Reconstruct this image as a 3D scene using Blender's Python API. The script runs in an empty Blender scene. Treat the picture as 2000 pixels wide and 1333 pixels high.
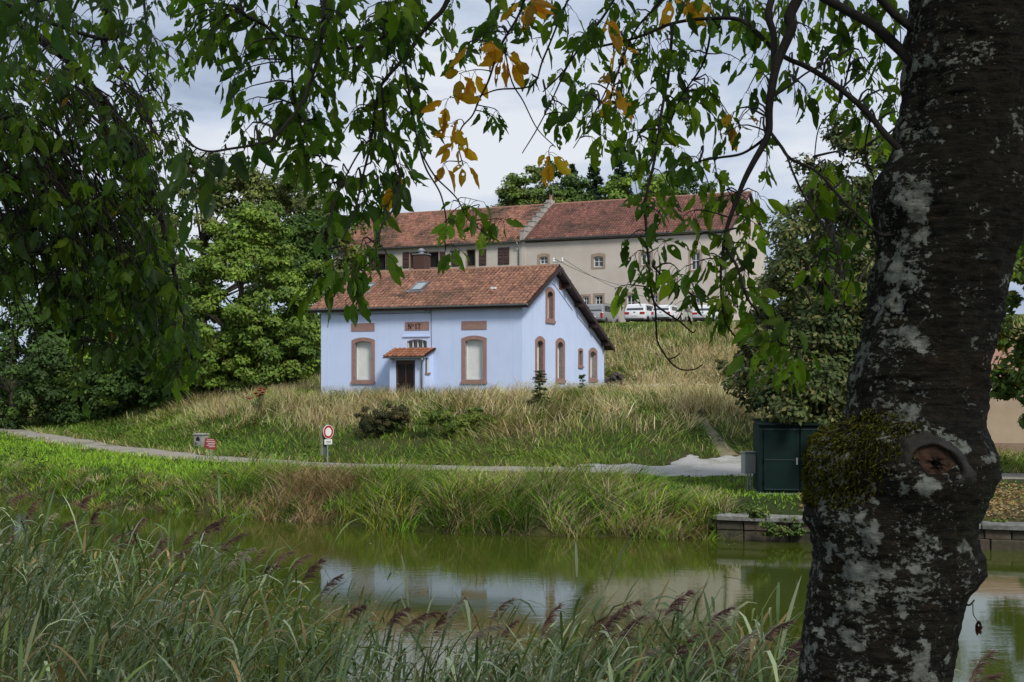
import bpy, bmesh, math, random
import numpy as np
from mathutils import Vector, Matrix, noise as mnoise

random.seed(7); RNG = np.random.default_rng(11)
sc = bpy.context.scene
COL = sc.collection
EYE = 4.0            # eye height above the canal water (water is z = 0)
F = 2500.0           # focal length in photo pixels (photo is 2000 wide)
HZ = 750.0           # photo row of the horizon

# ------------------------------------------------------------------ camera
cam_d = bpy.data.cameras.new('camera'); cam = bpy.data.objects.new('camera', cam_d); COL.objects.link(cam)
cam.location = (0, 0, EYE); cam.rotation_euler = (math.radians(90), 0, 0)
cam_d.sensor_width = 36.0; cam_d.lens = F / 2000 * 36.0; cam_d.sensor_fit = 'HORIZONTAL'
cam_d.shift_y = (HZ - 666.5) / 2000; cam_d.clip_start = 0.05; cam_d.clip_end = 3000
sc.camera = cam

# ------------------------------------------------------------------ sky and sun
SUN_EL, SUN_AZ = math.radians(42), math.radians(150)    # azimuth clockwise from +Y (the view direction)
w = bpy.data.worlds.new('World'); sc.world = w; w.use_nodes = True
nt = w.node_tree; nt.nodes.clear()
N = nt.nodes.new; L = nt.links.new
out = N('ShaderNodeOutputWorld'); bg = N('ShaderNodeBackground'); bg.inputs['Strength'].default_value = 0.1
sky = N('ShaderNodeTexSky'); sky.sky_type = 'NISHITA'; sky.sun_disc = False
sky.sun_elevation = SUN_EL; sky.sun_rotation = SUN_AZ; sky.altitude = 250
tc = N('ShaderNodeTexCoord'); mp = N('ShaderNodeMapping'); mp.inputs['Scale'].default_value = (1.0, 1.0, 3.4)
mp.inputs['Location'].default_value = (0.35, 0.2, 0.1)
n1 = N('ShaderNodeTexNoise'); n1.inputs['Scale'].default_value = 3.6; n1.inputs['Detail'].default_value = 7; n1.inputs['Roughness'].default_value = 0.55
n2 = N('ShaderNodeTexNoise'); n2.inputs['Scale'].default_value = 2.0; n2.inputs['Detail'].default_value = 5
r1 = N('ShaderNodeValToRGB'); e = r1.color_ramp.elements
e[0].position = 0.36; e[0].color = (1.55, 1.9, 2.6, 1); e[1].position = 0.63; e[1].color = (3.75, 3.95, 4.3, 1)
m_ = e.new(0.5); m_.color = (2.6, 3.0, 3.7, 1)
r2 = N('ShaderNodeValToRGB'); e = r2.color_ramp.elements
e[0].position = 0.25; e[0].color = (0.8,)*3 + (1,); e[1].position = 0.45; e[1].color = (1, 1, 1, 1)
mx = N('ShaderNodeMix'); mx.data_type = 'RGBA'
L(tc.outputs['Generated'], mp.inputs[0]); L(mp.outputs[0], n1.inputs['Vector']); L(mp.outputs[0], n2.inputs['Vector'])
L(n1.outputs['Fac'], r1.inputs[0]); L(n2.outputs['Fac'], r2.inputs[0])
L(r2.outputs[0], mx.inputs['Factor']); L(sky.outputs[0], mx.inputs[6]); L(r1.outputs[0], mx.inputs[7])
L(mx.outputs[2], bg.inputs['Color']); L(bg.outputs[0], out.inputs['Surface'])

sd = bpy.data.lights.new('sun', 'SUN'); sun = bpy.data.objects.new('sun', sd); COL.objects.link(sun)
sd.energy = 1.5; sd.angle = math.radians(14); sd.color = (1.0, 0.96, 0.9)
sv = Vector((math.sin(SUN_AZ)*math.cos(SUN_EL), math.cos(SUN_AZ)*math.cos(SUN_EL), math.sin(SUN_EL)))
sun.rotation_euler = sv.to_track_quat('Z', 'Y').to_euler(); sun.location = (20, -30, 60)

vs = sc.view_settings; vs.view_transform = 'Standard'; vs.look = 'None'; vs.gamma = 1; vs.use_curve_mapping = False
vs.exposure = 1.05
sc.cycles.max_bounces = 8; sc.cycles.diffuse_bounces = 3; sc.cycles.transparent_max_bounces = 8

# ------------------------------------------------------------------ helpers
def P(px, py, d): return Vector(((px-1000)/F*d, d, EYE+(HZ-py)/F*d))
def tag(o, label=None, cat=None, group=None, kind=None):
    if label: o['label'] = label
    if cat: o['category'] = cat
    if group: o['group'] = group
    if kind: o['kind'] = kind
    return o
def empty(name, loc=(0, 0, 0), rz=0.0, parent=None):
    o = bpy.data.objects.new(name, None); COL.objects.link(o); o.location = loc; o.rotation_euler = (0, 0, rz)
    o.empty_display_size = 0.2; o.parent = parent
    return o
def link(name, me, mat=None, parent=None, smooth=False):
    o = bpy.data.objects.new(name, me); COL.objects.link(o); o.parent = parent
    if mat and not me.materials: me.materials.append(mat)
    if smooth: me.polygons.foreach_set('use_smooth', [True]*len(me.polygons))
    return o
class MB:
    def __init__(s): s.v = []; s.f = []
    def add(s, v, f):
        b = len(s.v); s.v += [tuple(q) for q in v]; s.f += [tuple(i+b for i in q) for q in f]; return s
    def box(s, x0, x1, y0, y1, z0, z1):
        return s.add([(x0,y0,z0),(x1,y0,z0),(x1,y1,z0),(x0,y1,z0),(x0,y0,z1),(x1,y0,z1),(x1,y1,z1),(x0,y1,z1)],
                     [(0,3,2,1),(4,5,6,7),(0,1,5,4),(1,2,6,5),(2,3,7,6),(3,0,4,7)])
    def bbox(s, x0, x1, y0, y1, z0, z1, b=0.01):     # box with chamfered vertical and top edges
        x0, x1 = min(x0, x1), max(x0, x1); y0, y1 = min(y0, y1), max(y0, y1)
        def ring(i, z): return [(x0+i+b,y0+i,z),(x1-i-b,y0+i,z),(x1-i,y0+i+b,z),(x1-i,y1-i-b,z),(x1-i-b,y1-i,z),(x0+i+b,y1-i,z),(x0+i,y1-i-b,z),(x0+i,y0+i+b,z)]
        rs = ring(0, z0)+ring(0, z1-b)+ring(b, z1); f = []
        for k in (0, 8):
            for i in range(8): f.append((k+i, k+(i+1) % 8, k+8+(i+1) % 8, k+8+i))
        f += [tuple(range(16, 24)), tuple(range(7, -1, -1))]
        return s.add(rs, f)
    def prism(s, poly, y0, y1):                       # polygon in XZ, extruded along Y
        n = len(poly); v = [(x, y0, z) for x, z in poly]+[(x, y1, z) for x, z in poly]
        f = [tuple(range(n)), tuple(range(2*n-1, n-1, -1))]+[(i, i+n, (i+1) % n+n, (i+1) % n) for i in range(n)]
        return s.add(v, f)
    def prismx(s, poly, x0, x1):                      # polygon in YZ, extruded along X
        n = len(poly); v = [(x0, y, z) for y, z in poly]+[(x1, y, z) for y, z in poly]
        f = [tuple(range(n-1, -1, -1)), tuple(range(n, 2*n))]+[(i, (i+1) % n, (i+1) % n+n, i+n) for i in range(n)]
        return s.add(v, f)
    def tube(s, pts, rad, seg=6, cap=True):
        pts = [Vector(p) for p in pts]; n = len(pts)
        if not hasattr(rad, '__len__'): rad = [rad]*n
        b = len(s.v); ref = None
        for i, p in enumerate(pts):
            t = (pts[min(i+1, n-1)]-pts[max(i-1, 0)])
            t = t.normalized() if t.length > 1e-9 else Vector((0, 0, 1))
            if ref is None: ref = Vector((0, 0, 1)) if abs(t.z) < .9 else Vector((1, 0, 0))
            a = t.cross(ref)
            if a.length < 1e-6: a = t.cross(Vector((0, 1, 0.1)))
            a.normalize(); c = a.cross(t); ref = c
            for k in range(seg):
                an = 2*math.pi*k/seg; s.v.append(tuple(p+(a*math.cos(an)+c*math.sin(an))*rad[i]))
        for i in range(n-1):
            for k in range(seg): s.f.append((b+i*seg+k, b+i*seg+(k+1) % seg, b+(i+1)*seg+(k+1) % seg, b+(i+1)*seg+k))
        if cap: s.f.append(tuple(b+k for k in range(seg-1, -1, -1))); s.f.append(tuple(b+(n-1)*seg+k for k in range(seg)))
        return s
    def lathe(s, prof, seg=12, c=(0, 0, 0)):          # (r, z) profile round Z
        b = len(s.v); n = len(prof)
        for r, z in prof:
            for k in range(seg): s.v.append((c[0]+r*math.cos(2*math.pi*k/seg), c[1]+r*math.sin(2*math.pi*k/seg), c[2]+z))
        for i in range(n-1):
            for k in range(seg): s.f.append((b+i*seg+k, b+i*seg+(k+1) % seg, b+(i+1)*seg+(k+1) % seg, b+(i+1)*seg+k))
        s.f.append(tuple(b+k for k in range(seg-1, -1, -1))); s.f.append(tuple(b+(n-1)*seg+k for k in range(seg)))
        return s
    def mesh(s, name):
        me = bpy.data.meshes.new(name); me.from_pydata(s.v, [], s.f); me.update(); return me
    def build(s, name, mat, parent=None, smooth=False, loc=None):
        o = link(name, s.mesh(name), mat, parent, smooth)
        if loc is not None: o.location = loc
        return o
def soup(name, V, tmpl, col, mat, parent=None, smooth=True, kind='stuff'):
    """V (n,k,3) vertices of n alike pieces, tmpl the faces of one piece, col (n,3) colour of each piece"""
    V = np.asarray(V, np.float32); n, k = V.shape[:2]
    me = bpy.data.meshes.new(name); me.vertices.add(n*k); me.vertices.foreach_set('co', V.reshape(-1))
    ls = np.concatenate([np.array(t) for t in tmpl]); sizes = np.array([len(t) for t in tmpl])
    loops = (ls[None, :]+(np.arange(n)*k)[:, None]).reshape(-1).astype(np.int32)
    tot = np.tile(sizes, n).astype(np.int32); start = (np.cumsum(tot)-tot).astype(np.int32)
    me.loops.add(len(loops)); me.loops.foreach_set('vertex_index', loops)
    me.polygons.add(len(tot)); me.polygons.foreach_set('loop_start', start); me.polygons.foreach_set('loop_total', tot)
    if smooth: me.polygons.foreach_set('use_smooth', np.ones(len(tot), bool))
    if col is not None:
        at = me.attributes.new('col', 'FLOAT_COLOR', 'POINT')
        c = np.ones((n, k, 4), np.float32); c[..., :3] = np.asarray(col)[:, None, :]; at.data.foreach_set('color', c.reshape(-1))
    me.update(calc_edges=True)
    o = link(name, me, mat, parent)
    if kind: o['kind'] = kind
    return o

def vnoise(x, y, s, seed=0):
    """smooth value noise in 0..1, vectorised"""
    x = np.asarray(x)/s; y = np.asarray(y)/s
    xi = np.floor(x).astype(np.int64); yi = np.floor(y).astype(np.int64); fx = x-xi; fy = y-yi
    fx = fx*fx*(3-2*fx); fy = fy*fy*(3-2*fy)
    def hsh(a, b):
        q = (a*374761393+b*668265263+seed*1442695041) & 0xffffffff
        q = ((q ^ (q >> 13))*1274126177) & 0xffffffff
        return ((q ^ (q >> 16)) & 0xffff)/65535.0
    a = hsh(xi, yi)*(1-fx)+hsh(xi+1, yi)*fx; b = hsh(xi, yi+1)*(1-fx)+hsh(xi+1, yi+1)*fx
    return a*(1-fy)+b*fy
def sstep(a, b, x): t = np.clip((x-a)/(b-a), 0, 1); return t*t*(3-2*t)

# ------------------------------------------------------------------ materials
def nodes(name):
    m = bpy.data.materials.new(name); m.use_nodes = True; t = m.node_tree; b = t.nodes['Principled BSDF']
    return m, t, b
def noise_node(t, scale, detail=4, rough=0.55, vec=None, stretch=None):
    n = t.nodes.new('ShaderNodeTexNoise'); n.inputs['Scale'].default_value = scale; n.inputs['Detail'].default_value = detail; n.inputs['Roughness'].default_value = rough
    c = t.nodes.new('ShaderNodeTexCoord'); src = c.outputs['Object']
    if stretch:
        mp = t.nodes.new('ShaderNodeMapping'); mp.inputs['Scale'].default_value = stretch; t.links.new(src, mp.inputs[0]); src = mp.outputs[0]
    t.links.new(src, n.inputs['Vector'])
    return n
def ramp(t, src, stops):
    r = t.nodes.new('ShaderNodeValToRGB'); els = r.color_ramp.elements
    while len(els) < len(stops): els.new(0.5)
    for e, (p, c) in zip(els, stops): e.position = p; e.color = (*c, 1) if len(c) == 3 else c
    t.links.new(src, r.inputs[0]); return r
def mixc(t, fac, a, b, mode='MIX'):
    m = t.nodes.new('ShaderNodeMix'); m.data_type = 'RGBA'; m.blend_type = mode
    for key, val in ((0, fac), (6, a), (7, b)):
        if isinstance(val, (int, float)): m.inputs[key].default_value = val
        elif isinstance(val, tuple): m.inputs[key].default_value = (*val[:3], 1)
        else: t.links.new(val, m.inputs[key])
    return m.outputs[2]
def bump(t, b, src, dist, strength=1.0):
    n = t.nodes.new('ShaderNodeBump'); n.inputs['Strength'].default_value = strength; n.inputs['Distance'].default_value = dist
    t.links.new(src, n.inputs['Height']); t.links.new(n.outputs[0], b.inputs['Normal'])
def pmat(name, c1, c2=None, scale=3.0, rough=0.7, bd=0.0, bs=20.0, metal=0.0, stretch=None, spec=0.4):
    m, t, b = nodes(name); b.inputs['Roughness'].default_value = rough; b.inputs['Metallic'].default_value = metal
    b.inputs['Specular IOR Level'].default_value = spec
    c2 = c2 or tuple(min(1, x*0.8) for x in c1)
    n = noise_node(t, scale, 6, 0.6, stretch=stretch)
    r = ramp(t, n.outputs['Fac'], [(0.32, c1), (0.7, c2)]); t.links.new(r.outputs[0], b.inputs['Base Color'])
    if bd: bump(t, b, noise_node(t, bs, 5).outputs['Fac'], bd)
    return m
def leafmat(name, source='ATTR', trans=0.35, rough=0.5, spec=0.35, nscale=8.0):
    m, t, b = nodes(name); b.inputs['Roughness'].default_value = rough; b.inputs['Specular IOR Level'].default_value = spec
    if source == 'ATTR':
        a = t.nodes.new('ShaderNodeAttribute'); a.attribute_name = 'col'; c = a.outputs['Color']
    else:
        a = t.nodes.new('ShaderNodeObjectInfo'); c = a.outputs['Color']
    n = noise_node(t, nscale, 3); r = ramp(t, n.outputs['Fac'], [(0.3, (0.75,)*3), (0.7, (1.15, 1.15, 1.0))])
    c = mixc(t, 1.0, c, r.outputs[0], 'MULTIPLY')
    t.links.new(c, b.inputs['Base Color'])
    tr = t.nodes.new('ShaderNodeBsdfTranslucent'); c2 = mixc(t, 1.0, c, (1.35, 1.3, 0.6), 'MULTIPLY'); t.links.new(c2, tr.inputs[0])
    mx = t.nodes.new('ShaderNodeMixShader'); mx.inputs[0].default_value = trans
    t.links.new(b.outputs[0], mx.inputs[1]); t.links.new(tr.outputs[0], mx.inputs[2])
    t.links.new(mx.outputs[0], t.nodes['Material Output'].inputs['Surface'])
    return m
def attrmat(name, rough=0.8, nscale=6.0, lo=0.7, bd=0.0, bs=30.0, spec=0.3):
    m, t, b = nodes(name); b.inputs['Roughness'].default_value = rough; b.inputs['Specular IOR Level'].default_value = spec
    a = t.nodes.new('ShaderNodeAttribute'); a.attribute_name = 'col'
    n = noise_node(t, nscale, 6); r = ramp(t, n.outputs['Fac'], [(0.3, (lo,)*3), (0.7, (1.1,)*3)])
    t.links.new(mixc(t, 1.0, a.outputs['Color'], r.outputs[0], 'MULTIPLY'), b.inputs['Base Color'])
    if bd: bump(t, b, noise_node(t, bs, 5).outputs['Fac'], bd)
    return m

M = {}
M['blade'] = leafmat('grass_blade', trans=0.15, rough=0.7, nscale=1.5, spec=0.06)
M['reed'] = leafmat('reed_leaf', trans=0.15, spec=0.15, rough=0.5, nscale=3.0)
M['leaf'] = leafmat('tree_leaf', trans=0.22, spec=0.15, rough=0.5, nscale=0.8)
M['cherry_leaf'] = leafmat('cherry_leaf', trans=0.62, rough=0.45, nscale=30)
M['cherry_leaf_obj'] = leafmat('cherry_leaf_single', 'OBJ', trans=0.62, rough=0.42, nscale=30)
M['tile'] = attrmat('roof_tile', 0.85, 5.0, 0.62)
M['render_blue'], t, b = nodes('blue_render'); b.inputs['Roughness'].default_value = 0.92; b.inputs['Specular IOR Level'].default_value = 0.2
n = noise_node(t, 0.7, 6, 0.6); r = ramp(t, n.outputs['Fac'], [(0.3, (0.575, 0.67, 0.885)), (0.7, (0.53, 0.625, 0.84))])
n = noise_node(t, 2.2, 6, 0.65, stretch=(1, 1, 0.12)); r2 = ramp(t, n.outputs['Fac'], [(0.28, (0.90, 0.90, 0.89)), (0.48, (1, 1, 1))])   # faint rain streaks
c = mixc(t, 0.8, r.outputs[0], r2.outputs[0], 'MULTIPLY')
tcd = t.nodes.new('ShaderNodeTexCoord'); sp = t.nodes.new('ShaderNodeSeparateXYZ'); t.links.new(tcd.outputs['Object'], sp.inputs[0])
nd = noise_node(t, 1.6, 6, 0.7); ad = t.nodes.new('ShaderNodeMath'); ad.operation = 'MULTIPLY_ADD'; ad.inputs[1].default_value = -1.3; t.links.new(nd.outputs['Fac'], ad.inputs[0]); t.links.new(sp.outputs['Z'], ad.inputs[2])
rd_ = ramp(t, ad.outputs[0], [(0.0, (0.6,)*3), (0.35, (0, 0, 0))])          # splashed earth along the foot of the wall
t.links.new(mixc(t, rd_.outputs[0], c, (0.36, 0.37, 0.38)), b.inputs['Base Color']); bump(t, b, noise_node(t, 50, 5).outputs['Fac'], 0.004)
M['sandstone'] = pmat('pink_sandstone', (0.33, 0.205, 0.175), (0.265, 0.16, 0.135), 4, 0.85, 0.004, 40, spec=0.2)
M['lettering'] = pmat('dark_lettering', (0.03, 0.012, 0.01), (0.02, 0.01, 0.008), 4, 0.7)
M['white_pvc'] = pmat('white_plastic', (0.72, 0.72, 0.70), (0.62, 0.62, 0.6), 3, 0.5)
M['shutter'] = pmat('roller_shutter', (0.74, 0.75, 0.72), (0.64, 0.65, 0.62), 2, 0.6)
M['brown_wood'] = pmat('brown_wood', (0.045, 0.022, 0.017), (0.03, 0.015, 0.012), 3, 0.6, stretch=(8, 1, 8))
M['door_wood'] = pmat('door_wood', (0.085, 0.042, 0.03), (0.055, 0.027, 0.02), 3, 0.7, stretch=(12, 12, 1))
M['zinc'] = pmat('zinc', (0.30, 0.31, 0.32), (0.2, 0.21, 0.22), 5, 0.45, metal=0.6)
M['glass'] = pmat('window_glass', (0.03, 0.035, 0.045), (0.02, 0.024, 0.03), 1, 0.06, spec=0.8)
M['sky_glass'] = pmat('skylight_glass', (0.32, 0.36, 0.36), (0.26, 0.3, 0.3), 1, 0.08, spec=0.9)
M['dark'] = pmat('dark_interior', (0.012, 0.011, 0.01), (0.008, 0.008, 0.008), 1, 0.9)
M['wire'] = pmat('black_cable', (0.02, 0.02, 0.02), (0.03, 0.03, 0.03), 1, 0.6)
M['lamp_white'] = pmat('lamp_glass', (0.7, 0.7, 0.68), (0.6, 0.6, 0.58), 2, 0.3)
M['porcelain'] = pmat('white_porcelain', (0.75, 0.75, 0.73), (0.65, 0.65, 0.63), 2, 0.25)
M['brick'] = pmat('chimney_brick', (0.3, 0.13, 0.08), (0.2, 0.09, 0.06), 6, 0.9, 0.01, 15)
M['concrete'] = pmat('concrete', (0.34, 0.33, 0.30), (0.22, 0.215, 0.19), 4, 0.9, 0.006, 25, spec=0.2)
M['steel'] = pmat('galvanised_steel', (0.36, 0.38, 0.39), (0.26, 0.28, 0.29), 6, 0.45, metal=0.5)
M['render_grey'] = pmat('old_render', (0.61, 0.55, 0.48), (0.50, 0.44, 0.375), 0.35, 0.95, 0.01, 8, spec=0.15)
M['render_left'] = pmat('cream_render', (0.60, 0.56, 0.48), (0.50, 0.455, 0.39), 0.4, 0.95, 0.01, 8, spec=0.15)
M['pale_stone'] = pmat('window_stone', (0.38, 0.29, 0.22), (0.3, 0.22, 0.165), 2, 0.9, 0.006, 20)
M['shutter_brown'] = pmat('brown_shutter', (0.085, 0.048, 0.042), (0.06, 0.035, 0.03), 2, 0.7)
M['bark_far'] = pmat('far_bark', (0.06, 0.048, 0.036), (0.035, 0.028, 0.022), 3, 0.95, 0.02, 12)
M['bush_wood'] = M['bark_far']
# ------------------------------------------------------------------ the lie of the land
SHORE = np.array([(-300, 480), (-160, 255), (-70, 118), (-36, 70), (-19, 47.6), (-14.5, 42.6), (-9.4, 39.2), (-5.9, 37.0), (-1.4, 34.0), (2.6, 33.5), (5.2, 33.0), (20, 27.9), (40, 21), (120, -7), (300, -70)], float)
PATH = np.array([(-300, 500), (-90, 172), (-36.4, 91), (-20.8, 65), (-13.7, 55.6), (-7.3, 50.7), (-1.95, 48.8), (3.8, 47.6), (9, 47), (14, 46), (22, 43.5), (60, 31), (300, -40)], float)
def _smooth(poly):
    xs = np.linspace(-300, 300, 2401); ys = np.interp(xs, poly[:, 0], poly[:, 1])
    k = np.hanning(17); k /= k.sum(); pad = np.pad(ys, 8, mode='edge'); return xs, np.convolve(pad, k, 'valid')
SX, SY = _smooth(SHORE); PX_, PY_ = _smooth(PATH)
SC = 1/np.sqrt(1+np.gradient(SY, SX)**2); PC = 1/np.sqrt(1+np.gradient(PY_, PX_)**2)
def fu(x, y): return (y-np.interp(x, SX, SY))*np.interp(x, SX, SC)      # distance inland from the far shore
def fv(x, y): return (y-np.interp(x, PX_, PY_))*np.interp(x, PX_, PC)   # distance beyond the towpath
def near_y(x): return 6.3-0.22*np.clip(x, -60, 60)
def h(x, y):
    x = np.asarray(x, float); y = np.asarray(y, float)
    u = fu(x, y); v = fv(x, y)
    soft = np.interp(u, [-5, -0.8, 0, 0.5, 1.3, 3], [-1.3, -0.45, 0.02, 0.42, 0.68, 0.78])
    hard = np.interp(u, [-5, 0.22, 0.5, 3], [-1.3, -1.3, 0.66, 0.76])
    q = sstep(4.9, 5.5, x); z = soft*(1-q)+hard*q
    lowR = 1-sstep(9.5, 16, x)*(1-sstep(62, 82, y))
    bank = sstep(1.6, 14.5, v)*2.42*lowR
    wv = (y-101)+0.4557*(x-10)
    hill = np.interp(wv, [-29, -25, -2, 0, 6, 40, 400], [0, 0.35, 5.35, 5.6, 5.9, 6.2, 14])
    hill = hill*sstep(-80, -25, x)
    land = z+bank+hill
    land = land+np.where(u > 1, (vnoise(x, y, 3.0, 3)-0.5)*0.18*sstep(2.0, 6.0, np.abs(v)), 0)
    ny = near_y(x)
    nb = np.interp(y-ny, [-40, -2.4, -1.4, 0, 1.5, 4], [2.6, 2.3, 1.7, -0.1, -0.9, -1.3])
    return np.where(y < ny+4, np.maximum(nb, np.where(u > 0, land, -1.3)), land)
def hz(x, y): return float(h(np.array([x]), np.array([y]))[0])
def ground(px, py, d0=30, d1=170):
    d = np.linspace(d0, d1, 2800); x = (px-1000)/F*d; zr = EYE+(HZ-py)/F*d; zt = h(x, d)
    i = np.argmax(zr < zt)
    return Vector((x[i], d[i], zt[i]))
def at_d(px, d): x = (px-1000)/F*d; return Vector((x, d, hz(x, d)))

def axis(parts):
    a = [np.arange(s, e_, st) for s, e_, st in parts]; return np.unique(np.concatenate(a+[np.array([parts[-1][1]])]))
gx = axis([(-320, -60, 20), (-60, -30, 1.5), (-30, 30, 0.5), (30, 60, 1.5), (60, 320, 20)])
gy = axis([(-60, -4, 4), (-4, 14, 0.5), (14, 26, 2), (26, 40, 0.3), (40, 112, 0.6), (112, 140, 2), (140, 700, 20)])
GX, GY = np.meshgrid(gx, gy); GZ = h(GX, GY)
nx, ny_ = len(gx), len(gy)
idx = np.arange(nx*ny_).reshape(ny_, nx)
quads = np.stack([idx[:-1, :-1], idx[:-1, 1:], idx[1:, 1:], idx[1:, :-1]], -1).reshape(-1, 4)
me = bpy.data.meshes.new('ground'); me.from_pydata(np.stack([GX, GY, GZ], -1).reshape(-1, 3).tolist(), [], quads.tolist())
m, t, b = nodes('ground_soil_and_turf'); b.inputs['Roughness'].default_value = 0.95; b.inputs['Specular IOR Level'].default_value = 0.1
n = noise_node(t, 0.22, 6, 0.6); r = ramp(t, n.outputs['Fac'], [(0.35, (0.035, 0.055, 0.012)), (0.5, (0.06, 0.065, 0.02)), (0.65, (0.10, 0.085, 0.04))])
n2_ = noise_node(t, 6, 6, 0.7); r2_ = ramp(t, n2_.outputs['Fac'], [(0.3, (0.55,)*3), (0.7, (1.15,)*3)])
t.links.new(mixc(t, 1.0, r.outputs[0], r2_.outputs[0], 'MULTIPLY'), b.inputs['Base Color']); bump(t, b, n2_.outputs['Fac'], 0.08)
g = link('ground', me, m, smooth=True); tag(g, kind='structure')

# water
m, t, b = nodes('canal_water'); b.inputs['Roughness'].default_value = 0.02; b.inputs['IOR'].default_value = 1.33; b.inputs['Specular IOR Level'].default_value = 0.5
n = noise_node(t, 0.12, 3); r = ramp(t, n.outputs['Fac'], [(0.3, (0.040, 0.055, 0.006)), (0.7, (0.054, 0.068, 0.009))]); t.links.new(r.outputs[0], b.inputs['Base Color'])
na = noise_node(t, 1.6, 5, 0.6, stretch=(1.0, 2.2, 1)); nb_ = noise_node(t, 0.35, 2, 0.5)
ma = t.nodes.new('ShaderNodeMath'); ma.operation = 'MULTIPLY'; t.links.new(na.outputs['Fac'], ma.inputs[0])
rr = ramp(t, nb_.outputs['Fac'], [(0.38, (0.25,)*3), (0.62, (1,)*3)]); t.links.new(rr.outputs[0], ma.inputs[1])
bump(t, b, ma.outputs[0], 0.006, 0.5)
wat = MB().add([(-320, 2, 0), (320, -75, 0), (320, 60, 0), (20, 40, 0), (-40, 90, 0), (-320, 520, 0)], [(0, 1, 2, 3, 4, 5)]).build('canal_water', m)
tag(wat, kind='structure')

# ------------------------------------------------------------------ gravel: towpath, yard and trodden track
def gravel_mat(name, a, b_, c, mx_grass):
    m, t, b = nodes(name); b.inputs['Roughness'].default_value = 0.95; b.inputs['Specular IOR Level'].default_value = 0.15
    n = noise_node(t, 14, 8, 0.75); r = ramp(t, n.outputs['Fac'], [(0.3, a), (0.55, b_), (0.75, c)])
    n2 = noise_node(t, 0.7, 5, 0.65); r2 = ramp(t, n2.outputs['Fac'], [(0.52, (0, 0, 0)), (0.66, (mx_grass,)*3)])
    t.links.new(mixc(t, r2.outputs[0], r.outputs[0], (0.12, 0.12, 0.045)), b.inputs['Base Color']); bump(t, b, n.outputs['Fac'], 0.03)
    return m
M['gravel'] = gravel_mat('towpath_gravel', (0.20, 0.18, 0.15), (0.33, 0.30, 0.25), (0.46, 0.42, 0.36), 0.75)
M['worn_earth'] = gravel_mat('worn_earth', (0.13, 0.125, 0.06), (0.22, 0.19, 0.12), (0.32, 0.28, 0.2), 0.95)
M['gravel_pale'] = gravel_mat('pale_gravel', (0.24, 0.235, 0.22), (0.42, 0.41, 0.38), (0.62, 0.6, 0.56), 0.45)
def ribbon(name, pts, width, mat, dz, seed):
    pts = np.array(pts, float); seg = np.r_[0, np.cumsum(np.hypot(*np.diff(pts, axis=0).T))]
    s = np.arange(0, seg[-1], 0.45); cx = np.interp(s, seg, pts[:, 0]); cy = np.interp(s, seg, pts[:, 1])
    tx = np.gradient(cx); ty = np.gradient(cy); l = np.hypot(tx, ty); nxn, nyn = -ty/l, tx/l
    am = np.minimum(1, width(s)/2.5); wL = width(s)*0.5+am*((vnoise(s, s*0, 1.3, seed)-0.5)*0.8+(vnoise(s, s*0, 0.5, seed+5)-0.5)*0.3); wR = width(s)*0.5+am*(vnoise(s, s*0, 1.1, seed+1)-0.5)*0.8
    K = 9; V = []
    for k in range(K):
        a = -wR+(wL+wR)*k/(K-1); X = cx+nxn*a; Y = cy+nyn*a; V.append(np.stack([X, Y, h(X, Y)+dz-(0.03 if k in (0, K-1) else 0)], -1))
    V = np.stack(V, 1); n = len(s)
    f = [(i*K+k, i*K+k+1, (i+1)*K+k+1, (i+1)*K+k) for i in range(n-1) for k in range(K-1)]
    f = [q[::-1] for q in f]
    o = MB().add(V.reshape(-1, 3).tolist(), f).build(name, mat, None, True); tag(o, kind='structure'); return o
pm = (PX_ > -95) & (PX_ < 62)
PATHW = lambda s: 2.5+0*s
ribbon('towpath', np.stack([PX_[pm], PY_[pm]], 1), PATHW, M['gravel'], 0.035, 2)
yard_px = [(1080, 914), (1180, 908), (1290, 906), (1345, 902), (1390, 893), (1430, 888), (1490, 884), (1560, 886), (1560, 925), (1480, 934), (1300, 933), (1180, 928), (1100, 922)]
YARD = np.array([ground(a, b_)[:2] for a, b_ in yard_px])
def inpoly(x, y, poly):
    c = np.zeros(np.shape(x), bool); n = len(poly)
    for i in range(n):
        x0, y0 = poly[i]; x1, y1 = poly[(i+1) % n]
        k = ((y0 > y) != (y1 > y)) & (x < (x1-x0)*(y-y0)/((y1-y0) if y1 != y0 else 1e-9)+x0); c ^= k
    return c
ys_, xs_ = np.meshgrid(np.arange(36, 62, 0.2), np.arange(-2, 24, 0.2), indexing='ij')
wob = lambda x, y: ((vnoise(x, y, 1.4, 31)-0.5)*1.8+(vnoise(x, y, 0.45, 33)-0.5)*0.9, (vnoise(x, y, 1.4, 32)-0.5)*2.6+(vnoise(x, y, 0.45, 34)-0.5)*1.2)
wx, wy = wob(xs_, ys_)
ins = inpoly(xs_+wx, ys_+wy, YARD)
mb = MB(); ids = {}
er = ins.copy(); er[1:-1, 1:-1] = ins[1:-1, 1:-1] & ins[:-2, 1:-1] & ins[2:, 1:-1] & ins[1:-1, :-2] & ins[1:-1, 2:]
zz = h(xs_, ys_)+np.where(er, 0.06, -0.02)
for (j, i) in np.argwhere(ins):
    if j+1 >= ins.shape[0] or i+1 >= ins.shape[1]: continue
    q = []
    for (a, b_) in ((j, i), (j, i+1), (j+1, i+1), (j+1, i)):
        if (a, b_) not in ids: ids[(a, b_)] = len(mb.v); mb.v.append((xs_[a, b_], ys_[a, b_], zz[a, b_]))
        q.append(ids[(a, b_)])
    mb.f.append(tuple(q))
tag(mb.build('gravel_yard', M['gravel_pale'], None, True), kind='structure')
TRACK = [tuple(ground(a, b_)[:2]) for a, b_ in ((1428, 892), (1408, 872), (1392, 850), (1378, 830), (1368, 815))]
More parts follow.
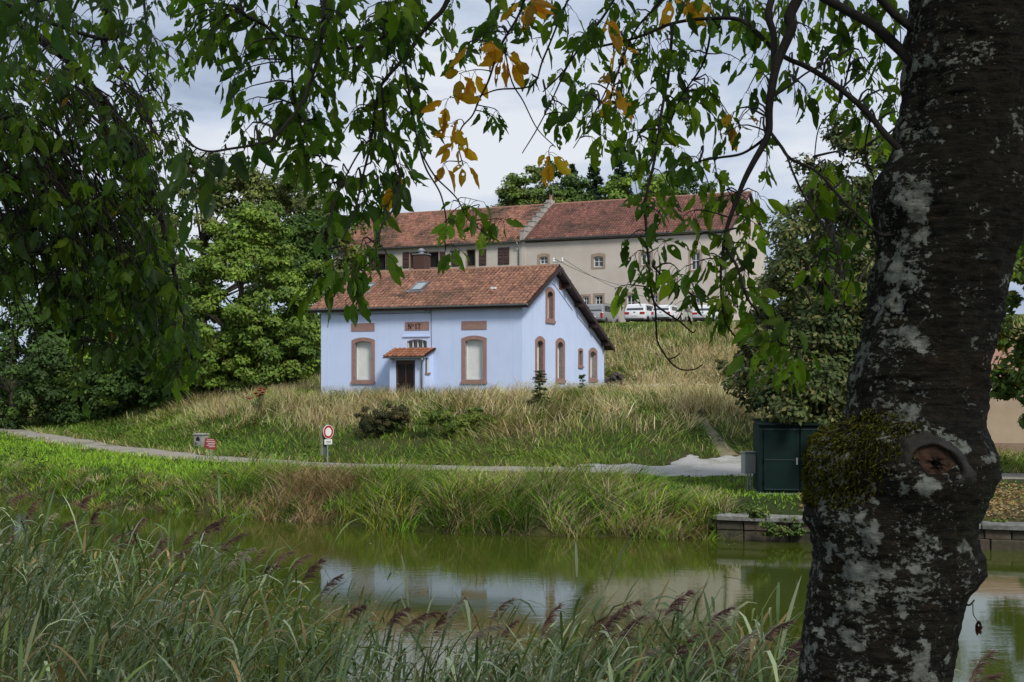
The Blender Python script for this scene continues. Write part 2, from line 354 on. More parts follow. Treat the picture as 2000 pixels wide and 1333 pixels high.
ribbon('trodden_track', TRACK, lambda s: np.maximum(0.8-0.07*s, 0.1), M['worn_earth'], 0.03, 9)
TR = np.array(TRACK)

# ------------------------------------------------------------------ grass
BT = [(0, 1, 3, 2), (2, 3, 5, 4), (4, 5, 6)]
def blades(pos, ht, wd, lean, rng, bend=1.0, yaw=None):
    n = len(pos); yaw = rng.uniform(0, 2*np.pi, n) if yaw is None else yaw
    dx, dy = np.cos(yaw), np.sin(yaw); fy = rng.uniform(0, np.pi, n); ax, ay = np.cos(fy), np.sin(fy)
    V = np.zeros((n, 7, 3), np.float32)
    for i, (tt, wf) in enumerate(((0, 1.0), (0.4, 0.85), (0.75, 0.55), (1.0, 0))):
        off = lean*ht*(tt**1.7)*bend; zz = ht*(tt-0.32*lean*tt*tt*bend)
        cx = pos[:, 0]+dx*off; cy = pos[:, 1]+dy*off; cz = pos[:, 2]+zz-0.02
        if i < 3:
            for s, k in ((-0.5, 2*i), (0.5, 2*i+1)): V[:, k] = np.stack([cx+ax*wd*wf*s, cy+ay*wd*wf*s, cz], -1)
        else: V[:, 6] = np.stack([cx, cy, cz], -1)
    return V
def scatter(n, d0, d1, rng, px0=-120, px1=2120):
    d = rng.uniform(d0, d1, n); px = rng.uniform(px0, px1, n); x = (px-1000)/F*d
    return x, d, px
def seg_dist(x, y, pts):
    best = np.full(np.shape(x), 1e9)
    for (x0, y0), (x1, y1) in zip(pts[:-1], pts[1:]):
        dx, dy = x1-x0, y1-y0; tt = np.clip(((x-x0)*dx+(y-y0)*dy)/(dx*dx+dy*dy), 0, 1); best = np.minimum(best, np.hypot(x-x0-tt*dx, y-y0-tt*dy))
    return best
def rnd_unit(rng, n):
    v = rng.normal(size=(n, 3)); return v/np.linalg.norm(v, axis=1, keepdims=True)
QT = [(0, 1, 2, 3)]
def leaf_quads(pos, size, rng, up=0.3, aspect=0.55, nrm=None):
    """small bent leaf clusters: a pointed quad per leaf"""
    n = len(pos); nr = rnd_unit(rng, n); nr[:, 2] = np.abs(nr[:, 2])*1.0+up
    if nrm is not None: nr = nr*0.6+nrm
    nr /= np.linalg.norm(nr, axis=1, keepdims=True)
    a = np.cross(nr, rnd_unit(rng, n)); a /= np.linalg.norm(a, axis=1, keepdims=True)+1e-9; b = np.cross(nr, a); size = np.asarray(size)[:, None]
    V = np.stack([pos-a*size, pos-b*size*aspect-nr*size*0.15, pos+a*size, pos+b*size*aspect-nr*size*0.15], 1); return V
HOUSE_POLY = []   # filled below, before the grass is made
GREEN = np.array((0.285, 0.45, 0.045)); LUSH = np.array((0.17, 0.32, 0.03)); DEEP = np.array((0.065, 0.14, 0.018)); YELL = np.array((0.30, 0.34, 0.05))
DRY = np.array((0.56, 0.48, 0.30)); TAN = np.array((0.38, 0.27, 0.14)); OLIVE = np.array((0.24, 0.25, 0.08))
def colmix(rng, base, jit=0.25):
    n = len(base); return np.clip(base*(1+rng.normal(0, jit, (n, 1)))*(1+rng.normal(0, 0.06, (n, 3))), 0.01, 0.8)
def offpath(x, y):
    v = np.abs(fv(x, y)); return (v > 0.95+0.5*(vnoise(x, y, 0.8, 71)-0.5)) & ~inpoly(x+wob(x, y)[0], y+wob(x, y)[1], YARD) & (seg_dist(x, y, TRACK) > 0.25*(0.4+1.2*vnoise(x, y, 0.5, 90)))
def make_grass():
    rng = np.random.default_rng(5)
    # 1. turf and meadow of the far bank and hillside
    x, y, px = scatter(250000, 33.5, 108, rng); u = fu(x, y); v = fv(x, y)
    ok = (u > 0.05) & ~inpoly(x, y, HOUSE_POLY)
    wvv = (y-101)+0.4557*(x-10); ok &= wvv < 3
    nn = vnoise(x, y, 4.5, 21)*0.5+vnoise(x, y, 1.6, 22)*0.3+vnoise(x, y, 0.6, 23)*0.2
    n3 = vnoise(x, y, 9, 25)
    lawn = (v < -1.0); path = np.abs(v) <= 1.25
    up = sstep(4.5, 10.5, v+(nn-0.5)*7)                              # how dry: the top of the bank and the hillside
    leftgreen = 1-sstep(-22, -12, x)
    hillg = sstep(-7, -1, wvv)*0.75                                  # greener again at the crest
    dry = np.clip(up*(1-0.45*leftgreen)*(1-hillg)*(0.12+1.35*sstep(0.25, 0.75, nn))-0.05, 0, 1)
    base = GREEN*(1-nn[:, None])+LUSH*nn[:, None]
    slope_ = (v > 0)[:, None]; base = np.where(slope_, base*0.45+np.array((0.18, 0.21, 0.06))*0.62, base)   # the unmown bank is duller than the lawn
    mid = sstep(-4.5, -1.5, x)*(1-sstep(2.5, 4, x))*lawn*sstep(6, 9, u)  # dry strip beside the towpath
    dry = np.maximum(dry, mid*(nn > 0.35)*0.8)
    dry = np.maximum(dry, 0.75*(np.abs(v) < 1.9)*(rng.random(len(x)) < 0.4))
    pick = rng.random(len(x)) < dry
    dcol = np.where((rng.random(len(x)) < 0.62)[:, None], DRY, TAN); dcol = np.where((rng.random(len(x)) < 0.22)[:, None], OLIVE, dcol)
    shade = (n3 > 0.62)[:, None]*(rng.random(len(x)) < 0.5)[:, None]
    shade = shade | (rng.random(len(x)) < 0.22)[:, None]; base = np.where(pick[:, None], dcol, np.where(shade, DEEP, base))
    base = np.where((lawn & (x < -6))[:, None], base*1.05, base)
    ht = np.where(lawn, 0.11+0.22*nn*sstep(0, -14, x), 0.20+0.24*nn)+0.36*up*(0.5+nn)*np.where(lawn, 0, 1)*(1-0.5*hillg)
    ht = ht*rng.uniform(0.6, 1.35, len(x))*(0.7+0.6*vnoise(x, y, 0.9, 27))
    ht = np.where(wvv > -6, np.minimum(ht, 0.12+0.05*np.clip(-wvv, 0, 6)), ht)
    rightlawn = lawn & (x > 2.5); ht = np.where(rightlawn, 0.08+0.09*rng.random(len(x)), ht)
    o2 = offpath(x, y)
    sparse = (~o2) & (rng.random(len(x)) < np.where(np.abs(v) < 0.4, 0.7*vnoise(x, y, 1.5, 72), 0.05)*np.where(inpoly(x, y, YARD), 0.35, 1.0))
    ht = np.where(~o2, 0.05+0.05*rng.random(len(x)), ht)
    ok &= (o2 | sparse)
    # bare leaf litter below the maple on the right quay
    ok &= ~((x > 10.0) & lawn & (rng.random(len(x)) < 0.93))
    ok &= ~((x > 5.2) & (u < 2.4+0.8*nn) & (rng.random(len(x)) < 0.75))
    x, y, ht, base, px, v = x[ok], y[ok], ht[ok], base[ok], px[ok], v[ok]
    pos = np.stack([x, y, h(x, y)], -1)
    wd = (0.011+0.00031*y)*rng.uniform(0.5, 1.5, len(x))
    flat = sstep(0.45, 0.75, vnoise(x, y, 2.4, 73))*(v > 0); lean = rng.uniform(0.25, 1.2, len(x))*(1+0.9*flat); wy_ = vnoise(x, y, 5, 74)*9+rng.normal(0, 0.7, len(x)); yw = np.where(rng.random(len(x)) < 0.25+0.6*flat, wy_, rng.uniform(0, 6.28, len(x)))
    o = soup('meadow_grass', blades(pos, ht*(1+0.35*flat), wd, lean, rng, yaw=yw)[:, [0, 1, 4, 5, 6]], [(0, 1, 3, 2), (2, 3, 4)], colmix(rng, base, 0.24), M['blade'])
    tag(o, 'green and straw coloured meadow grass on far bank and hillside', 'grass', kind='stuff')
    # 2. seed heads / tall dry stalks at the foot of the house and on the hill
    x, y, px = scatter(26000, 54, 100, rng, 380, 1520); v = fv(x, y); nn = vnoise(x, y, 2.2, 40); wvv = (y-101)+0.4557*(x-10)
    ok = (v > 7.5) & (nn > 0.42) & ~inpoly(x, y, HOUSE_POLY) & (wvv < -4) & (seg_dist(x, y, TRACK) > 0.8)
    x, y = x[ok], y[ok]; pos = np.stack([x, y, h(x, y)], -1)
    o = soup('dry_stalks', blades(pos, rng.uniform(0.6, 1.15, len(x)), (0.006+0.0002*y)*rng.uniform(0.6, 1.1, len(x)), rng.uniform(0.1, 0.5, len(x)), rng), BT,
             colmix(rng, np.where((rng.random(len(x)) < 0.7)[:, None], DRY, TAN), 0.2), M['blade'])
    tag(o, 'tall straw coloured grass stalks in front of the blue house', 'dry grass', kind='stuff')
    # 3. sedge: tussocks, each a fountain of blades, overhanging the water
    nt = 4300; tx, ty, tp = scatter(nt, 31, 64, rng, -120, 1440); u = fu(tx, ty); tall = sstep(-11.5, -8.0, tx)
    ok = (u > -0.25) & (u < 1.5+tall*2.4) & (tx < 5.6); tx, ty, u, tall = tx[ok], ty[ok], u[ok], tall[ok]; nt = len(tx)
    kind = rng.choice(6, nt, p=(0.17, 0.25, 0.32, 0.10, 0.08, 0.08))
    pal = np.array((GREEN, LUSH, DEEP*1.1, YELL, TAN*0.8, DRY*0.75)); kind = np.where((u < 0.3) & (rng.random(nt) < 0.35), rng.choice((4, 5), nt), kind)
    dead = np.hypot(tx+6.0, (ty-38.5)*0.7) < 1.5; kind = np.where(dead & (rng.random(nt) < 0.8), 4, kind)
    th = ((0.30+0.22*rng.random(nt))*(1-tall)+tall*(0.40+0.75*vnoise(tx, ty, 1.6, 52)+0.25*rng.random(nt)))*(1-0.45*sstep(2.8, 5.2, tx))*np.where(u < 0.2, 0.8, 1)
    per = 50; k = np.repeat(np.arange(nt), per); n = len(k); rr = rng.random(n)**0.7*(0.16+0.22*th[k]); a = rng.uniform(0, 2*np.pi, n)
    x = tx[k]+np.cos(a)*rr; y = ty[k]+np.sin(a)*rr; pos = np.stack([x, y, np.maximum(h(x, y), -0.08)], -1)
    yaw = a+rng.normal(0, 0.5, n); wind = rng.random(n) < 0.3; yaw = np.where(wind, rng.normal(0.2, 0.5, n), yaw)
    ht = th[k]*rng.uniform(0.5, 1.3, n); col = pal[kind[k]]; col = np.where((rng.random(n) < 0.12)[:, None], DRY*0.8, col)
    o = soup('bank_sedge', blades(pos, ht, rng.uniform(0.012, 0.030, n), rng.uniform(0.35, 1.35, n), rng, yaw=yaw), BT, colmix(rng, col*(0.5+0.6*rng.random(nt))[k][:, None], 0.2), M['blade'])
    tag(o, 'long overhanging green sedge along the far edge of the canal', 'sedge', kind='stuff')
    # broad-leaved weeds and pale seed heads among the grass
    tx, ty, tp = scatter(2600, 34, 100, rng); u = fu(tx, ty); v = fv(tx, ty); wvv = (ty-101)+0.4557*(tx-10)
    ok = (u > 0.0) & ((v > 1.6) | ((v < -1.5) & (u < 4) & (tx < 5))) & (wvv < -3) & ~inpoly(tx, ty, HOUSE_POLY) & ~inpoly(tx, ty, YARD) & (vnoise(tx, ty, 3.0, 80) > 0.42); tx, ty, v = tx[ok], ty[ok], v[ok]; nw = len(tx)
    per = 30; k = np.repeat(np.arange(nw), per); n = len(k); hh = rng.uniform(0.2, 0.55, nw); rad = rng.uniform(0.12, 0.4, nw)
    a = rng.uniform(0, 6.28, n); r = rng.random(n)**0.6*rad[k]; x = tx[k]+np.cos(a)*r; y = ty[k]+np.sin(a)*r; pos = np.stack([x, y, h(x, y)+hh[k]*rng.random(n)**0.7], -1)
    pal = np.array(((0.07, 0.13, 0.025), (0.12, 0.19, 0.04), (0.05, 0.09, 0.025), (0.17, 0.22, 0.06), (0.16, 0.12, 0.06))); c = pal[rng.choice(5, nw, p=(0.3, 0.25, 0.2, 0.15, 0.1))][k]
    o = soup('bank_weeds', leaf_quads(pos, rng.uniform(0.03, 0.085, n), rng, 0.5, 0.5), QT, colmix(rng, c, 0.22), M['blade']); tag(o, 'broad leaved weeds growing through the grass of the far bank', 'weeds', kind='stuff')
    x, y, px = scatter(1500, 60, 96, rng, 1000, 1500); v = fv(x, y); wvv = (y-101)+0.4557*(x-10); ok = (v > 9) & (wvv < -5) & (vnoise(x, y, 4, 81) > 0.5) & ~inpoly(x, y, HOUSE_POLY); x, y = x[ok], y[ok]; k = np.repeat(np.arange(len(x)), 5); n = len(k)
    pos = np.stack([x[k], y[k], h(x[k], y[k])+0.75], -1)+rng.normal(0, 0.07, (n, 3))*np.array((1, 1, 0.4))
    o = soup('seed_heads', leaf_quads(pos, rng.uniform(0.02, 0.05, n), rng, 1.0, 0.8), QT, colmix(rng, np.tile(np.array((0.55, 0.5, 0.38)), (n, 1)), 0.15), M['blade']); tag(o, 'pale flat seed heads dotted over the hillside grass', 'seed heads', kind='stuff')
    x, y, px = scatter(420, 16, 40, rng, 100, 1560); ok = (fu(x, y) < -0.3) & (vnoise(x, y, 3.5, 95) > 0.5); x, y = x[ok], y[ok]; n = len(x)
    o = soup('floating_leaves', leaf_quads(np.stack([x, y, 0.006+0*x], -1), rng.uniform(0.015, 0.04, n), rng, 14.0, 0.6), QT, colmix(rng, np.tile(np.array((0.3, 0.24, 0.12)), (n, 1)), 0.3), M['blade']); tag(o, 'small fallen leaves floating on the canal', 'floating leaves', kind='stuff')
    # 4. leaf litter on the quay at the right
    x, y, px = scatter(9000, 29, 41, rng, 1560, 2150); u = fu(x, y); v = fv(x, y); ok = (u > 0.7) & (v < -1.3) & (rng.random(len(x)) < 0.9)
    x, y = x[ok], y[ok]; n = len(x); z = h(x, y)+0.02; a = rng.uniform(0, 2*np.pi, n); s = rng.uniform(0.035, 0.075, n)
    V = np.zeros((n, 4, 3), np.float32)
    for k in range(4):
        an = a+k*np.pi/2; rad = s*(1.0 if k % 2 == 0 else 0.6); V[:, k] = np.stack([x+np.cos(an)*rad, y+np.sin(an)*rad, z+rng.uniform(0, 0.05, n)], -1)
    o = soup('leaf_litter', V, [(0, 1, 2, 3)], colmix(rng, np.where((rng.random(n) < 0.5)[:, None], np.array((0.27, 0.17, 0.07)), np.array((0.36, 0.27, 0.15))), 0.2), M['blade'])
    tag(o, 'fallen brown leaves covering the quay right of the tree trunk', 'leaf litter', kind='stuff')
# ------------------------------------------------------------------ buildings
class Frame:
    """a building's own axes: X along its front, Y into its depth, Z up"""
    def __init__(s, loc, rz): s.loc = Vector(loc); s.rz = rz; s.R = Matrix.Rotation(-rz, 3, 'Z')
    def ray(s, px, py): return s.R @ (Vector((0, 0, EYE))-s.loc), s.R @ Vector(((px-1000)/F, 1, (HZ-py)/F))
    def hit(s, px, py, n, p):
        o, d = s.ray(px, py); n = Vector(n); k = n.dot(Vector(p)-o)/n.dot(d); return o+d*k
    def front(s, px, py, y=0.0): q = s.hit(px, py, (0, 1, 0), (0, y, 0)); return q.x, q.z
    def side(s, px, py, x): q = s.hit(px, py, (1, 0, 0), (x, 0, 0)); return q.y, q.z
    def rect(s, x0, y0, x1, y1, y=0.0):
        a = s.front(x0, (y0+y1)/2, y)[0]; b = s.front(x1, (y0+y1)/2, y)[0]; c = (x0+x1)/2
        return a, b, s.front(c, y1, y)[1], s.front(c, y0, y)[1]
    def srect(s, x0, y0, x1, y1, x):
        a = s.side(x0, (y0+y1)/2, x)[0]; b = s.side(x1, (y0+y1)/2, x)[0]; c = (x0+x1)/2
        return a, b, s.side(c, y1, x)[1], s.side(c, y0, x)[1]
    def w(s, q): return s.loc+s.R.transposed() @ Vector(q)

def wall_skin(mb, a0, a1, z0, top, holes, to3, depth=0.0, flip=False):
    """wall in (a, z) with rectangular holes (a0,a1,z0,z1); to3(a, z, inward) gives the point"""
    cuts = sorted(set([a0, a1]+[q for hh in holes for q in hh[:2]]+[c for c in (getattr(top, 'breaks', []) or []) if a0 < c < a1]))
    def quad(p): mb.add(p, [(0, 1, 2, 3) if not flip else (3, 2, 1, 0)])
    for c0, c1 in zip(cuts[:-1], cuts[1:]):
        col = sorted([hh for hh in holes if hh[0] < (c0+c1)/2 < hh[1]], key=lambda q: q[2]); lo = z0
        for hh in col:
            quad([to3(c0, lo, 0), to3(c1, lo, 0), to3(c1, hh[2], 0), to3(c0, hh[2], 0)]); lo = hh[3]
        quad([to3(c0, lo, 0), to3(c1, lo, 0), to3(c1, top(c1), 0), to3(c0, top(c0), 0)])
    if depth:
        for hh in holes:
            a, b, c, d = hh
            for p, q in (((a, c), (a, d)), ((a, d), (b, d)), ((b, d), (b, c)), ((b, c), (a, c))):
                quad([to3(*p, 0), to3(*q, 0), to3(*q, depth), to3(*p, depth)])
def arch_outline(a0, a1, z0, z1, rise, n=8):
    pts = [(a0, z0), (a1, z0)]
    for i in range(n+1):
        tt = i/n; pts.append((a1+(a0-a1)*tt, z1-rise+rise*(1-(2*tt-1)**2)))
    return pts
def ring_mesh(outer, inner, to3, out, inn):
    mb = MB(); n = len(outer)
    for p in outer: mb.v.append(to3(*p, -out))
    for p in inner: mb.v.append(to3(*p, -out))
    for p in outer: mb.v.append(to3(*p, 0.01))
    for p in inner: mb.v.append(to3(*p, inn))
    for i in range(n):
        j = (i+1) % n
        mb.f += [(i, j, n+j, n+i), (i, 2*n+i, 2*n+j, j), (n+i, n+j, 3*n+j, 3*n+i)]
    return mb
def inset(o, k, bot=None):
    a0, a1, z0, z1 = o; return a0+k, a1-k, z0+(k if bot is None else bot), z1-k
def poly_plane(mb, pts, to3, y): mb.add([to3(*p, y) for p in pts], [tuple(range(len(pts)))])
def rolled(mb, a0, a1, z0, z1, to3, y, pitch=0.055):
    n = max(4, int((z1-z0)/pitch)); p = (z1-z0)/n
    for i in range(n):
        q = z0+i*p; v = [to3(a0, q, y), to3(a1, q, y), to3(a1, q+p*0.25, y-0.012), to3(a0, q+p*0.25, y-0.012), to3(a1, q+p*0.8, y-0.012), to3(a0, q+p*0.8, y-0.012), to3(a1, q+p, y), to3(a0, q+p, y)]
        mb.add(v, [(0, 1, 2, 3), (3, 2, 4, 5), (5, 4, 6, 7)])

def tiles(name, parent, org, U, Vd, Nn, lu, lv, cols, rows, c1, c2, seed, dirt=0.35, skip=None, jit=0.012):
    """courses of interlocking tiles on a roof plane; U along the eave, Vd up the slope, Nn outward"""
    rng = np.random.default_rng(seed); du, dv = lu/cols, lv/rows
    prof = [(0.0, 0.035), (0.14, 0.05), (0.3, 0.012), (0.55, 0.004), (0.8, 0.012), (1.0, 0.034)]; K = len(prof)
    I, J = np.meshgrid(np.arange(cols), np.arange(rows)); I, J = I.ravel(), J.ravel()
    if skip is not None:
        k = ~skip((I+0.5)*du, (J+0.5)*dv); I, J = I[k], J[k]
    n = len(I); V = np.zeros((n, 3*K, 3), np.float32)
    U, Vd, Nn, org = [np.array(q, float) for q in (U, Vd, Nn, org)]
    ju = rng.normal(0, jit*0.6, n); jv = rng.normal(0, jit, n); jn = np.abs(rng.normal(0, jit*0.7, n)); tl = rng.normal(0, 0.006, n)
    for k, (pu, pn) in enumerate(prof):
        uu = (I+pu)*du+ju
        for r_, (vv, nn_) in enumerate((((J+0.0)*dv+jv-0.02, 0.012+jn), ((J+0.0)*dv+jv-0.015, 0.045+pn*1.25+jn+tl*(k-2.5)), ((J+1.0)*dv+jv+0.01, pn*1.25+0.008))):
            nn_ = nn_+np.zeros(n)
            V[:, r_*K+k] = org+uu[:, None]*U+vv[:, None]*Vd+nn_[:, None]*Nn
    f = [(r_*K+k, r_*K+k+1, (r_+1)*K+k+1, (r_+1)*K+k) for r_ in range(2) for k in range(K-1)]
    mixv = rng.random(n)[:, None]; col = np.array(c1)*(1-mixv)+np.array(c2)*mixv
    big = vnoise(I*du, J*dv, 1.5, seed)*0.6+vnoise(I*du, J*dv, 0.5, seed+1)*0.4
    low = np.clip(1.0-0.5*J/rows, 0, 1)
    dk = np.clip((big-0.45)*2.4, 0, 1)[:, None]*dirt*1.6
    col = col*(1-dk)+np.array((0.065, 0.05, 0.035))*dk
    col *= (1+rng.normal(0, 0.13, (n, 1)))
    return soup(name, V, f, np.clip(col, 0.01, 0.9), M['tile'], parent, smooth=False)

TILE_A, TILE_B = (0.32, 0.165, 0.105), (0.24, 0.12, 0.085)
# ---- the blue lock house
RZ = -math.radians(22.5); HB = 3.0; W_ = 11.97; DP = 13.35; TR_ = 4.4
house = empty('blue_house', (-10.53, 70.58, HB), RZ); fr = Frame((-10.53, 70.58, HB), RZ)
tag(house, 'pale blue rendered house with pink stone window surrounds and red tiled roof', 'house')
HOUSE_POLY[:] = [tuple(fr.w((a, b, 0))[:2]) for a, b in ((0, 0), (W_, 0), (W_, DP), (0, DP))]
OVG, OVE, OVR = 0.45, 0.4, 0.62; ZE = 5.1; ZR = 7.42
sF = (ZR-ZE)/(TR_+OVE); ZB = 3.2; sR = (ZR-ZB)/(DP+OVR-TR_)
def rooftop(y): return ZE+sF*(y+OVE) if y <= TR_ else ZR-sR*(y-TR_)
T3F = lambda a, z, i: (a, i, z)            # front wall: a = X, inward = +Y
T3G = lambda a, z, i: (W_-i, a, z)         # gable wall: a = Y, inward = -X
walltop = lambda y: rooftop(y)-0.2
class TopG:
    breaks = [TR_]
    def __call__(s, a): return walltop(a)
front_windows = [fr.rect(687.4, 659.5, 732.2, 749.8), fr.rect(902, 655.7, 950.7, 749.4)]
transom = fr.rect(795, 663.0, 833.6, 681)
gab = dict(attic=fr.srect(1065.3, 561, 1082.6, 631, W_), a=fr.srect(1045, 656.6, 1063.7, 746, W_), b=fr.srect(1085, 660, 1102.7, 748, W_), small=fr.srect(1129, 680, 1138, 718.7, W_), c=fr.srect(1149.4, 679, 1165.8, 746, W_))
SUR = 0.2; RISE = 0.17
def hole(o, s=SUR): return (o[0]+s*0.5, o[1]-s*0.5, o[2]+s*0.5, o[3]-s*0.85)
mb = MB(); wall_skin(mb, 0, W_, -0.6, lambda a: walltop(0), [hole(o) for o in front_windows]+[transom], T3F, 0.25)
mb.build('front_wall', M['render_blue'], house)
mb = MB(); wall_skin(mb, 0, DP, -0.6, TopG(), [hole(o, 0.2 if k != 'small' else 0.13) for k, o in gab.items()], T3G, 0.3)
mb.build('gable_wall', M['render_blue'], house)
mb = MB(); wall_skin(mb, 0, DP, -0.6, TopG(), [], lambda a, z, i: (i, a, z), 0, True); mb.add([(0, DP, -0.6), (W_, DP, -0.6), (W_, DP, walltop(DP)), (0, DP, walltop(DP))], [(3, 2, 1, 0)])
mb.build('back_walls', M['render_blue'], house)
def house_window(o, to3, sur, rise, kind, deep=0.26):
    outer = arch_outline(*o, rise); inner = arch_outline(*inset(o, sur), rise*0.72)
    wn = ring_mesh(outer, inner, to3, 0.035, deep).build('window', M['sandstone'], house)
    i0, i1, j0, j1 = inset(o, sur)
    # sill slab standing proud
    s = MB(); v = []
    for a in (o[0]-0.03, o[1]+0.03):
        for z in (o[2]-0.02, o[2]+sur*0.62):
            for d in (-0.085, 0.0): v.append(to3(a, z, d))
    s.add(v, [(0, 1, 3, 2), (4, 6, 7, 5), (0, 2, 6, 4), (1, 5, 7, 3), (0, 4, 5, 1), (2, 3, 7, 6)]).build('sill', M['sandstone'], wn)
    fo = arch_outline(i0, i1, j0, j1, rise*0.72); k = 0.055
    ring_mesh(fo, arch_outline(i0+k, i1-k, j0+k, j1-k*1.6, rise*0.4), to3, -deep+0.05, deep+0.04).build('frame', M['white_pvc'], wn)
    if kind == 'shutter':
        q = MB(); rolled(q, i0+0.03, i1-0.03, j0+0.05, j1-0.02, to3, deep+0.0)
        q.build('roller_shutter', M['shutter'], wn)
        q = MB(); v = [to3(a, z, d) for a in (i0+0.04, i1-0.04) for z in (j0+0.035, j0+0.11) for d in (deep-0.04, deep)]
        q.add(v, [(0, 1, 3, 2), (4, 6, 7, 5), (0, 2, 6, 4), (1, 5, 7, 3), (0, 4, 5, 1), (2, 3, 7, 6)]).build('bottom_bar', M['white_pvc'], wn)
        q = MB(); poly_plane(q, [(i0+0.02, j1-0.2), (i1-0.02, j1-0.2), (i1-0.02, j1), (i0+0.02, j1)], to3, deep-0.03); q.build('shutter_box', M['white_pvc'], wn)
    else:
        q = MB(); poly_plane(q, [(i0, j0), (i1, j0), (i1, j1), (i0, j1)], to3, deep+0.02); q.build('pane', M['glass'], wn)
    return wn
for o in front_windows: house_window(o, T3F, 0.2, 0.14, 'shutter', 0.24)
for k, o in gab.items(): house_window(o, T3G, 0.15 if k == 'small' else 0.235, 0.1 if k == 'small' else 0.22, 'shutter' if k in 'abc' else 'pane', 0.3)
# stone name panels
def slab(o, to3, out, inn):
    a0, a1, z0, z1 = o; s = MB(); v = [to3(a, z, d) for a in (a0, a1) for z in (z0, z1) for d in (-out, inn)]
    return s.add(v, [(0, 1, 3, 2), (4, 6, 7, 5), (0, 2, 6, 4), (1, 5, 7, 3), (0, 4, 5, 1), (2, 3, 7, 6)])
slab(fr.rect(686.4, 631.7, 731.8, 647.4), T3F, 0.03, 0.02).build('stone_panel', M['sandstone'], house)
slab(fr.rect(901.8, 627.5, 950.7, 644.2), T3F, 0.03, 0.02).build('stone_panel', M['sandstone'], house)
pn = fr.rect(791.4, 628.8, 838.4, 645.4)
npan = slab(pn, T3F, 0.03, 0.02).build('number_panel', M['sandstone'], house); npan['label'] = 'pink stone panel lettered No 17 in black'
def letters(mb, x0, z0, s):
    def pg(pts): mb.prism([(x0+a*s, z0+b*s) for a, b in pts], -0.045, -0.02)
    # N
    pg([(0.0, 0.0), (0.34, 0.0), (0.34, 0.09), (0.215, 0.09), (0.215, 0.91), (0.125, 0.91), (0.125, 0.09), (0.0, 0.09)])
    pg([(-0.02, 1.0), (-0.02, 0.91), (0.06, 0.91), (0.62, 0.0), (0.80, 0.0), (0.80, 0.09), (0.28, 1.0)])
    pg([(0.71, 0.0), (0.80, 0.0), (0.80, 0.91), (0.92, 0.91), (0.92, 1.0), (0.58, 1.0), (0.58, 0.91), (0.71, 0.91)])
    # raised o
    n = 14
    for i in range(n):
        a, b = 2*math.pi*i/n, 2*math.pi*(i+1)/n
        pg([(1.14+math.cos(a)*0.145, 0.68+math.sin(a)*0.185), (1.14+math.cos(b)*0.145, 0.68+math.sin(b)*0.185), (1.14+math.cos(b)*0.06, 0.68+math.sin(b)*0.11), (1.14+math.cos(a)*0.06, 0.68+math.sin(a)*0.11)])
    # 1
    pg([(1.62, 0.0), (1.98, 0.0), (1.98, 0.08), (1.89, 0.08), (1.89, 1.0), (1.80, 1.0), (1.60, 0.86), (1.60, 0.78), (1.71, 0.82), (1.71, 0.08), (1.62, 0.08)])
    # 7
    pg([(2.14, 0.70), (2.20, 0.70), (2.23, 0.83), (2.56, 0.83), (2.56, 0.78), (2.38, 0.42), (2.33, 0.0), (2.52, 0.0), (2.55, 0.40), (2.74, 0.80), (2.74, 1.0), (2.16, 1.0)])
lt = MB(); ph = pn[3]-pn[2]; letters(lt, pn[0]+0.12*(pn[1]-pn[0]), pn[2]+0.17*ph, 0.62*ph*0.98); lt.build('lettering', M['lettering'], npan)
# transom light over the porch
tw = ring_mesh(arch_outline(*transom, 0.1), arch_outline(*inset(transom, 0.04), 0.08), T3F, -0.1, 0.2).build('transom_window', M['white_pvc'], house)
q = MB(); poly_plane(q, [(transom[0], transom[2]), (transom[1], transom[2]), (transom[1], transom[3]), (transom[0], transom[3])], T3F, 0.18); q.build('pane', M['glass'], tw)
for k in (1, 2, 3):
    a = transom[0]+(transom[1]-transom[0])*k/4; slab((a-0.022, a+0.022, transom[2], transom[3]-0.03), T3F, -0.11, 0.17).build('glazing_bar', M['white_pvc'], tw)
# render filling above the arch corners of the transom, and the moulding over it
mb = MB(); ou = arch_outline(*transom, 0.1); pts = ou[2:]
for p, q_ in zip(pts[:-1], pts[1:]): mb.add([T3F(p[0], p[1], 0.003), T3F(q_[0], q_[1], 0.003), T3F(q_[0], transom[3]+0.03, 0.003), T3F(p[0], transom[3]+0.03, 0.003)], [(3, 2, 1, 0)])
mb.build('arch_render', M['render_blue'], house)
lg = fr.rect(788, 655.8, 840.6, 658.4); slab(lg, T3F, 0.07, 0.01).build('drip_moulding', M['render_blue'], house)
# thin render joints standing just proud
for px in (640, 1003): a = fr.front(px, 700)[0]; slab((a-0.012, a+0.012, -0.4, 4.9), T3F, 0.012, 0.0).build('render_joint', M['render_blue'], house)
for px in (1120,): a = fr.side(px, 640, W_)[0]; slab((a-0.015, a+0.015, -0.4, walltop(a)-0.4), T3G, 0.014, 0.0).build('render_joint', M['render_blue'], house)

